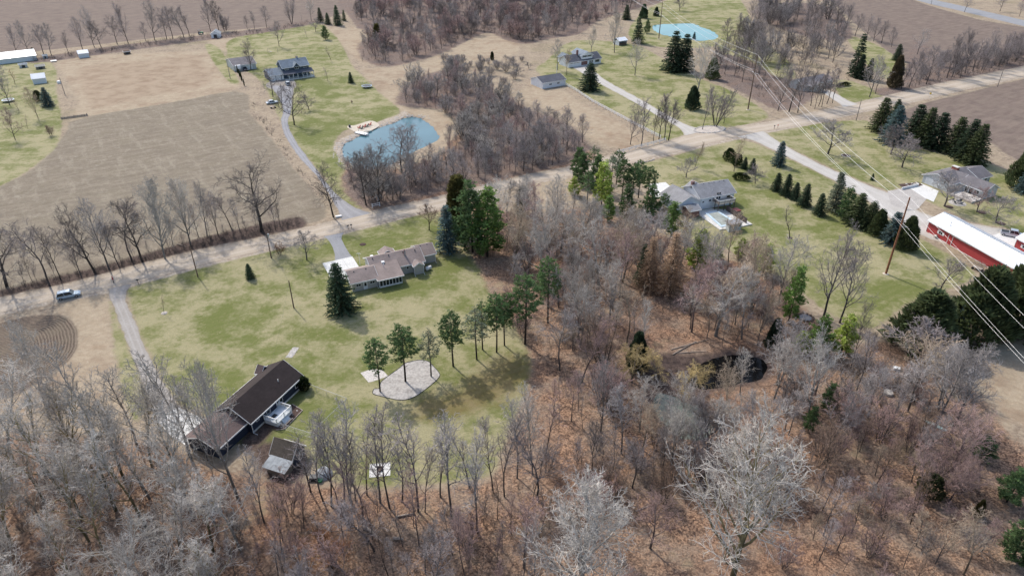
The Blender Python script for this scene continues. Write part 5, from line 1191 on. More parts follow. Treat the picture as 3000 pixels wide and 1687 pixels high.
stand(LR, 5.4, 30, 24, (8, 13), [('maple', 'pink'), ('forest', 'pink'), ('slender', 'brown'), ('slender', 'mauve'), ('bush', 'grey'), ('forest', 'tan')], 'in the lower right woods', 'trees of the lower right woods', 1.0)
stand(RP, 5.6, 15, 25, (9, 14), [('maple', 'pale'), ('forest', 'grey'), ('maple', 'tan'), ('slender', 'mauve'), ('bush', 'pink'), ('maple', 'grey')], 'in the right woods', 'trees right of the dark pond', 1.0)
stand(MW, 6.4, 44, 26, (11, 16.5), [('forest', 'pale'), ('maple', 'pale'), ('maple', 'silver'), ('forest', 'pink'), ('forest', 'grey'), ('maple', 'tan'), ('oak', 'pale'), ('forest', 'tan')], 'in the middle woods', 'trees of the middle woods', 1.0)
stand(LE, 6.4, 14, 27, (9, 14), [('slender', 'grey'), ('forest', 'pink'), ('slender', 'mauve'), ('sapling', 'brown')], 'beside the main lawn', 'trees beside the main lawn', .9)
label_stands()

# ---- far wood and undergrowth: one mass each
def mesh_arrays(me):
    v = np.empty(len(me.vertices) * 3, np.float32)
    me.vertices.foreach_get('co', v)
    f = np.empty(len(me.loops), np.int32)
    me.loops.foreach_get('vertex_index', f)
    return v.reshape(-1, 3), f.reshape(-1, 4)
protos = {}
def proto(key, var):
    """trunk and crown of one grown tree as a single mesh that the masses instance"""
    if key in protos: return protos[key]
    (tv, tf), (cv, cf) = mesh_arrays(var[0]), mesh_arrays(var[1])
    me = np_mesh('tree_form', np.concatenate([tv, cv]), np.concatenate([tf, cf + len(tv)]))
    me.materials.append(M['bark_plain']); me.materials.append(M['twigs'])
    me.polygons.foreach_set('material_index', np.concatenate([np.zeros(len(tf), np.int32), np.ones(len(cf), np.int32)]))
    o = bpy.data.objects.new('tree_form', me)
    protos[key] = (o, var[2])
    return protos[key]
def mass(name, spots, kinds, label, cat, colour, seed, wide=1.0):
    """one uncountable mass: a point cloud of positions, each carrying one grown form"""
    rr = random.Random(seed)
    forms = [proto((k, i), v) for k in kinds for i, v in enumerate(TREES[k])]
    me = bpy.data.meshes.new(name)
    me.from_pydata([(x_, y_, 0) for x_, y_, h in spots], [], [])
    idx = [rr.randrange(len(forms)) for _ in spots]
    for nm, tp, vals in (('turn', 'FLOAT', [rr.random() * 6.283 for _ in spots]), ('size', 'FLOAT', [s_[2] / forms[i][1] for s_, i in zip(spots, idx)]), ('form', 'INT', idx)):
        me.attributes.new(nm, tp, 'POINT').data.foreach_set('value', vals)
    ob = bpy.data.objects.new(name, me)
    C.objects.link(ob)
    ob.color = (*CLR[colour], 1)
    ng = bpy.data.node_groups.new(name, 'GeometryNodeTree')
    ng.interface.new_socket('Geometry', in_out='INPUT', socket_type='NodeSocketGeometry')
    ng.interface.new_socket('Geometry', in_out='OUTPUT', socket_type='NodeSocketGeometry')
    def nn(t): return ng.nodes.new(t)
    gi, go, ins, jn = nn('NodeGroupInput'), nn('NodeGroupOutput'), nn('GeometryNodeInstanceOnPoints'), nn('GeometryNodeJoinGeometry')
    for f, _ in reversed(forms):
        oi, g2 = nn('GeometryNodeObjectInfo'), nn('GeometryNodeGeometryToInstance')
        oi.inputs['Object'].default_value = f
        ng.links.new(oi.outputs['Geometry'], g2.inputs[0]); ng.links.new(g2.outputs[0], jn.inputs[0])
    def na(nm, tp):
        a_ = nn('GeometryNodeInputNamedAttribute'); a_.data_type = tp; a_.inputs['Name'].default_value = nm
        return a_.outputs['Attribute']
    cr, cs, mw = nn('ShaderNodeCombineXYZ'), nn('ShaderNodeCombineXYZ'), nn('ShaderNodeMath')
    mw.operation = 'MULTIPLY'; mw.inputs[1].default_value = wide
    ng.links.new(na('turn', 'FLOAT'), cr.inputs[2])
    sz = na('size', 'FLOAT')
    ng.links.new(sz, mw.inputs[0]); ng.links.new(mw.outputs[0], cs.inputs[0]); ng.links.new(mw.outputs[0], cs.inputs[1]); ng.links.new(sz, cs.inputs[2])
    ng.links.new(gi.outputs[0], ins.inputs['Points']); ng.links.new(jn.outputs[0], ins.inputs['Instance'])
    ins.inputs['Pick Instance'].default_value = True
    ng.links.new(na('form', 'INT'), ins.inputs['Instance Index'])
    ng.links.new(cr.outputs[0], ins.inputs['Rotation']); ng.links.new(cs.outputs[0], ins.inputs['Scale'])
    ng.links.new(ins.outputs[0], go.inputs[0])
    md = ob.modifiers.new('forms', 'NODES'); md.node_group = ng
    return tag(ob, label, cat, kind='stuff')
def grow_brush(seed, h=2.2):
    rr = random.Random(seed)
    br = []
    for i in range(9):
        a, s = rr.random() * 6.283, rr.uniform(.15, .8)
        d = Vector((math.cos(a) * s, math.sin(a) * s, 1)).normalized()
        p = Vector((math.cos(a), math.sin(a), 0)) * rr.uniform(0, .35)
        ln = h * rr.uniform(.6, 1.0)
        br.append(([p, p + d * ln * .5, p + d * ln + Vector((rr.gauss(0, .12), rr.gauss(0, .12), 0))], [.022, .016, .008], 3))
        for j in range(3):
            q = p + d * ln * rr.uniform(.25, .85)
            v = (d + Vector((rr.gauss(0, .6), rr.gauss(0, .6), rr.gauss(.1, .3)))).normalized()
            br.append(([q, q + v * ln * rr.uniform(.25, .5)], [.013, .007], 3))
    me = tubes_mesh('brush', br)
    return me, tubes_mesh('brush', br[:1]), h
TREES['brush'] = [grow_brush(1300 + i) for i in range(6)]
farpoly = [(1060, -70), (2000, -90), (1960, -20), (1880, 20), (1800, 40), (1745, 60), (1700, 95), (1600, 108), (1545, 122), (1480, 112), (1430, 88), (1370, 112), (1310, 140), (1240, 165), (1130, 188), (1075, 165), (1060, 130), (1110, 90), (1040, 60)]
def fill(poly, spacing, maxn, seed, hr, parts, name, label, cat='wood', clear=.35, wide=1.0):
    """parts: [(kinds, colour, adjective)] - one mass for each tint, mixed through the stand"""
    rr = random.Random(seed)
    sp = [(*p, rr.uniform(*hr)) for p in scatter(poly, spacing, maxn, seed, clear)]
    rr.shuffle(sp)
    for i, (kinds, colour, adj) in enumerate(parts):
        mass(name, sp[i::len(parts)], kinds, label.format(adj), cat, colour, seed + i, wide)
FAR = ['maple_far', 'forest_far', 'orchard_far', 'bush_far']
fill(farpoly, 3.0, 1150, 61, (4, 10.5), [(['maple_far', 'forest_far'], 'mauve', 'mauve grey'), (['maple_far', 'orchard_far'], 'dark', 'dark'), (['maple_far', 'forest_far'], 'grey', 'grey'), (['maple_far', 'bush_far'], 'pink', 'pinkish brown')], 'far_wood', '{} bare trees of the far wood at the top centre', wide=1.15)
fill(TH, 4.0, 190, 62, (3.5, 9.5), [(['maple_far', 'forest_far'], 'mauve', 'mauve grey'), (['orchard_far', 'bush_far', 'maple_far'], 'grey', 'grey'), (['slender_far', 'maple_far'], 'pink', 'pinkish'), (['bush_far', 'orchard_far'], 'pale', 'pale')], 'thicket', '{} bare trees of the thicket between blue pond and road', wide=1.1)
fill([(1085, 606), (1216, 580), (1324, 556), (1526, 506), (1660, 482), (1700, 455), (1640, 440), (1500, 480), (1320, 520), (1150, 560), (1060, 580)], 4.4, 70, 74, (5, 10), [(['maple_far', 'forest_far'], 'grey', 'grey'), (['slender_far', 'maple_far'], 'mauve', 'mauve grey')], 'roadside_thicket', '{} bare trees of the thicket edge along the dirt road')
fill(UR, 5.6, 110, 63, (7, 15), [(['maple_far', 'forest_far'], 'mauve', 'mauve grey'), (['forest_far', 'slender_far'], 'dark', 'dark'), (['maple_far', 'bush_far'], 'grey', 'grey')], 'upper_right_wood', '{} bare trees of the wood right of the turquoise pond', wide=1.05)
fill([(1270, 180), (1400, 175), (1540, 180), (1560, 215), (1500, 260), (1400, 240)], 6.0, 26, 64, (2.5, 5), [(['bush_far', 'orchard_far'], 'grey', 'grey')], 'marsh_shrubs', '{} shrubs dotted over the marsh', 'shrubs', wide=1.3)
fill(MW, 3.4, 130, 65, (4, 9.5), [(['slender', 'maple', 'forest'], 'pale', 'pale'), (['maple', 'bush'], 'pink', 'pinkish'), (['forest', 'slender'], 'grey', 'grey'), (['maple', 'forest'], 'tan', 'tan')], 'young_wood', '{} young trees crowding the middle woods')
fill(LL, 3.4, 50, 66, (3, 8), [(['slender', 'bush'], 'pale', 'pale'), (['slender', 'sapling'], 'mauve', 'mauve grey')], 'young_wood', '{} young trees crowding the lower left woods')
fill(LM, 3.0, 72, 67, (4, 10), [(['slender', 'bush'], 'pink', 'pinkish'), (['slender', 'sapling'], 'mauve', 'mauve grey'), (['slender', 'sapling'], 'grey', 'grey')], 'young_wood', '{} young trees in the lower middle woods')
fill(LR, 3.6, 56, 68, (3, 7), [(['maple', 'bush'], 'pink', 'pinkish'), (['slender', 'bush'], 'pink', 'rosy'), (['maple', 'sapling'], 'tan', 'tan')], 'young_wood', '{} young trees in the lower right woods')
fill(RP, 3.8, 24, 69, (4, 9), [(['maple', 'bush'], 'grey', 'grey'), (['slender', 'bush'], 'pink', 'pinkish')], 'young_wood', '{} young trees right of the dark pond')
fill(LE, 3.4, 36, 72, (3, 9), [(['slender', 'bush'], 'pink', 'pinkish'), (['sapling', 'slender'], 'grey', 'grey')], 'young_wood', '{} saplings beside the main lawn')
fill(LP, 3.4, 38, 70, (3, 9), [(['slender', 'bush'], 'mauve', 'mauve grey'), (['sapling', 'bush'], 'brown', 'brown')], 'young_wood', '{} saplings below the murky pool')
fill([(0, 858), (300, 786), (620, 700), (760, 668), (760, 684), (583, 724), (277, 800), (0, 866)], 3.2, 46, 73, (3, 8), [(['slender', 'sapling'], 'mauve', 'mauve grey')], 'roadside_saplings', '{} saplings crowding the roadside row', 'saplings')
fill([(2640, 262), (2700, 225), (2800, 165), (3050, 130), (3050, 180), (2745, 245)], 4.2, 60, 71, (4, 9), [(['maple_far', 'bush_far'], 'mauve', 'mauve grey')], 'hedgerow_growth', '{} young growth in the upper right hedgerow')
def brush(poly, spacing, maxn, seed, hr, colour, label):
    rr = random.Random(seed)
    w = [(p.x, p.y) for p in GP(poly)]
    xs, ys_ = [p[0] for p in w], [p[1] for p in w]
    sp = []
    while len(sp) < maxn and seed < 1e9:
        p = (rr.uniform(min(xs), max(xs)), rr.uniform(min(ys_), max(ys_)))
        seed += 1e5
        if inside(p, w) and not any(inside(p, k) for k, _ in KEEP): sp.append((*p, rr.uniform(*hr)))
    mass('undergrowth', sp, ['brush'], label, 'undergrowth', colour, int(rr.random() * 1e6))
brush([(-50, 1330), (420, 1310), (700, 1420), (740, 2100), (-150, 2100)], 2, 286, 1, (1.0, 2.6), 'mauve', 'tangled brush under the lower left woods')
brush([(720, 1490), (1300, 1500), (1560, 1400), (1640, 1480), (1640, 2000), (720, 2100)], 2, 242, 2, (.8, 2.2), 'brown', 'reddish brush under the lower middle woods')
brush([(1640, 1300), (2420, 1290), (2850, 1380), (3050, 1560), (3150, 2050), (1640, 2000)], 2, 240, 3, (.6, 1.8), 'brown', 'brown brush under the lower right woods')
brush([(1440, 640), (1760, 630), (2000, 730), (2280, 850), (2500, 1030), (2700, 1100), (2700, 1280), (2100, 1290), (1600, 1270), (1600, 900)], 2, 462, 4, (.6, 2.0), 'brown', 'brush under the middle woods')
brush([(1170, 300), (1330, 215), (1500, 300), (1720, 430), (1526, 512), (1320, 560), (1080, 605), (1010, 520), (1180, 505), (1330, 430), (1300, 325)], 2, 418, 5, (1.0, 2.8), 'mauve', 'brush of the pond thicket')
brush([(0, 850), (300, 780), (620, 692), (870, 640), (880, 664), (583, 728), (277, 806), (0, 868)], 2, 520, 6, (.4, 1.5), 'dark', 'low brush in the ditch under the roadside row')
brush([(100, 175), (560, 108), (760, 88), (900, 66), (900, 76), (700, 112), (560, 120), (100, 185)], 2, 198, 7, (.8, 2.4), 'mauve', 'brush along the far hedgerow')
brush([(2080, 200), (2200, 60), (2420, 30), (2480, 100), (2500, 240), (2340, 235), (2280, 320), (2180, 260)], 2, 286, 8, (1, 3), 'mauve', 'brush under the upper right wood')
brush([(2640, 262), (2800, 165), (3050, 130), (3050, 180), (2745, 245)], 2, 198, 9, (1, 2.6), 'mauve', 'brush under the upper right hedgerow')
brush([(1060, 190), (1130, 192), (1250, 170), (1430, 95), (1540, 128), (1600, 115), (1740, 70), (1840, 60), (1840, 30), (1430, 60), (1060, 150)], 2, 330, 10, (1.2, 3.2), 'dark', 'dense brush along the marsh edge of the far wood')
brush([(740, 300), (790, 360), (830, 420), (900, 520), (890, 530), (800, 410), (725, 320)], 2, 57, 11, (.6, 1.6), 'brown', 'brush along the edge of the tan field')
# ---------------------------------------------------------------- building kit (all in metres, in the building's own axes)
def gable(root, x0, x1, y0, y1, ze, zr, wall, roof, axis='x', over=.4, trim='white_paint', z0=0.0, ridge=None, th=.14, no_wall=False):
    """one gabled block: wall, roof (two slopes), fascia along the eaves and rakes"""
    sw = (lambda a, b, c: (a, b, c)) if axis == 'x' else (lambda a, b, c: (b, a, c))
    if axis == 'y': x0, x1, y0, y1 = y0, y1, x0, x1
    ym = (y0 + y1) / 2 if ridge is None else ridge
    if not no_wall:
        mb = MB()
        e = .02
        pr = [(y0, z0), (y1, z0), (y1, ze - e), (ym, zr - e), (y0, ze - e)]
        V = [sw(x0, a, b) for a, b in pr] + [sw(x1, a, b) for a, b in pr]
        mb.add(V, [(4, 3, 2, 1, 0), (5, 6, 7, 8, 9)] + [(i, (i + 1) % 5, 5 + (i + 1) % 5, 5 + i) for i in range(5) if i not in (2, 3)])
        mb.build('wall', wall, root)
    rf, fa = MB(), MB()
    for ya in (y0, y1):
        s = (zr - ze) / abs(ym - ya)
        sg = -1 if ya < ym else 1
        yo, zo = ya + sg * over, ze - s * over
        a = [(x0 - over, ym, zr), (x1 + over, ym, zr), (x1 + over, yo, zo), (x0 - over, yo, zo)]
        rf.hexa([sw(p[0], p[1], p[2] + .02) for p in a], [sw(p[0], p[1], p[2] + .02 + th) for p in a])
        fa.hexa([sw(x0 - over - .01, yo + sg * .02, zo - .12), sw(x1 + over + .01, yo + sg * .02, zo - .12), sw(x1 + over + .01, yo + sg * .10, zo - .12), sw(x0 - over - .01, yo + sg * .10, zo - .12)],
                [sw(x0 - over - .01, yo + sg * .02, zo + th - .02), sw(x1 + over + .01, yo + sg * .02, zo + th - .02), sw(x1 + over + .01, yo + sg * .10, zo + th - .02), sw(x0 - over - .01, yo + sg * .10, zo + th - .02)])
        for xe, d in ((x0 - over, -1), (x1 + over, 1)):
            fa.hexa([sw(xe + d * .02, ym, zr - .1), sw(xe + d * .08, ym, zr - .1), sw(xe + d * .08, yo, zo - .1), sw(xe + d * .02, yo, zo - .1)],
                    [sw(xe + d * .02, ym, zr + th - .01), sw(xe + d * .08, ym, zr + th - .01), sw(xe + d * .08, yo, zo + th - .01), sw(xe + d * .02, yo, zo + th - .01)])
    r = rf.build('roof', roof, root)
    fa.build('fascia', trim, root)
    return r
def on_face(face, at, u, z, w, h, d0, d1):
    """box on a wall face: face 'x-','x+','y-','y+' lying at coordinate `at`"""
    s = -1 if face[1] == '-' else 1
    a, b = sorted((at + s * d0, at + s * d1))
    return (a, b, u - w / 2, u + w / 2, z, z + h) if face[0] == 'x' else (u - w / 2, u + w / 2, a, b, z, z + h)
def window(root, face, at, u, z, w, h, frame='white_paint', panes=1, shutters=None):
    t = .09
    fr = MB()
    for (uu, zz, ww, hh) in ((u, z, w, t), (u, z + h - t, w, t), (u - w / 2 + t / 2, z + t, t, h - 2 * t), (u + w / 2 - t / 2, z + t, t, h - 2 * t)):
        fr.box(*on_face(face, at, uu, zz, ww, hh, .0, .07))
    for k in range(1, panes):
        fr.box(*on_face(face, at, u - w / 2 + w * k / panes, z + t, .06, h - 2 * t, .0, .065))
    f = fr.build('window', frame, root)
    pw = (w - 2 * t) / panes
    for k in range(panes):
        MB().box(*on_face(face, at, u - w / 2 + t + pw * (k + .5), z + t, pw, h - 2 * t, .004, .03)).build('pane', 'glass_dark', f)
    if shutters:
        for sg in (-1, 1):
            MB().box(*on_face(face, at, u + sg * (w / 2 + .2), z, .34, h, .0, .05)).build('shutter', shutters, root)
    return f
def door(root, face, at, u, w=.95, h=2.05, mat='white_paint', z=0.05, glass=False, name='door'):
    d = MB().box(*on_face(face, at, u, z, w, h, .0, .06)).build(name, mat, root)
    if glass: MB().box(*on_face(face, at, u, z + .9, w * .55, h * .42, .062, .075)).build('pane', 'glass_dark', d)
    MB().box(*on_face(face, at, u + w * .36, z + 1.0, .08, .1, .062, .11)).build('handle', 'galvanised', d)
    return d
def garage_door(root, face, at, u, w, h=2.1, mat='white_paint', lights=0):
    d = empty('garage_door', (0, 0, 0)); d.parent = root
    for k in range(4):
        MB().box(*on_face(face, at, u, .06 + h * k / 4, w, h / 4 - .03, .0, .05)).build('panel', mat, d)
    for k in range(lights):
        MB().box(*on_face(face, at, u - w / 2 + w * (k + .5) / lights, .06 + h * .79, w / lights * .6, h * .13, .052, .06)).build('pane', 'glass_dark', d)
def vents(root, spots, mat='dark_plastic'):
    for (x_, y_, z_) in spots:
        MB().lathe([(.16, 0), (.16, .1), (.11, .2)], (x_, y_, z_), 8).build('roof_vent', mat, root)
def downspout(root, x_, y_, z, dx=0, dy=-1):
    MB().box(x_ - .05, x_ + .05, y_ - .05, y_ + .05, .15, z).tube((x_, y_, .12), (x_ + dx * .9, y_ + dy * .9, .06), .05, n=4).build('downspout', 'white_paint', root)
def roof_z(y_, y0, y1, ze, zr):
    ym = (y0 + y1) / 2
    return zr - (zr - ze) * abs(y_ - ym) / (ym - y0)

# ---- tan roofed ranch
H1 = thing('ranch_house', (-31.1, 141.3, 0), math.radians(25.5), 'greige ranch house with taupe shingle roof and a sunroom of dark panes', 'house')
gable(H1, -6.2, -.3, 1.0, 7.4, 2.55, 3.9, 'siding_greige', 'roof_taupe')
gable(H1, -.3, 12.4, 3.9, 11.4, 2.6, 4.45, 'siding_greige', 'roof_taupe', over=.35)
gable(H1, 12.4, 16.2, 6.7, 12.3, 2.55, 3.95, 'siding_greige', 'roof_taupe')
gable(H1, 3.9, 7.2, 11.41, 13.4, 2.5, 3.4, 'siding_greige', 'roof_taupe', 'y', .3)
gable(H1, 9.5, 11.6, 2.4, 3.89, 2.5, 3.2, 'siding_greige', 'roof_taupe', 'y', .3)
sr = MB()
sr.box(0, 5.6, .06, 3.88, 0, .45).box(0, 5.6, .06, .16, 2.15, 2.3).box(0, .12, .17, 3.88, .45, 2.25).box(5.48, 5.6, .17, 3.88, .45, 2.25)
sr.build('sunroom_wall', 'white_paint', H1)
MB().hexa([(-.45, -.45, 2.22), (6.0, -.45, 2.22), (6.0, 5.4, 3.62), (-.45, 5.4, 3.62)], [(-.45, -.45, 2.36), (6.0, -.45, 2.36), (6.0, 5.4, 3.76), (-.45, 5.4, 3.76)]).build('sunroom_roof', 'roof_taupe', H1)
MB().box(-.47, 6.02, -.55, -.46, 2.12, 2.36).build('fascia', 'white_paint', H1)
MB().box(-.55, -.46, -.45, 3.4, 2.2, 2.4).build('fascia', 'white_paint', H1)
for k in range(7):
    u = .45 + k * .78
    f = MB().box(u - .36, u - .30, 0, .06, .45, 2.15).box(u + .30, u + .36, 0, .06, .45, 2.15).build('sunroom_window', 'white_paint', H1)
    MB().box(u - .30, u + .30, .02, .05, .47, 2.14).build('pane', 'glass_dark', f)
window(H1, 'y-', 1.0, -4.7, 1.15, 1.25, .75, panes=2)
window(H1, 'y-', 1.0, -1.4, 1.15, 1.25, .75, panes=2)
door(H1, 'y-', 1.0, -3.1, glass=True)
window(H1, 'y-', 3.9, 8.2, 1.2, .7, .8, panes=1)
garage_door(H1, 'y+', 7.4, -3.3, 4.6)
vents(H1, [(-4.9, 3.6, 3.75), (-2.0, 3.7, 3.78), (.6, 7.0, 4.35), (4.6, 7.0, 4.35), (8.2, 7.0, 4.35), (11.2, 6.8, 4.3), (13.4, 9.2, 3.85), (15.2, 9.2, 3.85)])
for (x_, y_, z_) in ((1.2, 10.2, 3.2), (2.6, 5.2, 3.72)):
    MB().box(x_ - .35, x_ + .35, y_ - .35, y_ + .35, z_ - .25, z_ + .3).build('skylight', 'white_paint', H1)
MB().box(8.2, 8.6, 6.0, 6.4, 3.9, 5.2).lathe([(.16, 0), (.16, .25)], (8.4, 6.2, 5.2), 8).build('chimney', 'brick_wall', H1)
MB().tube((2.3, 3.8, 3.3), (2.3, 3.8, 4.2), .09).build('vent_pipe', 'white_paint', H1)
for (x_, y_, z_) in ((-.35, .9, 2.4), (9.4, 2.3, 2.4), (11.7, 2.3, 2.4), (16.25, 6.5, 2.4)):
    downspout(H1, x_, y_, z_)
o = thing('water_tank', (H1.matrix_basis @ Vector((13.3, 3.4, 0))), math.radians(40), 'white oblong tank on the grass by the tan roofed ranch', 'tank')
MB().tube((-.75, 0, .55), (.75, 0, .55), .48, n=12).build('tank_body', 'white_paint', o, True)
MB().box(-.6, -.45, -.35, .35, 0, .3).box(.45, .6, -.35, .35, 0, .3).build('leg', 'galvanised', o)
o = thing('antenna_dish', (H1.matrix_basis @ Vector((-1.3, 13.0, 0))), 0, 'small white antenna post at the corner of the tan roofed ranch', 'antenna')
MB().tube((0, 0, 0), (0, 0, 3.4), .05).build('mast', 'white_paint', o)
MB().tube((-.6, 0, 3.2), (.6, 0, 3.2), .03).tube((-.4, .0, 3.38), (.4, 0, 3.38), .03).build('arm', 'white_paint', o)
pad = empty('concrete_pad', (0, 0, 0))
tag(pad, 'bright concrete parking pad at the tan roofed ranch garage', 'pavement', kind='structure')
corner = [H1.matrix_basis @ Vector(p) for p in ((-9.6, 18.0, 0), (-1.9, 18.3, 0), (-1.7, 8.2, 0), (-9.4, 8.0, 0))]
for i in range(3):
    for j in range(3):
        def q(u, v): return corner[0].lerp(corner[1], u).lerp(corner[3].lerp(corner[2], u), v)
        e = .006
        V = [q((i + e) / 3, (j + e) / 3), q((i + 1 - e) / 3, (j + e) / 3), q((i + 1 - e) / 3, (j + 1 - e) / 3), q((i + e) / 3, (j + 1 - e) / 3)]
        mb = MB().hexa([(p.x, p.y, 0.0) for p in V[::-1]], [(p.x, p.y, .06) for p in V[::-1]])
        mb.build('slab', 'concrete_pale', pad)

# ---- dark ranch house
H2 = thing('ranch_house', (-45.2, 92.6, 0), math.radians(67.1), 'dark navy ranch house with near black gable roof and white deck', 'house')
gable(H2, -.5, 13.2, 0.0, 7.4, 2.75, 4.95, 'siding_navy', 'roof_dark', over=.45)
gable(H2, -7.6, -.55, .9, 7.4, 2.5, 3.75, 'siding_navy', 'roof_brown', over=.45)
gable(H2, 10.9, 12.9, 7.41, 8.3, 2.7, 3.7, 'siding_navy', 'roof_brown', 'y', .3)
window(H2, 'y-', 0, 11.9, .9, 1.0, 1.35)
window(H2, 'y-', 0, 7.3, .9, .9, 1.35)
door(H2, 'y-', 0, 6.5, .95, 2.2, z=.5, glass=True)
window(H2, 'y-', 0, 3.4, .95, 1.9, 1.5, panes=2)
window(H2, 'y-', 0, 1.1, 1.5, .75, .8)
window(H2, 'x-', -7.6, 4.1, 1.0, 1.2, 1.0)
garage_door(H2, 'y+', 7.4, -4.2, 4.8)
MB().tube((9.2, 1.6, 3.2), (9.2, 1.6, 4.3), .09).build('vent_pipe', 'white_paint', H2)
downspout(H2, -.6, -.2, 2.6)
downspout(H2, 13.3, -.2, 2.6)
downspout(H2, -7.7, .7, 2.4)
foot = MB().box(-.5, 13.2, -.12, -.02, 0, .32).build('foundation', 'concrete', H2)
D2 = empty('deck', (0, 0, 0)); D2.parent = H2
MB().box(2.3, 6.4, -3.1, -.2, .75, .9).build('platform', 'deck_grey', D2)
MB().box(2.32, 6.38, -3.08, -3.0, .08, .75).box(2.32, 2.4, -3.0, -.3, .08, .75).box(6.3, 6.38, -3.0, -.3, .08, .75).build('skirt', 'white_paint', D2)
for (x_, y_) in ((2.35, -3.05), (4.35, -3.05), (6.35, -3.05), (2.35, -1.6), (6.35, -1.6), (2.35, -.3), (6.35, -.3)):
    MB().box(x_ - .06, x_ + .06, y_ - .06, y_ + .06, .9, 1.95).build('post', 'white_paint', D2)
rl = MB()
for z_ in (1.02, 1.85):
    rl.box(2.3, 6.4, -3.1, -3.0, z_, z_ + .07).box(2.3, 2.4, -2.99, -.2, z_, z_ + .07).box(6.3, 6.4, -2.99, -.2, z_, z_ + .07)
rl.build('rail', 'white_paint', D2)
bl = MB()
for k in range(33): bl.box(2.45 + k * .12, 2.48 + k * .12, -3.06, -3.03, 1.09, 1.85)
for k in range(22):
    for xx in (2.34, 6.34): bl.box(xx, xx + .03, -2.95 + k * .12, -2.92 + k * .12, 1.09, 1.85)
tag(bl.build('baluster', 'white_paint', D2), kind='stuff')
st = MB()
for k in range(4): st.box(3.4, 5.0, -3.95 + k * .22, -3.12, k * .18, .16 + k * .18)
st.build('steps', 'deck_grey', D2)
o = tag(MB().box(-.55, .55, -.4, .4, 0, .03).build('door_mat', 'dark_plastic'), 'dark mat lying on the white deck', 'mat')
o.location = H2.matrix_basis @ Vector((3.7, -1.3, .905)); o.rotation_euler = (0, 0, math.radians(67))
gb = thing('planting_bed', (-45.2, 92.6, 0), math.radians(67.1), 'mulch bed edged with timber around the white deck', 'garden bed')
MB().prism([(1.9, -.35), (6.9, -.35), (8.3, -1.5), (7.6, -4.2), (2.4, -4.4), (1.7, -3.2)], .005, .035).build('mulch', 'mulch', gb)
ed = [(8.4, -1.4), (7.7, -4.3), (2.4, -4.5), (1.6, -3.3)]
for a, b_ in zip(ed, ed[1:]): MB().tube((*a, .08), (*b_, .08), .09, n=4).build('edging', 'weathered_wood', gb)
for k in range(12):
    MB().rock((rng.uniform(2.2, 7.4), rng.uniform(-4.1, -3.3), .035), rng.uniform(.10, .2), rng).build('stone', 'stone_pale', gb)
MB().box(3.2, 4.9, -4.25, -4.0, .3, .38).box(3.3, 3.4, -4.2, -4.05, .035, .3).box(4.7, 4.8, -4.2, -4.05, .035, .3).build('bench_plank', 'weathered_wood', gb)
sheet('concrete_pad', [(459, 1231), (521, 1193), (600, 1226), (640, 1196), (652, 1206), (600, 1262), (545, 1305), (500, 1275)], 'concrete_pale', .030, 'bright concrete pad at the dark house garage', 'pavement')
wk = empty('walkway', (0, 0, 0)); tag(wk, 'pale concrete walkway along the back of the dark house', 'path', kind='structure')
for k in range(6):
    MB().box(-.6 + k * 1.65, .98 + k * 1.65, 8.6, 9.9, 0, .05).build('slab', 'concrete_pale', wk)
wk.location = H2.location; wk.rotation_euler = H2.rotation_euler
fc = thing('wire_fence', (-45.2, 92.6, 0), math.radians(67.1), 'thin galvanised wire fence around the yard of the dark house', 'fence')
run = [(13.4, -.9), (12.6, -10.7), (2.4, -10.3), (2.3, -3.3)]
for a, b_ in zip(run, run[1:]):
    a, b_ = Vector((*a, 0)), Vector((*b_, 0))
    n = int((b_ - a).length / 2.4)
    for k in range(n + 1):
        p = a.lerp(b_, k / n)
        MB().tube((p.x, p.y, 0), (p.x, p.y, 1.25), .035).build('post', 'wire_metal', fc)
    MB().tube((a.x, a.y, 1.22), (b_.x, b_.y, 1.22), .035, n=5).build('top_rail', 'wire_metal', fc)
    ms = MB()
    for z_ in (.1, .4, .7, .95): ms.tube((a.x, a.y, z_), (b_.x, b_.y, z_), .006, n=3, cap=False)
    m_ = int((b_ - a).length / .22)
    for k in range(m_):
        p = a.lerp(b_, k / m_); ms.tube((p.x, p.y, .05), (p.x, p.y, 1.2), .005, n=3, cap=False)
    tag(ms.build('wire_mesh', 'wire_metal', fc), kind='stuff')

# ---- pool house
H3 = thing('pool_house', (55.4, 188.4, 0), math.radians(21.6), 'white house with grey roof, raised deck and covered swimming pool', 'house')
gable(H3, -2.4, 9.2, -2.6, 6.2, 3.9, 6.0, 'siding_white', 'roof_grey', over=.45)
gable(H3, -10.0, -2.45, -2.5, 6.0, 3.0, 5.0, 'siding_white', 'roof_grey', 'y', .45)
gable(H3, -.6, 3.5, 6.21, 7.2, 3.6, 4.8, 'siding_white', 'roof_grey', 'y', .35)
gable(H3, -8.2, -5.0, -6.2, -2.55, 2.3, 3.0, 'brick_wall', 'roof_grey', 'x', .35)
MB().box(-2.4, -1.6, 2.2, 3.0, 4.8, 6.9).build('chimney', 'brick_wall', H3)
for (u, z, w, h_) in ((-1.4, 2.1, .8, .6), (.9, 2.2, .9, .7), (7.3, 2.4, 1.4, .7)):
    window(H3, 'y-', -2.6, u, z, w, h_)
for u in (3.3, 4.1): door(H3, 'y-', -2.6, u, .55, 2.0, 'glass_dark', 2.55)
window(H3, 'y-', -2.5, -3.9, 1.1, .7, 1.1)
door(H3, 'y-', -2.5, -3.0, .8, 2.0, glass=True)
vents(H3, [(1.0, 1.5, 5.9), (2.8, 1.5, 5.9), (4.6, 1.5, 5.9), (6.4, 1.5, 5.9), (8.0, 1.5, 5.9), (-6.2, 4.6, 4.95)])
MB().tube((2.2, -1.2, 4.4), (2.2, -1.2, 5.2), .07).build('vent_pipe', 'white_paint', H3)
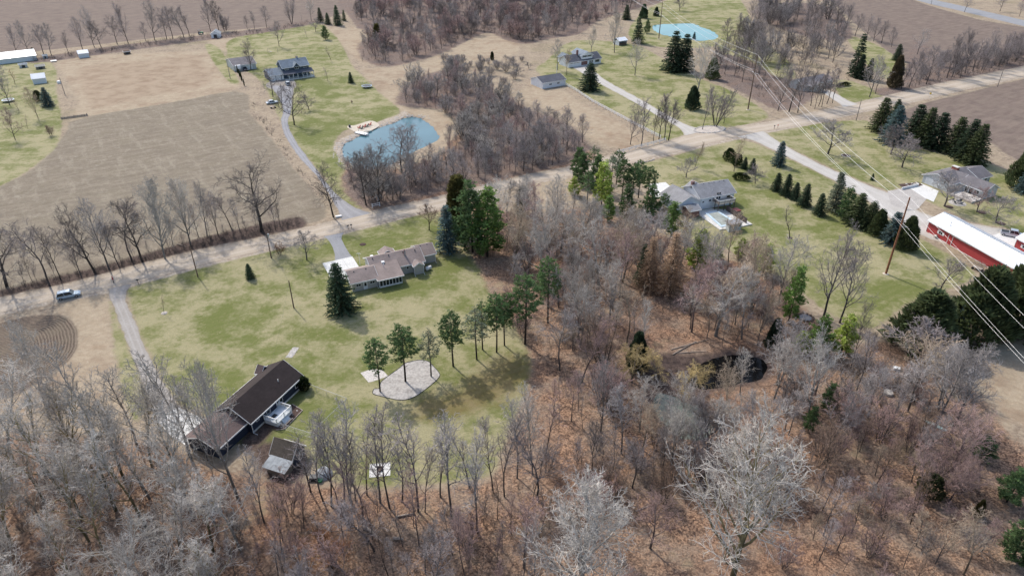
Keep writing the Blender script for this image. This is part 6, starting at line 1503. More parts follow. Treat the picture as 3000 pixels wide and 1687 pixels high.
MB().tube((-6.4, 6.6, 3.6), (-6.4, 6.6, 5.4), .03).tube((-7, 6.6, 5.3), (-5.8, 6.6, 5.3), .03).build('antenna', 'dark_plastic', H3)
D3 = empty('deck', (0, 0, 0)); D3.parent = H3
MB().box(1.6, 7.2, -5.9, -2.7, 2.35, 2.5).build('platform', 'deck_wood', D3)
for (x_, y_) in ((1.65, -5.85), (3.6, -5.85), (5.4, -5.85), (7.15, -5.85), (7.15, -4.2), (1.65, -4.2)):
    MB().box(x_ - .08, x_ + .08, y_ - .08, y_ + .08, 0, 3.45).build('post', 'stained_brown', D3)
for a in ((1.6, 7.2, -5.95, -5.88), ):
    MB().box(*a, 3.4, 3.5).build('rail', 'white_paint', D3)
    MB().box(1.75, 7.05, -5.9, -5.86, 2.55, 3.35).build('panel', 'deck_wood', D3)
for xx in (1.6, 7.15):
    MB().box(xx, xx + .06, -5.85, -2.7, 3.4, 3.5).build('rail', 'white_paint', D3)
    bl = MB()
    for k in range(20): bl.box(xx + .01, xx + .05, -5.7 + k * .15, -5.65 + k * .15, 2.5, 3.4)
    tag(bl.build('baluster', 'stained_brown', D3), kind='stuff')
ps = thing('swimming_pool', (55.4, 188.4, 0), math.radians(21.6), 'covered swimming pool with pale deck and dark privacy screen', 'pool')
MB().prism([(-2.8, -3.3), (1.2, -3.3), (5.7, -6.1), (5.7, -16.2), (.8, -16.3), (-4.8, -15.8), (-4.6, -6)], .01, .25).build('pool_deck', 'concrete', ps)
MB().prism([(-2.5, -5.4), (2.0, -5.2), (2.1, -12.0), (-1.0, -14.6), (-3.6, -14.8)], .26, .42).build('coping', 'pool_liner', ps)
MB().prism([(-1.8, -6.4), (1.2, -6.3), (1.3, -11.7), (-1.4, -13.9), (-2.9, -13.9)], .425, .45).build('pool_cover', 'cover_pool', ps)
for k in range(8):
    y_ = -6.2 - k * 1.3
    MB().box(4.25, 4.35, y_ - .05, y_ + .05, .25, 1.95).build('screen_post', 'stained_brown', ps)
    if k < 7: MB().box(4.27, 4.33, y_ - 1.24, y_ - .06, .3, 1.85).build('screen_panel', 'stained_brown', ps)
hb = thing('hot_tub', H3.matrix_basis @ Vector((6.6, -7.6, 0)), math.radians(21.6), 'red topped brown hot tub by the privacy screen', 'hot tub')
MB().box(-1, 1, -1, 1, .0, .75).build('cabinet', 'stained_brown', hb)
MB().box(-1.02, 1.02, -1.02, 1.02, .752, .88).build('cover', 'red_plastic', hb)
sh = thing('pool_shed', H3.matrix_basis @ Vector((-.9, -16.5, 0)), math.radians(21.6), 'grey flat sided shed at the lower end of the swimming pool', 'shed')
MB().prism([(-2.4, -1.2), (1.6, -1.2), (2.2, 1.0), (-1.8, 1.2)], 0, 2.2).build('wall', 'siding_grey', sh)
MB().prism([(-2.6, -1.4), (1.8, -1.4), (2.4, 1.2), (-2.0, 1.4)], 2.2, 2.32).build('roof', 'roof_grey', sh)
MB().box(.6, 1.2, -1.26, -1.2, 1.3, 1.6).build('window', 'glass_dark', sh)
sheet('concrete_pad', [(1900, 540), (1950, 534), (1962, 545), (1945, 572), (1925, 580), (1905, 570)], 'concrete_pale', .03, 'bright concrete apron behind the pines at the pool house', 'pavement')
st = thing('fire_circle', G(2002, 657), 0, 'ring of pale stones near the pool house wood', 'stone ring')
for k in range(22):
    a = k / 22 * 6.283
    MB().rock((1.9 * math.cos(a), 1.6 * math.sin(a), 0), .38, rng, .8).build('stone', 'stone_pale', st)

# ---- brick chimney house
H4 = thing('ranch_house', (129.9, 206.8, 0), math.radians(-63.9), 'pale grey ranch house with slate roof and red brick chimney', 'house')
gable(H4, .3, 9.2, -1.2, 11.2, 2.65, 4.4, 'siding_grey', 'roof_slate', 'y', .4)
gable(H4, 2.0, 10.0, 11.25, 17.0, 2.6, 4.3, 'siding_grey', 'roof_slate', 'y', .4)
gable(H4, 9.2, 17.2, 3.2, 9.4, 2.65, 4.3, 'siding_grey', 'roof_slate', 'x', .4)
gable(H4, 4.0, 9.2, 3.3, 9.3, 2.65, 4.38, 'siding_grey', 'roof_slate', 'x', .0, no_wall=True)
garage_door(H4, 'y-', -1.2, 3.6, 4.6)
MB().box(3.6, 5.4, 6.2, 7.4, 3.6, 5.3).build('chimney', 'brick_red', H4)
MB().box(3.5, 5.5, 6.1, 7.5, 5.3, 5.4).build('chimney_cap', 'concrete', H4)
for u in (11.9, 13.2): door(H4, 'y-', 3.2, u, .9, 2.0, 'glass_dark', .15)
window(H4, 'y-', 3.2, 15.0, .9, 1.6, 1.2, panes=2)
window(H4, 'x+', 10.0, 14.8, 1.0, 1.2, 1.1, panes=2)
pt = thing('stone_patio', H4.matrix_basis @ Vector((14.2, 0.2, 0)), math.radians(-63.9), 'pale stone patio with low wall behind the brick chimney house', 'patio')
for i in range(7):
    for j in range(5):
        MB().box(-3.6 + i * 1.02, -2.62 + i * 1.02, -2.6 + j * 1.02, -1.62 + j * 1.02, 0, .5).build('paving_stone', 'stone_pale', pt)
MB().box(-3.7, 3.7, -2.95, -2.65, 0, .62).build('low_wall', 'stone', pt)
for k in range(3): MB().box(-1.2, .4, -3.3 - k * .35, -2.97 - k * .35, 0, .45 - k * .14).build('step', 'stone_pale', pt)
for (bx, by) in ((2766, 605), (2862, 621), (2917, 653)):
    b2 = thing('ring_bed', G(bx, by), 0, {2766: 'stone edged mulch ring around the gnarled tree nearest the pale drive', 2862: 'stone edged mulch ring around the purplish tree', 2917: 'stone edged mulch ring right of the patio'}[bx], 'garden bed', 'ring beds by the patio')
    MB().lathe([(1.15, .0), (1.1, .1), (.1, .14)], (0, 0, 0), 18).build('mulch', 'mulch', b2)
    for k in range(20):
        a = k / 20 * 6.283
        MB().box(-.17, .17, -.1, .1, 0, .22).build('edging_stone', 'stone_pale', b2)
        e_ = b2.children[-1]; e_.location = (1.3 * math.cos(a), 1.3 * math.sin(a), 0); e_.rotation_euler = (0, 0, a + 1.57)
pb = thing('circular_patio', G(2805, 595), 0, 'round gravel seating circle with dark table below the stone patio', 'patio')
MB().lathe([(2.4, 0), (2.3, .05), (.1, .055)], (0, 0, 0), 24).build('gravel_disc', 'sand_grey', pb)
MB().lathe([(.06, .055), (.06, .72), (.6, .74), (.6, .78)], (0, 0, 0), 12).build('table', 'dark_plastic', pb)
for k in range(4):
    a = k * 1.57 + .5
    ch = MB().box(-.25, .25, -.25, .25, .38, .44).box(-.25, .25, .2, .26, .44, .9).box(-.24, -.2, -.24, -.2, .055, .38).box(.2, .24, -.24, -.2, .055, .38).box(-.24, -.2, .2, .24, .055, .38).box(.2, .24, .2, .24, .055, .38)
    c_ = ch.build('garden_chair', 'dark_plastic'); c_.location = pb.location + Vector((1.2 * math.cos(a), 1.2 * math.sin(a), 0)); c_.rotation_euler = (0, 0, a - 1.57)
    tag(c_, ['right', 'far', 'left', 'near'][k] + ' dark garden chair at the round gravel seating circle', 'chair', 'chairs at the round seating circle')
fb = thing('flower_bed', G(2665, 542), math.radians(20), 'mulched bed with stones left of the brick chimney house', 'garden bed')
MB().prism([(-4, -1.5), (3.6, -1.8), (4.2, .8), (-3, 1.6)], .005, .06).build('mulch', 'mulch', fb)
for k in range(9): MB().rock((rng.uniform(-3, 3.4), rng.uniform(-1.2, 1), .06), rng.uniform(.2, .45), rng).build('boulder', 'stone_pale', fb)
rf_ = thing('retaining_wall', G(2666, 550), math.radians(24), 'low white wall beside the garage apron', 'wall')
MB().box(-3.6, 3.6, -.12, .12, 0, .7).build('wall_face', 'white_paint', rf_)

# ---- red barns and what stands by them
B1 = thing('red_barn', (112.7, 171.6, 0), math.radians(-75.3), 'long red pole barn with bright white metal roof', 'barn')
gable(B1, .3, 27.5, .0, 8.6, 3.3, 5.0, 'siding_red', 'white_metal_roof', over=.35)
w_ = window(B1, 'y-', 0, 4.9, 1.3, 1.3, .95, panes=2)
for sg in (-1, 1): MB().box(*on_face('y-', 0, 4.9 + sg * .9, 1.3, .4, .95, .0, .06)).build('shutter', 'white_paint', B1)
d_ = door(B1, 'y-', 0, 8.2, 1.2, 2.3, 'red_paint')
for uu in (7.52, 8.88): MB().box(*on_face('y-', 0, uu, 0.02, .12, 2.5, .0, .07)).build('door_trim', 'white_paint', B1)
MB().box(*on_face('y-', 0, 11.4, 2.65, 6.2, .14, .0, .12)).build('door_track', 'galvanised', B1)
MB().box(-.02 + .3 - .07, .3, -.05, .08, 0, 3.2).build('corner_trim', 'white_paint', B1)
for k in range(6): MB().box(*on_face('y-', 0, 3.6 + k * 4.4, .0, 4.3, .14, .0, .05)).build('skirt_board', 'white_paint', B1)
MB().tube((5.6, 1.5, 3.8), (5.6, 1.5, 5.0), .07).lathe([(.13, 0), (.05, .2)], (5.6, 1.5, 5.0), 8).build('flue', 'galvanised', B1)
def seams(root, x0, x1, y0, y1, ze, zr, gap=.9, over=.35, z=.16):
    ym = (y0 + y1) / 2
    mb = MB()
    k = x0 - over + .3
    while k < x1 + over:
        for ya, sg in ((y0, -1), (y1, 1)):
            yo, zo = ya + sg * over, ze - (zr - ze) / abs(ym - ya) * over
            mb.hexa([(k, ym, zr + z), (k + .05, ym, zr + z), (k + .05, yo, zo + z), (k, yo, zo + z)], [(k, ym, zr + z + .05), (k + .05, ym, zr + z + .05), (k + .05, yo, zo + z + .05), (k, yo, zo + z + .05)])
        k += gap
    tag(mb.build('roof_seam', 'galvanised', root), kind='stuff')
    MB().box(x0 - over, x1 + over, ym - .18, ym + .18, zr + z - .03, zr + z + .05).build('ridge_cap', 'galvanised', root)
seams(B1, .3, 27.5, 0, 8.6, 3.3, 5.0)
B2 = thing('red_barn', B1.matrix_basis @ Vector((14.4, 14.6, 0)), math.radians(-75.3), 'second red barn with white roof at the right edge', 'barn')
gable(B2, 0, 9, 0, 7, 3.1, 4.7, 'siding_red', 'white_metal_roof', over=.35)
window(B2, 'y-', 0, 2.6, 1.2, 1.1, .9, panes=2)
for sg in (-1, 1): MB().box(*on_face('y-', 0, 2.6 + sg * .8, 1.2, .36, .9, .0, .06)).build('shutter', 'white_paint', B2)
MB().box(-.07, 0, -.05, .08, 0, 3.0).build('corner_trim', 'white_paint', B2)
sheet('concrete_pad', [(2895, 693), (2940, 680), (3010, 700), (3010, 760), (2985, 752)], 'concrete_pale', .034, 'pale concrete apron between the two red barns', 'pavement')
bp = thing('brush_pile', G(2872, 776), 0, 'pile of cut branches beside the red barn', 'brush pile')
pm = MB()
for k in range(70):
    a = rng.random() * 6.28
    p = Vector((rng.gauss(0, 1.5), rng.gauss(0, .9), rng.uniform(.05, .6)))
    pm.tube(p, p + Vector((math.cos(a) * 1.6, math.sin(a) * 1.2, rng.uniform(-.1, .4))), .035, .015, 4)
tag(pm.build('branch', 'weathered_wood', bp), kind='stuff')
def wagon(name, p, rz, label, ln=2.2):
    t = thing(name, p, rz, label, 'trailer')
    MB().box(-ln / 2, ln / 2, -.6, .6, .55, .65).build('bed', 'weathered_wood', t)
    MB().tube((ln / 2, 0, .55), (ln / 2 + 1.0, 0, .4), .04).build('drawbar', 'dark_plastic', t)
    for sx in (-.35, .35):
        for sy in (-.7, .7):
            w = MB().tube((sx * ln, sy - .09, .32), (sx * ln, sy + .09, .32), .32, n=12).build('wheel', 'black_rubber', t)
    return t
wagon('small_trailer', G(2862, 790), math.radians(-60), 'small low trailer by the brush pile near the red barn')
hr = thing('hose_reel', G(2740, 697), math.radians(-70), 'garden hose reel cart against the red barn wall', 'hose reel')
MB().tube((-.3, 0, .5), (.3, 0, .5), .38, n=12).build('reel', 'stone_pale', hr)
MB().tube((-.4, -.3, 0), (-.4, 0, .95), .03).tube((.4, -.3, 0), (.4, 0, .95), .03).tube((-.4, 0, .95), (.4, 0, .95), .03).build('frame', 'dark_plastic', hr)

# ---- blue farmhouse and its garage
H5 = thing('farmhouse', (-106.9, 329.5, 0), math.radians(33), 'two storey dark blue farmhouse with grey blue roof and white porch', 'house')
gable(H5, 1.0, 13.4, .9, 8.9, 5.2, 7.7, 'siding_blue', 'roof_blue', over=.4)
gable(H5, -5.6, .95, 0.2, 9.2, 2.6, 4.6, 'siding_blue', 'roof_blue', over=.4)
gable(H5, 6.0, 8.8, .2, 4.2, 5.3, 6.9, 'siding_blue', 'roof_blue', 'y', .3)
MB().hexa([(.6, -2.4, 2.55), (14.6, -2.4, 2.55), (14.6, .88, 3.7), (.6, .88, 3.7)], [(.6, -2.4, 2.68), (14.6, -2.4, 2.68), (14.6, .88, 3.83), (.6, .88, 3.83)]).build('porch_roof', 'roof_charcoal', H5)
MB().hexa([(13.45, .9, 2.9), (15.2, .9, 2.5), (15.2, 7.5, 2.5), (13.45, 7.5, 2.9)], [(13.45, .9, 3.2), (15.2, .9, 2.65), (15.2, 7.5, 2.65), (13.45, 7.5, 3.2)]).build('side_porch_roof', 'roof_charcoal', H5)
MB().box(.8, 14.6, -2.3, .88, 0, .35).build('porch_floor', 'concrete', H5)
for x_ in (2.6, 4.7, 6.8, 9.2, 11.2, 13.0, 14.4): MB().box(x_ - .11, x_ + .11, -2.25, -2.03, .35, 2.55).build('porch_post', 'white_paint', H5)
for (a, b_) in ((2.7, 6.7), (9.3, 14.3)): MB().box(a, b_, -2.18, -2.1, 1.05, 1.13).box(a, b_, -2.18, -2.1, .5, .56).build('porch_rail', 'white_paint', H5)
for (u, p) in ((2.9, 3), (7.4, 2), (11.7, 3)): window(H5, 'y-', .9 if u != 7.4 else .2, u, 3.95, 1.9, 1.15, panes=p, shutters='dark_plastic')
for u in (3.4, 5.5, 10.3, 12.3): window(H5, 'y-', .9, u, .9, 1.3, 1.3, panes=2)
door(H5, 'y-', .9, 7.9, 1.0, 2.1, 'glass_dark', .35)
for u in (-4.2, -1.6): garage_door(H5, 'y-', .2, u, 2.3)
door(H5, 'y-', .2, .3, .9, 2.0)
MB().box(9.2, 10.1, 5.0, 5.8, 6.6, 8.6).build('chimney', 'brick_wall', H5)
G5 = thing('detached_garage', G(660 + 240 / 8.573, 130 + 690 / 8.573), math.radians(33), 'detached garage with large grey gable roof beside the camper', 'garage')
gable(G5, 0, 10.5, 0, 15, 2.7, 4.6, 'siding_grey', 'roof_slate', 'x', .4)
garage_door(G5, 'y-', 0, 6.5, 4.5)
window(G5, 'y-', 0, 2.2, 1.0, 1.2, 1.0)

# ---- white house with dormer, its garage and shelter
H6 = thing('cape_house', (28.6, 353.0, 0), math.radians(29), 'white house with charcoal roof and a large front dormer', 'house')
gable(H6, -.8, 18.6, 0, 8.6, 2.6, 4.9, 'siding_white', 'roof_charcoal', over=.4)
gable(H6, 7.2, 13.6, .5, 9.5, 4.9, 6.5, 'siding_white', 'roof_blue', 'y', .4, z0=2.75)
MB().box(6.2, 7.0, 3.4, 4.2, 4.0, 7.0).build('chimney', 'brick_wall', H6)
for u in (9.0, 11.8): window(H6, 'y-', .5, u, 3.85, 1.7, .95, panes=2, shutters='dark_plastic')
MB().box(*on_face('y-', 0, 8.6, .3, 3.6, 2.0, .0, .05)).build('brick_panel', 'brick_wall', H6)
for u in (12.0, 13.2): window(H6, 'y-', 0, u, .8, .9, 1.4)
window(H6, 'y-', 0, 16.4, .8, 2.6, 1.5, panes=3)
garage_door(H6, 'y-', 0, 3.0, 5.4, 2.1, lights=6)
gable(H6, 1.5, 6.8, 8.61, 13.5, 2.6, 4.2, 'siding_white', 'roof_blue', 'y', .3)
G6 = thing('white_garage', H6.location + Matrix.Rotation(math.radians(31.3), 3, 'Z') @ Vector((-33.1, -25.7, 0)), math.radians(31), 'long white garage with charcoal roof at the end of the rail fence', 'garage')
gable(G6, 0, 12.4, 0, 9.8, 2.7, 4.3, 'siding_white', 'roof_charcoal', over=.3)
for u in (4.2, 8.4):
    window(G6, 'y-', 0, u, 1.2, 1.5, .7, panes=3)
W6 = thing('open_shelter', G(1500 + 1075 / 3.433, 462 / 3.433), math.radians(31), 'white roofed open shelter with dark red front near the evergreens', 'shelter')
gable(W6, 0, 5.5, 0, 5.0, 2.5, 3.6, 'red_plastic', 'white_metal_roof', over=.4, no_wall=True)
MB().box(0, .1, 0, 5, 0, 2.5).box(0, 5.5, 4.9, 5, 0, 2.5).box(5.4, 5.5, .0, 4.9, 0, 2.5).build('wall', 'siding_white', W6)
MB().box(.12, 5.38, .02, .1, .0, 1.1).build('front_panel', 'barn_brown', W6)
for x_ in (.15, 2.7, 5.25): MB().box(x_ - .08, x_ + .08, -.1, .0, 0, 2.5).build('post', 'barn_brown', W6)

# ---- hidden house at the upper right
H7 = thing('ranch_house', G(2352, 268), math.radians(31), 'grey ranch house half hidden behind roadside trees', 'house')
gable(H7, 0, 17, 0, 8, 2.6, 4.4, 'siding_grey', 'roof_slate', over=.4)
gable(H7, 2.5, 8.5, -3.5, -.02, 2.6, 4.0, 'siding_greige', 'roof_slate', 'y', .4)
gable(H7, 17.05, 21, 1, 7, 2.5, 3.6, 'siding_pale_blue', 'roof_taupe', over=.3)
window(H7, 'y-', 0, 11, .9, 1.8, 1.2, panes=2)
window(H7, 'y-', -3.5, 5.5, .9, 2.0, 1.2, panes=2)
window(H7, 'y-', 1, 19, 1.0, 1.0, 1.0)

# ---- sheds
S1 = thing('wood_shed', (-40.8, 86.6, 0), math.radians(-21), 'old brown roofed shed behind the dark house', 'shed')
gable(S1, 1.4, 5.4, -1.0, 2.4, 2.0, 3.9, 'siding_navy', 'roof_old', over=.25)
door(S1, 'x+', 5.4, 1.2, 1.0, 1.8)
S2 = thing('lean_to_shed', (-40.8, 86.6, 0), math.radians(-21), 'weathered lean-to with grey metal roof below the old shed', 'shed')
MB().box(1.9, 5.6, -3.3, -1.35, 0, 1.5).build('wall', 'siding_weather', S2)
for k in range(8):
    x_ = 1.55 + k * .56
    MB().hexa([(x_, -3.75, 1.45), (x_ + .54, -3.75, 1.45), (x_ + .54, -1.3, 1.98), (x_, -1.3, 1.98)], [(x_, -3.75, 1.5), (x_ + .54, -3.75, 1.5), (x_ + .54, -1.3, 2.03), (x_, -1.3, 2.03)]).build('roof_sheet', 'grey_metal_roof', S2)
S3 = thing('long_metal_shed', G(-30, 130 + 560 / 9.17), math.radians(35.4), 'long low pale metal shed at the upper left edge', 'shed')
gable(S3, -6, 20.5, -2.0, 12, 2.4, 4.2, 'siding_pale_blue', 'white_metal_roof', over=.3)
seams(S3, -6, 20.5, -2.0, 12, 2.4, 4.2, 1.2, .3)
def small_shed(px, py, rz, w, d, ze, zr, label, wall='siding_pale_blue', roof='white_metal_roof', axis='x', dark=True):
    t = thing('small_shed', G(px, py), math.radians(rz), label, 'shed')
    gable(t, -w / 2, w / 2, 0, d, ze, zr, wall, roof, axis, .2)
    if dark: door(t, 'y-', 0, 0, w * .4, ze * .85, 'dark_plastic')
    return t
small_shed(118, 246, 30, 5.2, 5.5, 2.4, 4.0, 'white roofed small shed on the left lawn', dark=False)
small_shed(248, 170, 34, 4.6, 4.6, 2.2, 3.4, 'white shed at the edge of the straw field', dark=False)
small_shed(632, 112, 12, 4.6, 6, 2.2, 3.8, 'little white barn with dark doorway under the hedgerow', 'siding_white', 'grey_metal_roof', 'y')
small_shed(70, 199, 35, 3.4, 2.2, 1.5, 2.0, 'grey hutch in front of the long metal shed', 'siding_grey', 'grey_metal_roof')
small_shed(120, 203, 35, 3.8, 2.0, 1.4, 2.0, 'tan roofed hutch in front of the long metal shed', 'siding_weather', 'sand')
small_shed(134, 172, 35, 2.0, 1.8, 1.4, 1.8, 'small grey hutch at the end of the long metal shed', 'siding_grey', 'grey_metal_roof')
small_shed(374, 160, 35, 3.0, 2.4, 1.4, 1.8, 'dark brown run-in box in the straw field', 'barn_brown', 'barn_brown')
# ---------------------------------------------------------------- power line
PB = [G(1930, 115), G(2191, 322), G(2595, 802)]
PB.append(PB[2] + (PB[2] - PB[1]))
PB.insert(0, PB[0] + (PB[0] - PB[1]))
PH = [19.5, 20.0, 22.0, 20.2, 20.2]
ATT = []
pole_lab = ['', 'tall wooden power pole in front of the turquoise pond', 'tall wooden power pole on the white house lawn', 'tall brown power pole beside the red barn', '']
for i, b in enumerate(PB):
    d = (PB[min(i + 1, 4)] - PB[max(i - 1, 0)]).normalized()
    n = Vector((-d.y, d.x, 0))
    if n.x > 0: n = -n                                   # arms reach to the left, over the lawn
    h = PH[i]
    offs = [(0, h), (-.25, h - 2.6), (2.3, h - 4.6), (2.3, h - 7.0)] if False else [(0.0, h - .1), (-1.5, h - 3.2), (1.6, h - 5.6), (-1.5, h - 7.6)]
    ATT.append([b + n * o + Vector((0, 0, z)) for o, z in offs])
    if i in (0, 4): continue
    t = thing('power_pole', b, 0, pole_lab[i], 'power pole', 'tall power line poles')
    MB().tube((0, 0, -.1), (0, 0, h * .45), .27, .23, 9).tube((0, 0, h * .45), (0, 0, h), .23, .15, 9).build('shaft', 'pole_red' if i == 3 else 'pole_wood', t)
    for o, z in offs[1:]:
        a = n * o + Vector((0, 0, z))
        MB().tube((0, 0, z), a, .06, .05, 6).build('arm', 'galvanised', t)
        MB().tube(a, a + Vector((0, 0, -.0)) + n * (.28 if o > 0 else -.28), .08, .05, 6).build('insulator', 'stone_pale', t)
    MB().lathe([(.75, 0), (.6, .1), (.1, .12)], (0, 0, 0), 10).build('footing', 'sand', t)
for k in range(4):
    for i in range(4):
        a, c_ = ATT[i][k], ATT[i + 1][k]
        pts = [a.lerp(c_, t / 20) - Vector((0, 0, 4 * 2.4 * (t / 20) * (1 - t / 20))) for t in range(21)]
        o = MB().path(pts, .02 if i == 3 else .034, 4).build('power_wire', 'wire_metal')
        tag(o, ['top', 'upper', 'middle', 'lower'][k] + ' wire of the tall power line, ' + ['beyond the turquoise pond', 'between pond pole and lawn pole', 'between lawn pole and barn pole', 'from the barn pole towards the lower right'][i], 'wire', 'wires of the tall power line')
# ---------------------------------------------------------------- roadside poles
def road_pole(bx, by, ty, label, transformer=False, mat='pole_grey', arm=True):
    p = G(bx, by)
    h = height_at(p, ty)
    t = thing('utility_pole', p, math.radians(31), label, 'utility pole', 'small utility poles')
    MB().tube((0, 0, -.1), (0, 0, h), .15, .10, 8).build('shaft', mat, t)
    if arm: MB().box(-.05, .05, -.9, .9, h - .7, h - .58).build('cross_arm', mat, t)
    if transformer:
        MB().lathe([(.2, 0), (.24, .05), (.24, .8), (.18, .9), (.05, .95)], (.36, 0, h - 2.2), 12).build('transformer', 'galvanised', t)
        MB().box(-.05, .05, -.6, .6, h - 1.4, h - 1.3).build('cross_arm', 'pole_grey', t)
    return p + Vector((0, 0, h - .4))
pa = road_pole(580, 811, 719, 'thin utility pole beside the road near the small lawn spruce', mat='pole_wood', arm=False)
pb_ = road_pole(795, 756, 672, 'utility pole with a grey transformer beside the road', True, mat='pole_wood')
pc = road_pole(861, 902, 822, 'short dark pole on the main lawn', mat='pole_wood', arm=False)
pd = road_pole(2508, 354, 292, 'slim grey utility pole by the evergreen grove', arm=False)
pe = road_pole(2922, 255, 193, 'pale utility pole beside the right field', arm=False)
pf = road_pole(675, 232, 178, 'bare utility pole left of the grey gabled garage', arm=False)
pg = road_pole(191, 279, 228, 'utility pole in the weedy strip beside the straw field', arm=False)
ph = road_pole(1631, 214, 188, 'thin white lamp pole behind the white garage', mat='white_paint', arm=False)
for a, b_, lab in ((pa, pb_, 'between the two nearest roadside poles'), (pb_, pc, 'from transformer pole to the short lawn pole'), (pb_, G(1290, 700, 4.2), 'from transformer pole to the tan roofed ranch'), (pc, G(790, 1080, 4.2), 'from the short lawn pole to the dark house'), (pa, G(-300, 1010, 8), 'leaving the view at the left')):
    pts = [a.lerp(b_, t / 14) - Vector((0, 0, 3.0 * (t / 14) * (1 - t / 14))) for t in range(15)]
    tag(MB().path(pts, .011, 3).build('service_wire', 'dark_plastic'), 'thin service wire ' + lab, 'wire', 'service wires')
# ---------------------------------------------------------------- fences
def rail_fence(pts, label, h=1.25, gap=2.5, rails=(.45, .85, 1.15)):
    w = GP(pts)
    t = thing('rail_fence', w[0], 0, label, 'fence')
    o = w[0]
    post = MB().box(-.075, .075, -.075, .075, 0, h)
    pm = None
    for a, b_ in zip(w, w[1:]):
        n = max(1, int((b_ - a).length / gap))
        for k in range(n):
            p, q = a.lerp(b_, k / n), a.lerp(b_, (k + 1) / n)
            if pm is None:
                ob = post.build('post', 'white_paint', t); pm = ob.data
            else:
                ob = link('post', pm, None, t)
            ob.location = p - o; ob.rotation_euler = (0, 0, math.atan2(q.y - p.y, q.x - p.x))
        for z in rails:
            d = (b_ - a).normalized()
            nrm = Vector((-d.y, d.x, 0)) * .03
            p, q = a - o, b_ - o
            MB().hexa([p - nrm + Vector((0, 0, z)), q - nrm + Vector((0, 0, z)), q + nrm + Vector((0, 0, z)), p + nrm + Vector((0, 0, z))], [p - nrm + Vector((0, 0, z + .13)), q - nrm + Vector((0, 0, z + .13)), q + nrm + Vector((0, 0, z + .13)), p + nrm + Vector((0, 0, z + .13))]).build('rail', 'white_paint', t)
    ob = link('post', pm, None, t); ob.location = w[-1] - o
rail_fence([(1658, 252), (1690, 270), (1735, 300), (1800, 335), (1860, 368), (1935, 406)], 'long white rail fence running from the white garage to the road')
rail_fence([(1808, 452), (1862, 437), (1915, 424), (1950, 414)], 'white rail fence along the road verge')
rail_fence([(1091, 609), (1113, 604)], 'short white two rail fence section by the gravel driveway', 1.3, 3.2, (.5, 1.0))
# ---------------------------------------------------------------- vehicles
def car(p, rz, label, paint, ln=4.7, wd=1.85, ht=1.65, style='suv', cat='car'):
    t = thing('parked_' + ('pickup' if style == 'pickup' else 'car'), p, rz, label, cat)
    hl, hw = ln / 2, wd / 2
    bz = ht * .56
    bot = .28
    # body: lofted cross sections along x
    secs = [(-hl, .55, bz * .86, .80), (-hl + .12, bot + .08, bz * .98, .94), (-hl + .7, bot, bz, 1.0), (0, bot, bz * 1.02, 1.0), (hl - 1.2, bot, bz * .98, 1.0), (hl - .35, bot + .04, bz * .88, .94), (hl, .5, bz * .68, .78)]
    mb = MB()
    for (x_, z0, z1, k) in secs:
        y_ = hw * k
        mb.v += [(x_, -y_ * .94, z0), (x_, -y_, (z0 + z1) / 2), (x_, -y_ * .93, z1), (x_, y_ * .93, z1), (x_, y_, (z0 + z1) / 2), (x_, y_ * .94, z0)]
    for i in range(len(secs) - 1):
        for k in range(6):
            mb.f.append((i * 6 + k, (i + 1) * 6 + k, (i + 1) * 6 + (k + 1) % 6, i * 6 + (k + 1) % 6))
    mb.f.append(tuple(range(6))); mb.f.append(tuple((len(secs) - 1) * 6 + k for k in range(5, -1, -1)))
    mb.build('body', paint, t, False)
    if style == 'suv': x0, x1, x2, x3 = -hl + .12, -hl + .5, hl - 2.0, hl - 1.25
    elif style == 'sedan': x0, x1, x2, x3 = -hl + .7, -hl + 1.45, hl - 2.2, hl - 1.35
    else: x0, x1, x2, x3 = -hl + 2.0, -hl + 2.15, hl - 2.2, hl - 1.5
    za, zb = bz * .97, ht
    g = MB().hexa([(x0, -hw * .91, za), (x3, -hw * .91, za), (x3, hw * .91, za), (x0, hw * .91, za)], [(x1, -hw * .72, zb - .05), (x2, -hw * .72, zb - .05), (x2, hw * .72, zb - .05), (x1, hw * .72, zb - .05)])
    g.build('windows', 'glass_dark', t)
    MB().hexa([(x1 - .06, -hw * .74, zb - .048), (x2 + .10, -hw * .74, zb - .048), (x2 + .10, hw * .74, zb - .048), (x1 - .06, hw * .74, zb - .048)], [(x1, -hw * .68, zb + .02), (x2, -hw * .68, zb + .02), (x2, hw * .68, zb + .02), (x1, hw * .68, zb + .02)]).build('roof', paint, t)
    pl = MB()
    for sy in (-1, 1):
        for (xa, xb) in ((x0, x1), (x3, x2), ((x0 + x3) / 2 - .1, (x1 + x2) / 2 - .1)):
            pl.tube((xa, sy * hw * .915, za), (xb, sy * hw * .725, zb - .04), .045, n=4)
    pl.build('pillar', paint, t)
    if style == 'pickup':
        MB().box(-hl + .12, -hl + 1.9, -hw * .8, hw * .8, bz * 1.0, bz * 1.03).build('bed_cover', 'dark_plastic', t)
    for sx in (-hl + .85, hl - .9):
        for sy in (-1, 1):
            w = MB().tube((sx, sy * hw * .84, .34), (sx, sy * hw * 1.01, .34), .34, n=14).build('wheel', 'black_rubber', t)
            MB().tube((sx, sy * hw * 1.0, .34), (sx, sy * hw * 1.025, .34), .2, n=10).build('rim', 'rim_metal', w)
    for sy in (-1, 1):
        MB().box(hl - .16, hl - .02, sy * hw * .62 - .16, sy * hw * .62 + .16, bz * .62, bz * .76).build('headlight', 'lamp_clear', t)
        MB().box(-hl + .02, -hl + .1, sy * hw * .66 - .12, sy * hw * .66 + .12, bz * .68, bz * .86).build('taillight', 'lamp_red', t)
        MB().box(x3 - .25, x3 - .1, sy * hw * 1.02 - .07, sy * hw * 1.02 + .07, za, za + .14).build('mirror', paint, t)
    return t
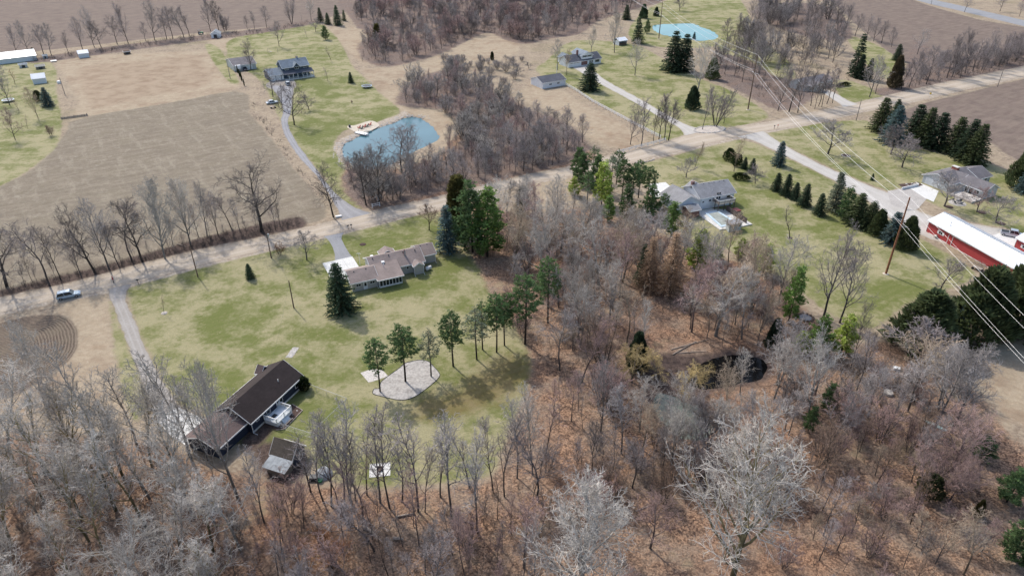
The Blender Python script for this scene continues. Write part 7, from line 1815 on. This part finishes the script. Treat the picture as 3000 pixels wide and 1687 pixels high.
car(G(203, 870), math.radians(27), 'pale blue grey crossover car parked on the dirt road', 'car_blue_grey', 4.9, 1.95, 1.7)
car(G(798, 304), math.radians(32), 'silver sedan parked beside the long gravel driveway', 'car_silver', 5.0, 1.9, 1.5, 'sedan')
car(G(843, 249), math.radians(118), 'pale silver car parked before the blue farmhouse', 'car_silver', 4.6, 1.9, 1.6)
car(G(718, 207), math.radians(-55), 'black car parked beside the white camper', 'car_dark', 4.8, 1.95, 1.75)
car(G(2966, 692), math.radians(-32), 'silver blue pickup truck with black bed cover by the red barns', 'car_silver', 5.9, 2.05, 1.9, 'pickup', 'pickup')
rv = thing('camper_trailer', G(697, 206), math.radians(-62), 'white camper trailer parked before the grey gabled garage', 'camper')
MB().extrude([(-3.2, .5), (2.6, .5), (3.4, 1.3), (3.2, 2.6), (2.8, 2.9), (-3.0, 2.9), (-3.2, 2.6)], -1.2, 1.2).build('body', 'white_paint', rv)
for sy in (-1.21, 1.21):
    MB().box(-2.2, -.9, min(sy, sy * .99), max(sy, sy * .99) + .01, 1.5, 2.2).build('window', 'glass_dark', rv)
    MB().tube((-.3, sy * .75, .36), (-.3, sy * .97, .36), .36, n=12).build('wheel', 'black_rubber', rv)
MB().box(-.4, .4, -.35, .35, 2.905, 3.15).build('roof_vent', 'white_paint', rv)
MB().tube((3.2, 0, .6), (4.4, 0, .5), .06).build('drawbar', 'dark_plastic', rv)
wagon('utility_trailer', G(800, 317), math.radians(30), 'small low utility trailer behind the silver sedan')
tr = thing('tractor', G(588, 101), math.radians(20), 'small green tractor parked at the far hedgerow', 'tractor')
MB().box(-.2, 1.6, -.4, .4, .7, 1.3).build('hood', 'green_plastic', tr)
MB().box(-1.1, -.2, -.5, .5, .7, 1.1).build('seat_deck', 'dark_plastic', tr)
MB().box(-1.2, .2, -.75, .75, 2.3, 2.42).build('canopy', 'dark_plastic', tr)
for (x_, y_) in ((-1.1, -.7), (-1.1, .7), (.1, -.7), (.1, .7)): MB().tube((x_, y_, 1.0), (x_, y_, 2.3), .04).build('canopy_post', 'dark_plastic', tr)
for (x_, r) in ((-.7, .7), (1.2, .45)):
    for sy in (-1, 1):
        w = MB().tube((x_, sy * .6, r), (x_, sy * .9, r), r, n=14).build('wheel', 'black_rubber', tr)
        MB().tube((x_, sy * .88, r), (x_, sy * .92, r), r * .5, n=10).build('rim', 'white_paint', w)
# ---------------------------------------------------------------- person
pr = thing('person', G(334, 829), math.radians(-70), 'person in red jacket and dark trousers standing on the dirt road', 'person')
def skin(name, joints, edges, mat, parent, lvl=1):
    me = bpy.data.meshes.new(name)
    me.from_pydata([j[:3] for j in joints], edges, [])
    o = bpy.data.objects.new(name, me); C.objects.link(o); o.parent = parent
    me.materials.append(M[mat])
    md = o.modifiers.new('skin', 'SKIN')
    for sv, j in zip(me.skin_vertices[0].data, joints): sv.radius = (j[3], j[3] * (j[4] if len(j) > 4 else 1))
    me.skin_vertices[0].data[0].use_root = True
    sb = o.modifiers.new('smooth', 'SUBSURF'); sb.levels = lvl; sb.render_levels = lvl
    return o
skin('body', [(0, 0, .95, .15), (0, 0, 1.15, .13), (0, 0, 1.4, .14), (0, 0, 1.52, .06), (0, .01, 1.62, .095), (0, .01, 1.76, .08), (.1, 0, .88, .09), (.11, .03, .5, .07), (.11, -.02, .09, .05), (.11, .14, .05, .045), (-.1, 0, .88, .09), (-.12, -.08, .5, .07), (-.12, -.16, .1, .05), (-.12, -.02, .05, .045), (.2, 0, 1.4, .06), (.26, .03, 1.14, .05), (.25, .12, .92, .04), (-.2, 0, 1.4, .06), (-.27, .0, 1.14, .05), (-.26, .09, .92, .04)],
     [(0, 1), (1, 2), (2, 3), (3, 4), (4, 5), (0, 6), (6, 7), (7, 8), (8, 9), (0, 10), (10, 11), (11, 12), (12, 13), (2, 14), (14, 15), (15, 16), (2, 17), (17, 18), (18, 19)], 'trousers', pr)
skin('jacket', [(0, 0, .88, .17), (0, 0, 1.15, .16), (0, 0, 1.42, .165), (0, 0, 1.54, .08), (.21, 0, 1.42, .075), (.265, .03, 1.14, .065), (.255, .11, .97, .055), (-.21, 0, 1.42, .075), (-.275, 0, 1.14, .065), (-.265, .08, .97, .055)], [(0, 1), (1, 2), (2, 3), (2, 4), (4, 5), (5, 6), (2, 7), (7, 8), (8, 9)], 'jacket_red', pr)
MB().lathe([(.03, 0), (.085, .05), (.1, .12), (.085, .2), (.03, .25)], (0, .02, 1.575), 10).build('head', 'skin', pr, True)
MB().lathe([(.108, .12), (.108, .2), (.07, .27), (.02, .285)], (0, .0, 1.575), 10).build('hood', 'jacket_red', pr, True)
# ---------------------------------------------------------------- roadside and yard pieces
def mailbox(px, py, label, mat='dark_plastic', n=1):
    t = thing('mailbox', G(px, py), math.radians(31), label, 'mailbox', 'roadside mailboxes')
    MB().box(-.05, .05, -.05, .05, 0, 1.05).build('post', 'pole_wood', t)
    MB().extrude([(-.28, 1.06), (.28, 1.06), (.28, 1.22), (.2, 1.32), (-.2, 1.32), (-.28, 1.22)], -.13, .13).build('box', mat, t)
mailbox(406, 832, 'mailbox at the mouth of the main gravel driveway')
mailbox(1021, 672, 'left mailbox opposite the white rail section')
mailbox(1030, 670, 'right mailbox opposite the white rail section')
mailbox(2268, 378, 'dark mailbox at the mouth of the pale drive')
mailbox(2278, 376, 'red mailbox at the mouth of the pale drive', 'red_plastic')
o = thing('road_sign', G(2722, 288), math.radians(120), 'yellow diamond warning sign on the road verge', 'road sign')
MB().tube((0, 0, 0), (0, 0, 2.5), .04).build('post', 'galvanised', o)
MB().extrude([(0, 1.5), (.53, 2.03), (0, 2.56), (-.53, 2.03)], -.07, -.045).build('plate', 'yellow_sign', o)
bx = thing('ground_box', G(992, 636), math.radians(20), 'flat white box on the verge beside the gravel driveway', 'box')
MB().box(-.8, .8, -.35, .35, 0, .35).box(-.85, .85, -.4, .4, .35, .42).build('cabinet', 'white_paint', bx)
sb_ = thing('stone_bed', G(857, 1032), math.radians(82), 'rectangular bed of pale stones on the lawn above the dark house', 'stone bed')
mb = MB()
for k in range(360): mb.rock((rng.uniform(-1.7, 1.7), rng.uniform(-.62, .62), 0), rng.uniform(.08, .17), rng)
tag(mb.build('stone', 'stone_pale', sb_), kind='stuff')
gbp = [(1040 + x / 9.908, 1050 + y / 9.908) for x, y in [(510, 990), (560, 880), (700, 860), (760, 680), (960, 510), (1270, 290), (1450, 140), (1700, 70), (1950, 45), (2150, 100), (2300, 250), (2450, 430), (2440, 540), (2280, 710), (2000, 930), (1750, 1100), (1500, 1190), (1270, 1205), (1000, 1150), (700, 1080), (560, 1040)]]
sheet('gravel_bed', gbp, 'sand_grey', .03, 'large grey sandy bed under the pines with a dark curved edging', 'garden bed', 3, kind='structure')
w = [Vector((*p, 0)) for p in spline(GP(gbp), 3)]
ed = MB().path([p + Vector((0, 0, .06)) for p in w + [w[0]]], .055, 4).build('bed_edging', 'dark_plastic')
tag(ed, 'thin dark plastic edging round the grey sandy bed', 'edging')
sheet('gravel_patch', [(1040 + x / 9.908, 1050 + y / 9.908) for x, y in [(160, 420), (420, 330), (760, 300), (860, 400), (960, 510), (720, 600), (480, 680), (400, 690)]], 'stone_pale', .024, 'small pale gravel rectangle beside the grey sandy bed', 'pavement', jit=.05)
fp = thing('fire_pit', G(1113, 1376), math.radians(8), 'square pale slab with a dark fire ring at the wood edge', 'fire pit')
MB().box(-1.7, 1.7, -1.5, 1.5, .0, .06).build('slab', 'concrete_pale', fp)
MB().lathe([(.55, .06), (.55, .3), (.42, .3), (.42, .1), (.02, .1)], (0, .1, 0), 14).build('fire_ring', 'barn_brown', fp)
jk = thing('junk_heap', G(940, 1396), 0, 'grey tarpaulin heap with a green tub at the wood edge', 'junk heap')
MB().lathe([(1.5, 0), (1.35, .5), (.9, .95), (.3, 1.2)], (.4, .5, 0), 9).build('tarpaulin', 'grey_metal_roof', jk)
MB().box(-1.6, -.4, -1.0, -.1, 0, .7).build('mower_body', 'dark_plastic', jk)
for (x_, y_) in ((-1.5, -1.1), (-.5, -1.1), (-1.5, 0), (-.5, 0)): MB().tube((x_, y_ - .08, .25), (x_, y_ + .08, .25), .25, n=10).build('wheel', 'black_rubber', jk)
MB().lathe([(.35, 0), (.45, .5), (.42, .5), (.33, .05)], (.1, -1.0, 0), 12).build('tub', 'green_plastic', jk)
def trampoline(px, py, r, label, net=False):
    t = thing('trampoline', G(px, py), 0, label, 'trampoline', 'trampolines')
    MB().lathe([(r, .78), (r + .05, .84), (r - .3, .85), (r - .3, .8)], (0, 0, 0), 24).build('pad', 'car_blue_grey', t)
    MB().lathe([(r - .3, .8), (r - .31, .82), (.02, .815)], (0, 0, 0), 24).build('mat', 'dark_plastic', t)
    for k in range(8):
        a = k / 8 * 6.283
        MB().tube((r * math.cos(a), r * math.sin(a), 0), (r * math.cos(a), r * math.sin(a), 2.5 if net else .8), .04).build('leg', 'galvanised', t)
trampoline(1075, 257, 2.3, 'round dark trampoline with enclosure poles on the farmhouse lawn', True)
trampoline(25, 298, 2.3, 'pale blue round trampoline on the left lawn')
dk = thing('dock', G(980 + 640 / 8.05, 330 + 500 / 8.05), math.radians(-30), 'white wooden dock on the blue pond', 'dock')
for k in range(12):
    MB().box(-2.6 + k * .44, -2.2 + k * .44, -1.1, 1.1, .25, .33).build('plank', 'white_paint', dk)
for (x_, y_) in ((-2.3, -1), (-2.3, 1), (2.3, -1), (2.3, 1)): MB().tube((x_, y_, -.9), (x_, y_, .9), .08).build('post', 'weathered_wood', dk)
bt = thing('rowing_boat', G(980 + 790 / 8.05, 330 + 470 / 8.05, -.3), math.radians(30), 'small pale rowing boat beside the white dock', 'boat')
mb = MB()
for (x_, hw) in ((-1.5, .5), (-.5, .65), (.6, .6), (1.5, .08)): mb.v += [(x_, -hw, .42), (x_, -hw * .6, 0), (x_, hw * .6, 0), (x_, hw, .42)]
for i in range(3):
    for k in range(3): mb.f.append((i * 4 + k, (i + 1) * 4 + k, (i + 1) * 4 + k + 1, i * 4 + k + 1))
mb.f.append((0, 1, 2, 3))
mb.build('hull', 'teal_plastic', bt)
for x_ in (-.7, .4): MB().box(x_ - .12, x_ + .12, -.58, .58, .28, .32).build('seat', 'weathered_wood', bt)
for i, (x_, y_, c_) in enumerate([(580, 370, 'red_plastic'), (640, 385, 'dark_plastic'), (705, 345, 'red_plastic'), (770, 335, 'dark_plastic'), (835, 300, 'red_plastic')]):
    t = thing('garden_chair', G(980 + x_ / 8.05, 330 + y_ / 8.05), math.radians(-60), ORD[i] + (' from the left of the' if i else ' of the') + ' five low slatted chairs on the sandy beach', 'chair', 'chairs on the beach')
    MB().hexa([(-.4, -.5, .3), (.4, -.5, .3), (.4, .3, .22), (-.4, .3, .22)], [(-.4, -.5, .38), (.4, -.5, .38), (.4, .3, .30), (-.4, .3, .30)]).build('seat', c_, t)
    MB().hexa([(-.4, .28, .3), (.4, .28, .3), (.4, .36, .3), (-.4, .36, .3)], [(-.45, .6, 1.1), (.45, .6, 1.1), (.45, .68, 1.1), (-.45, .68, 1.1)]).build('backrest', c_, t)
    for sx in (-1, 1):
        MB().box(sx * .48 - .08, sx * .48 + .08, -.55, .35, .55, .6).build('armrest', c_, t)
        MB().box(sx * .45 - .05, sx * .45 + .05, -.5, -.4, 0, .55).box(sx * .45 - .05, sx * .45 + .05, .25, .35, 0, .55).build('leg', c_, t)
bn = thing('waste_barrel', G(980 + 360 / 8.05, 330 + 350 / 8.05), 0, 'dark barrel at the left end of the sandy beach', 'barrel')
MB().lathe([(.38, 0), (.42, .5), (.38, 1.0), (.1, 1.05)], (0, 0, 0), 12).build('drum', 'dark_plastic', bn)
rp = MB()
wp = PW['blue']
for k in range(900):
    i = rng.randrange(len(wp))
    a, b_ = Vector(wp[i]), Vector(wp[(i + 1) % len(wp)])
    p = a.lerp(b_, rng.random())
    t = (b_ - a).normalized(); nr = Vector((t.y, -t.x))
    cx = Vector((sum(q[0] for q in wp) / len(wp), sum(q[1] for q in wp) / len(wp)))
    if nr.dot(p - cx) < 0: nr = -nr
    if p.x > cx.x + 8: continue
    q = p + nr * rng.uniform(.2, 3.6)
    rp.rock((q.x, q.y, -.04), rng.uniform(.12, .32), rng)
tag(rp.build('riprap_stones', 'stone_pale'), 'pale riprap stones along the left bank of the blue pond', 'stones', kind='stuff')
rb = thing('stone_ring_bed', G(2078, 380), math.radians(20), 'stone edged bed with bare trees at the road corner', 'garden bed')
MB().prism([(6.2 * math.cos(a / 20 * 6.283), 3.6 * math.sin(a / 20 * 6.283)) for a in range(20)], .005, .05).build('mulch', 'stone', rb)
for k in range(40):
    a = k / 40 * 6.283
    MB().rock((6.3 * math.cos(a), 3.7 * math.sin(a), 0), rng.uniform(.35, .55), rng, .8).build('stone', 'stone_pale', rb)
pl = thing('ring_planter', G(2478, 456), 0, 'small stone ringed bed with a shrub by the power lines', 'garden bed')
MB().lathe([(1.3, 0), (1.25, .08), (.1, .1)], (0, 0, 0), 16).build('mulch', 'mulch', pl)
for k in range(16):
    a = k / 16 * 6.283
    MB().rock((1.35 * math.cos(a), 1.35 * math.sin(a), 0), .25, rng, .8).build('stone', 'stone_pale', pl)
cv = thing('curved_stone_wall', G(1887, 470), math.radians(25), 'low curved stone wall by the road behind the pines', 'wall')
for k in range(14):
    a = -1.2 + k * .17
    MB().rock((4.0 * math.sin(a), -1.4 * math.cos(a), 0), .36, rng, .9).build('stone', 'stone', cv)
for (bx_, by_, r, nm, lab, mat_) in ((1063, 716, .9, 'mulch_ring', 'small brown mulch heap on the tan roofed ranch lawn', 'mulch'), (481, 917, .7, 'mulch_ring', 'pinkish mulch ring round the lawn sapling', 'stone'), (2314, 697, .7, 'mulch_ring', 'leafy ring under the lone bare tree of the right lawn', 'mulch')):
    t = thing(nm, G(bx_, by_), 0, lab, 'garden bed')
    MB().lathe([(r, 0), (r * .8, .12), (.1, .25)], (0, 0, 0), 12).build('mound', mat_, t)
for (x0, y0, x1, y1, r, lab) in ((1065, 1545, 1110, 1575, .28, 'mossy fallen log in the lower middle woods'), (1152, 1579, 1182, 1582, .26, 'pale fallen log in the lower middle woods'), (1160, 1515, 1215, 1505, .16, 'thin grey fallen trunk near the lawn edge'), (1862, 1498, 1905, 1480, .10, 'pale broken branch in the lower right leaf litter'), (1970, 1040, 2040, 1000, .12, 'whitish fallen branch behind the dark pond'), (1965, 1025, 2075, 995, .10, 'long whitish fallen stem behind the dark pond'), (1985, 1035, 2070, 1030, .09, 'low whitish fallen stem behind the dark pond'), (1850, 1510, 1870, 1540, .09, 'short pale broken branch in the lower right leaf litter'), (520, 716, 545, 724, .13, 'pale broken branch in the roadside ditch')):
    a, b_ = G(x0, y0), G(x1, y1)
    o = thing('fallen_log', a, 0, lab, 'log')
    v = b_ - a
    MB().tube((0, 0, r), (v.x * .5, v.y * .5, r * 1.3), r, r * .85, 8).tube((v.x * .5, v.y * .5, r * 1.3), (v.x, v.y, r), r * .85, r * .6, 8).build('stem', 'log_wood', o)
    MB().tube((v.x * .45, v.y * .45, r), (v.x * .5 + .5, v.y * .5 + .4, r + .5), r * .4, r * .2, 5).build('branch_stub', 'log_wood', o)
cb = thing('cable_drum', G(2601, 1154), 0, 'pale round drum lid lying in the right woods', 'drum')
MB().lathe([(.85, .0), (.9, .3), (.85, .55), (.3, .62)], (0, 0, 0), 9).build('drum', 'stone_pale', cb)
cb = thing('white_crate', G(2626, 1083), math.radians(-20), 'small white crate below the broad low tree', 'crate')
MB().box(-.6, .6, -.4, .4, 0, .5).box(-.63, .63, -.43, .43, .5, .56).build('crate', 'white_paint', cb)
kb = thing('kayak', G(2738, 1248), math.radians(-45), 'pale teal kayak lying under the forked tree', 'kayak')
mb = MB()
for (x_, hw, z) in ((-2.0, .04, .25), (-1.2, .3, .0), (0, .38, -.02), (1.2, .3, .0), (2.0, .04, .25)): mb.v += [(x_, -hw, .28), (x_, -hw * .5, z + .02), (x_, hw * .5, z + .02), (x_, hw, .28), (x_, 0, .36)]
for i in range(4):
    for k in range(5): mb.f.append((i * 5 + k, (i + 1) * 5 + k, (i + 1) * 5 + (k + 1) % 5, i * 5 + (k + 1) % 5))
mb.build('hull', 'teal_plastic', kb)
sw = thing('swing_frame', G(800, 155), math.radians(20), 'wooden swing frame on the lawn behind the blue farmhouse', 'swing set')
MB().tube((-2.5, 0, 2.3), (2.5, 0, 2.3), .06).build('beam', 'weathered_wood', sw)
for sx in (-2.5, 2.5):
    for sy in (-.8, .8): MB().tube((sx, sy, 0), (sx, 0, 2.3), .06).build('leg', 'weathered_wood', sw)
MB().box(-1.8, -.6, -.4, .4, .6, .7).box(-1.8, -1.7, -.4, .4, .7, 1.3).build('seat', 'stone_pale', sw)
pk = thing('picnic_table', G(1015, 905), 0, 'x', 'table') if False else None
gd = thing('pallet_fence', G(218, 345), math.radians(30), 'low weathered pallet fence at the foot of the weedy strip', 'fence')
for k in range(12):
    MB().box(-4.5 + k * .78, -3.85 + k * .78, -.06, .06, .0, .8).build('board', 'weathered_wood', gd)
for k in range(3): MB().box(-4.6 + k * 4.5, -4.4 + k * 4.5, .08, .2, 0, 1.0).build('post', 'pole_wood', gd)
cp = thing('chicken_coop', G(158, 182), math.radians(30), 'low white coop beside the weedy strip', 'coop')
MB().box(-1.2, 1.2, -.6, .6, 0, .5).build('box', 'weathered_wood', cp)
MB().hexa([(-1.3, -.7, .5), (1.3, -.7, .5), (1.3, .7, .7), (-1.3, .7, .7)], [(-1.3, -.7, .56), (1.3, -.7, .56), (1.3, .7, .76), (-1.3, .7, .76)]).build('lid', 'white_metal_roof', cp)
ws = thing('white_tank', G(174, 245), 0, 'round white tank at the foot of the weedy strip pole', 'tank')
MB().lathe([(.75, 0), (.85, .5), (.75, 1.1), (.3, 1.3)], (0, 0, 0), 12).build('tank_body', 'white_paint', ws)
wr = thing('fire_ring', G(2360, 930), 0, 'round dark fire ring at the left edge of the right lawn', 'fire ring')
for k in range(12):
    a = k / 12 * 6.283
    MB().rock((1.6 * math.cos(a), 1.6 * math.sin(a), 0), .4, rng, .8).build('stone', 'barn_brown', wr)
MB().lathe([(1.4, 0), (1.2, .08), (.1, .12)], (0, 0, 0), 12).build('ash', 'asphalt', wr)
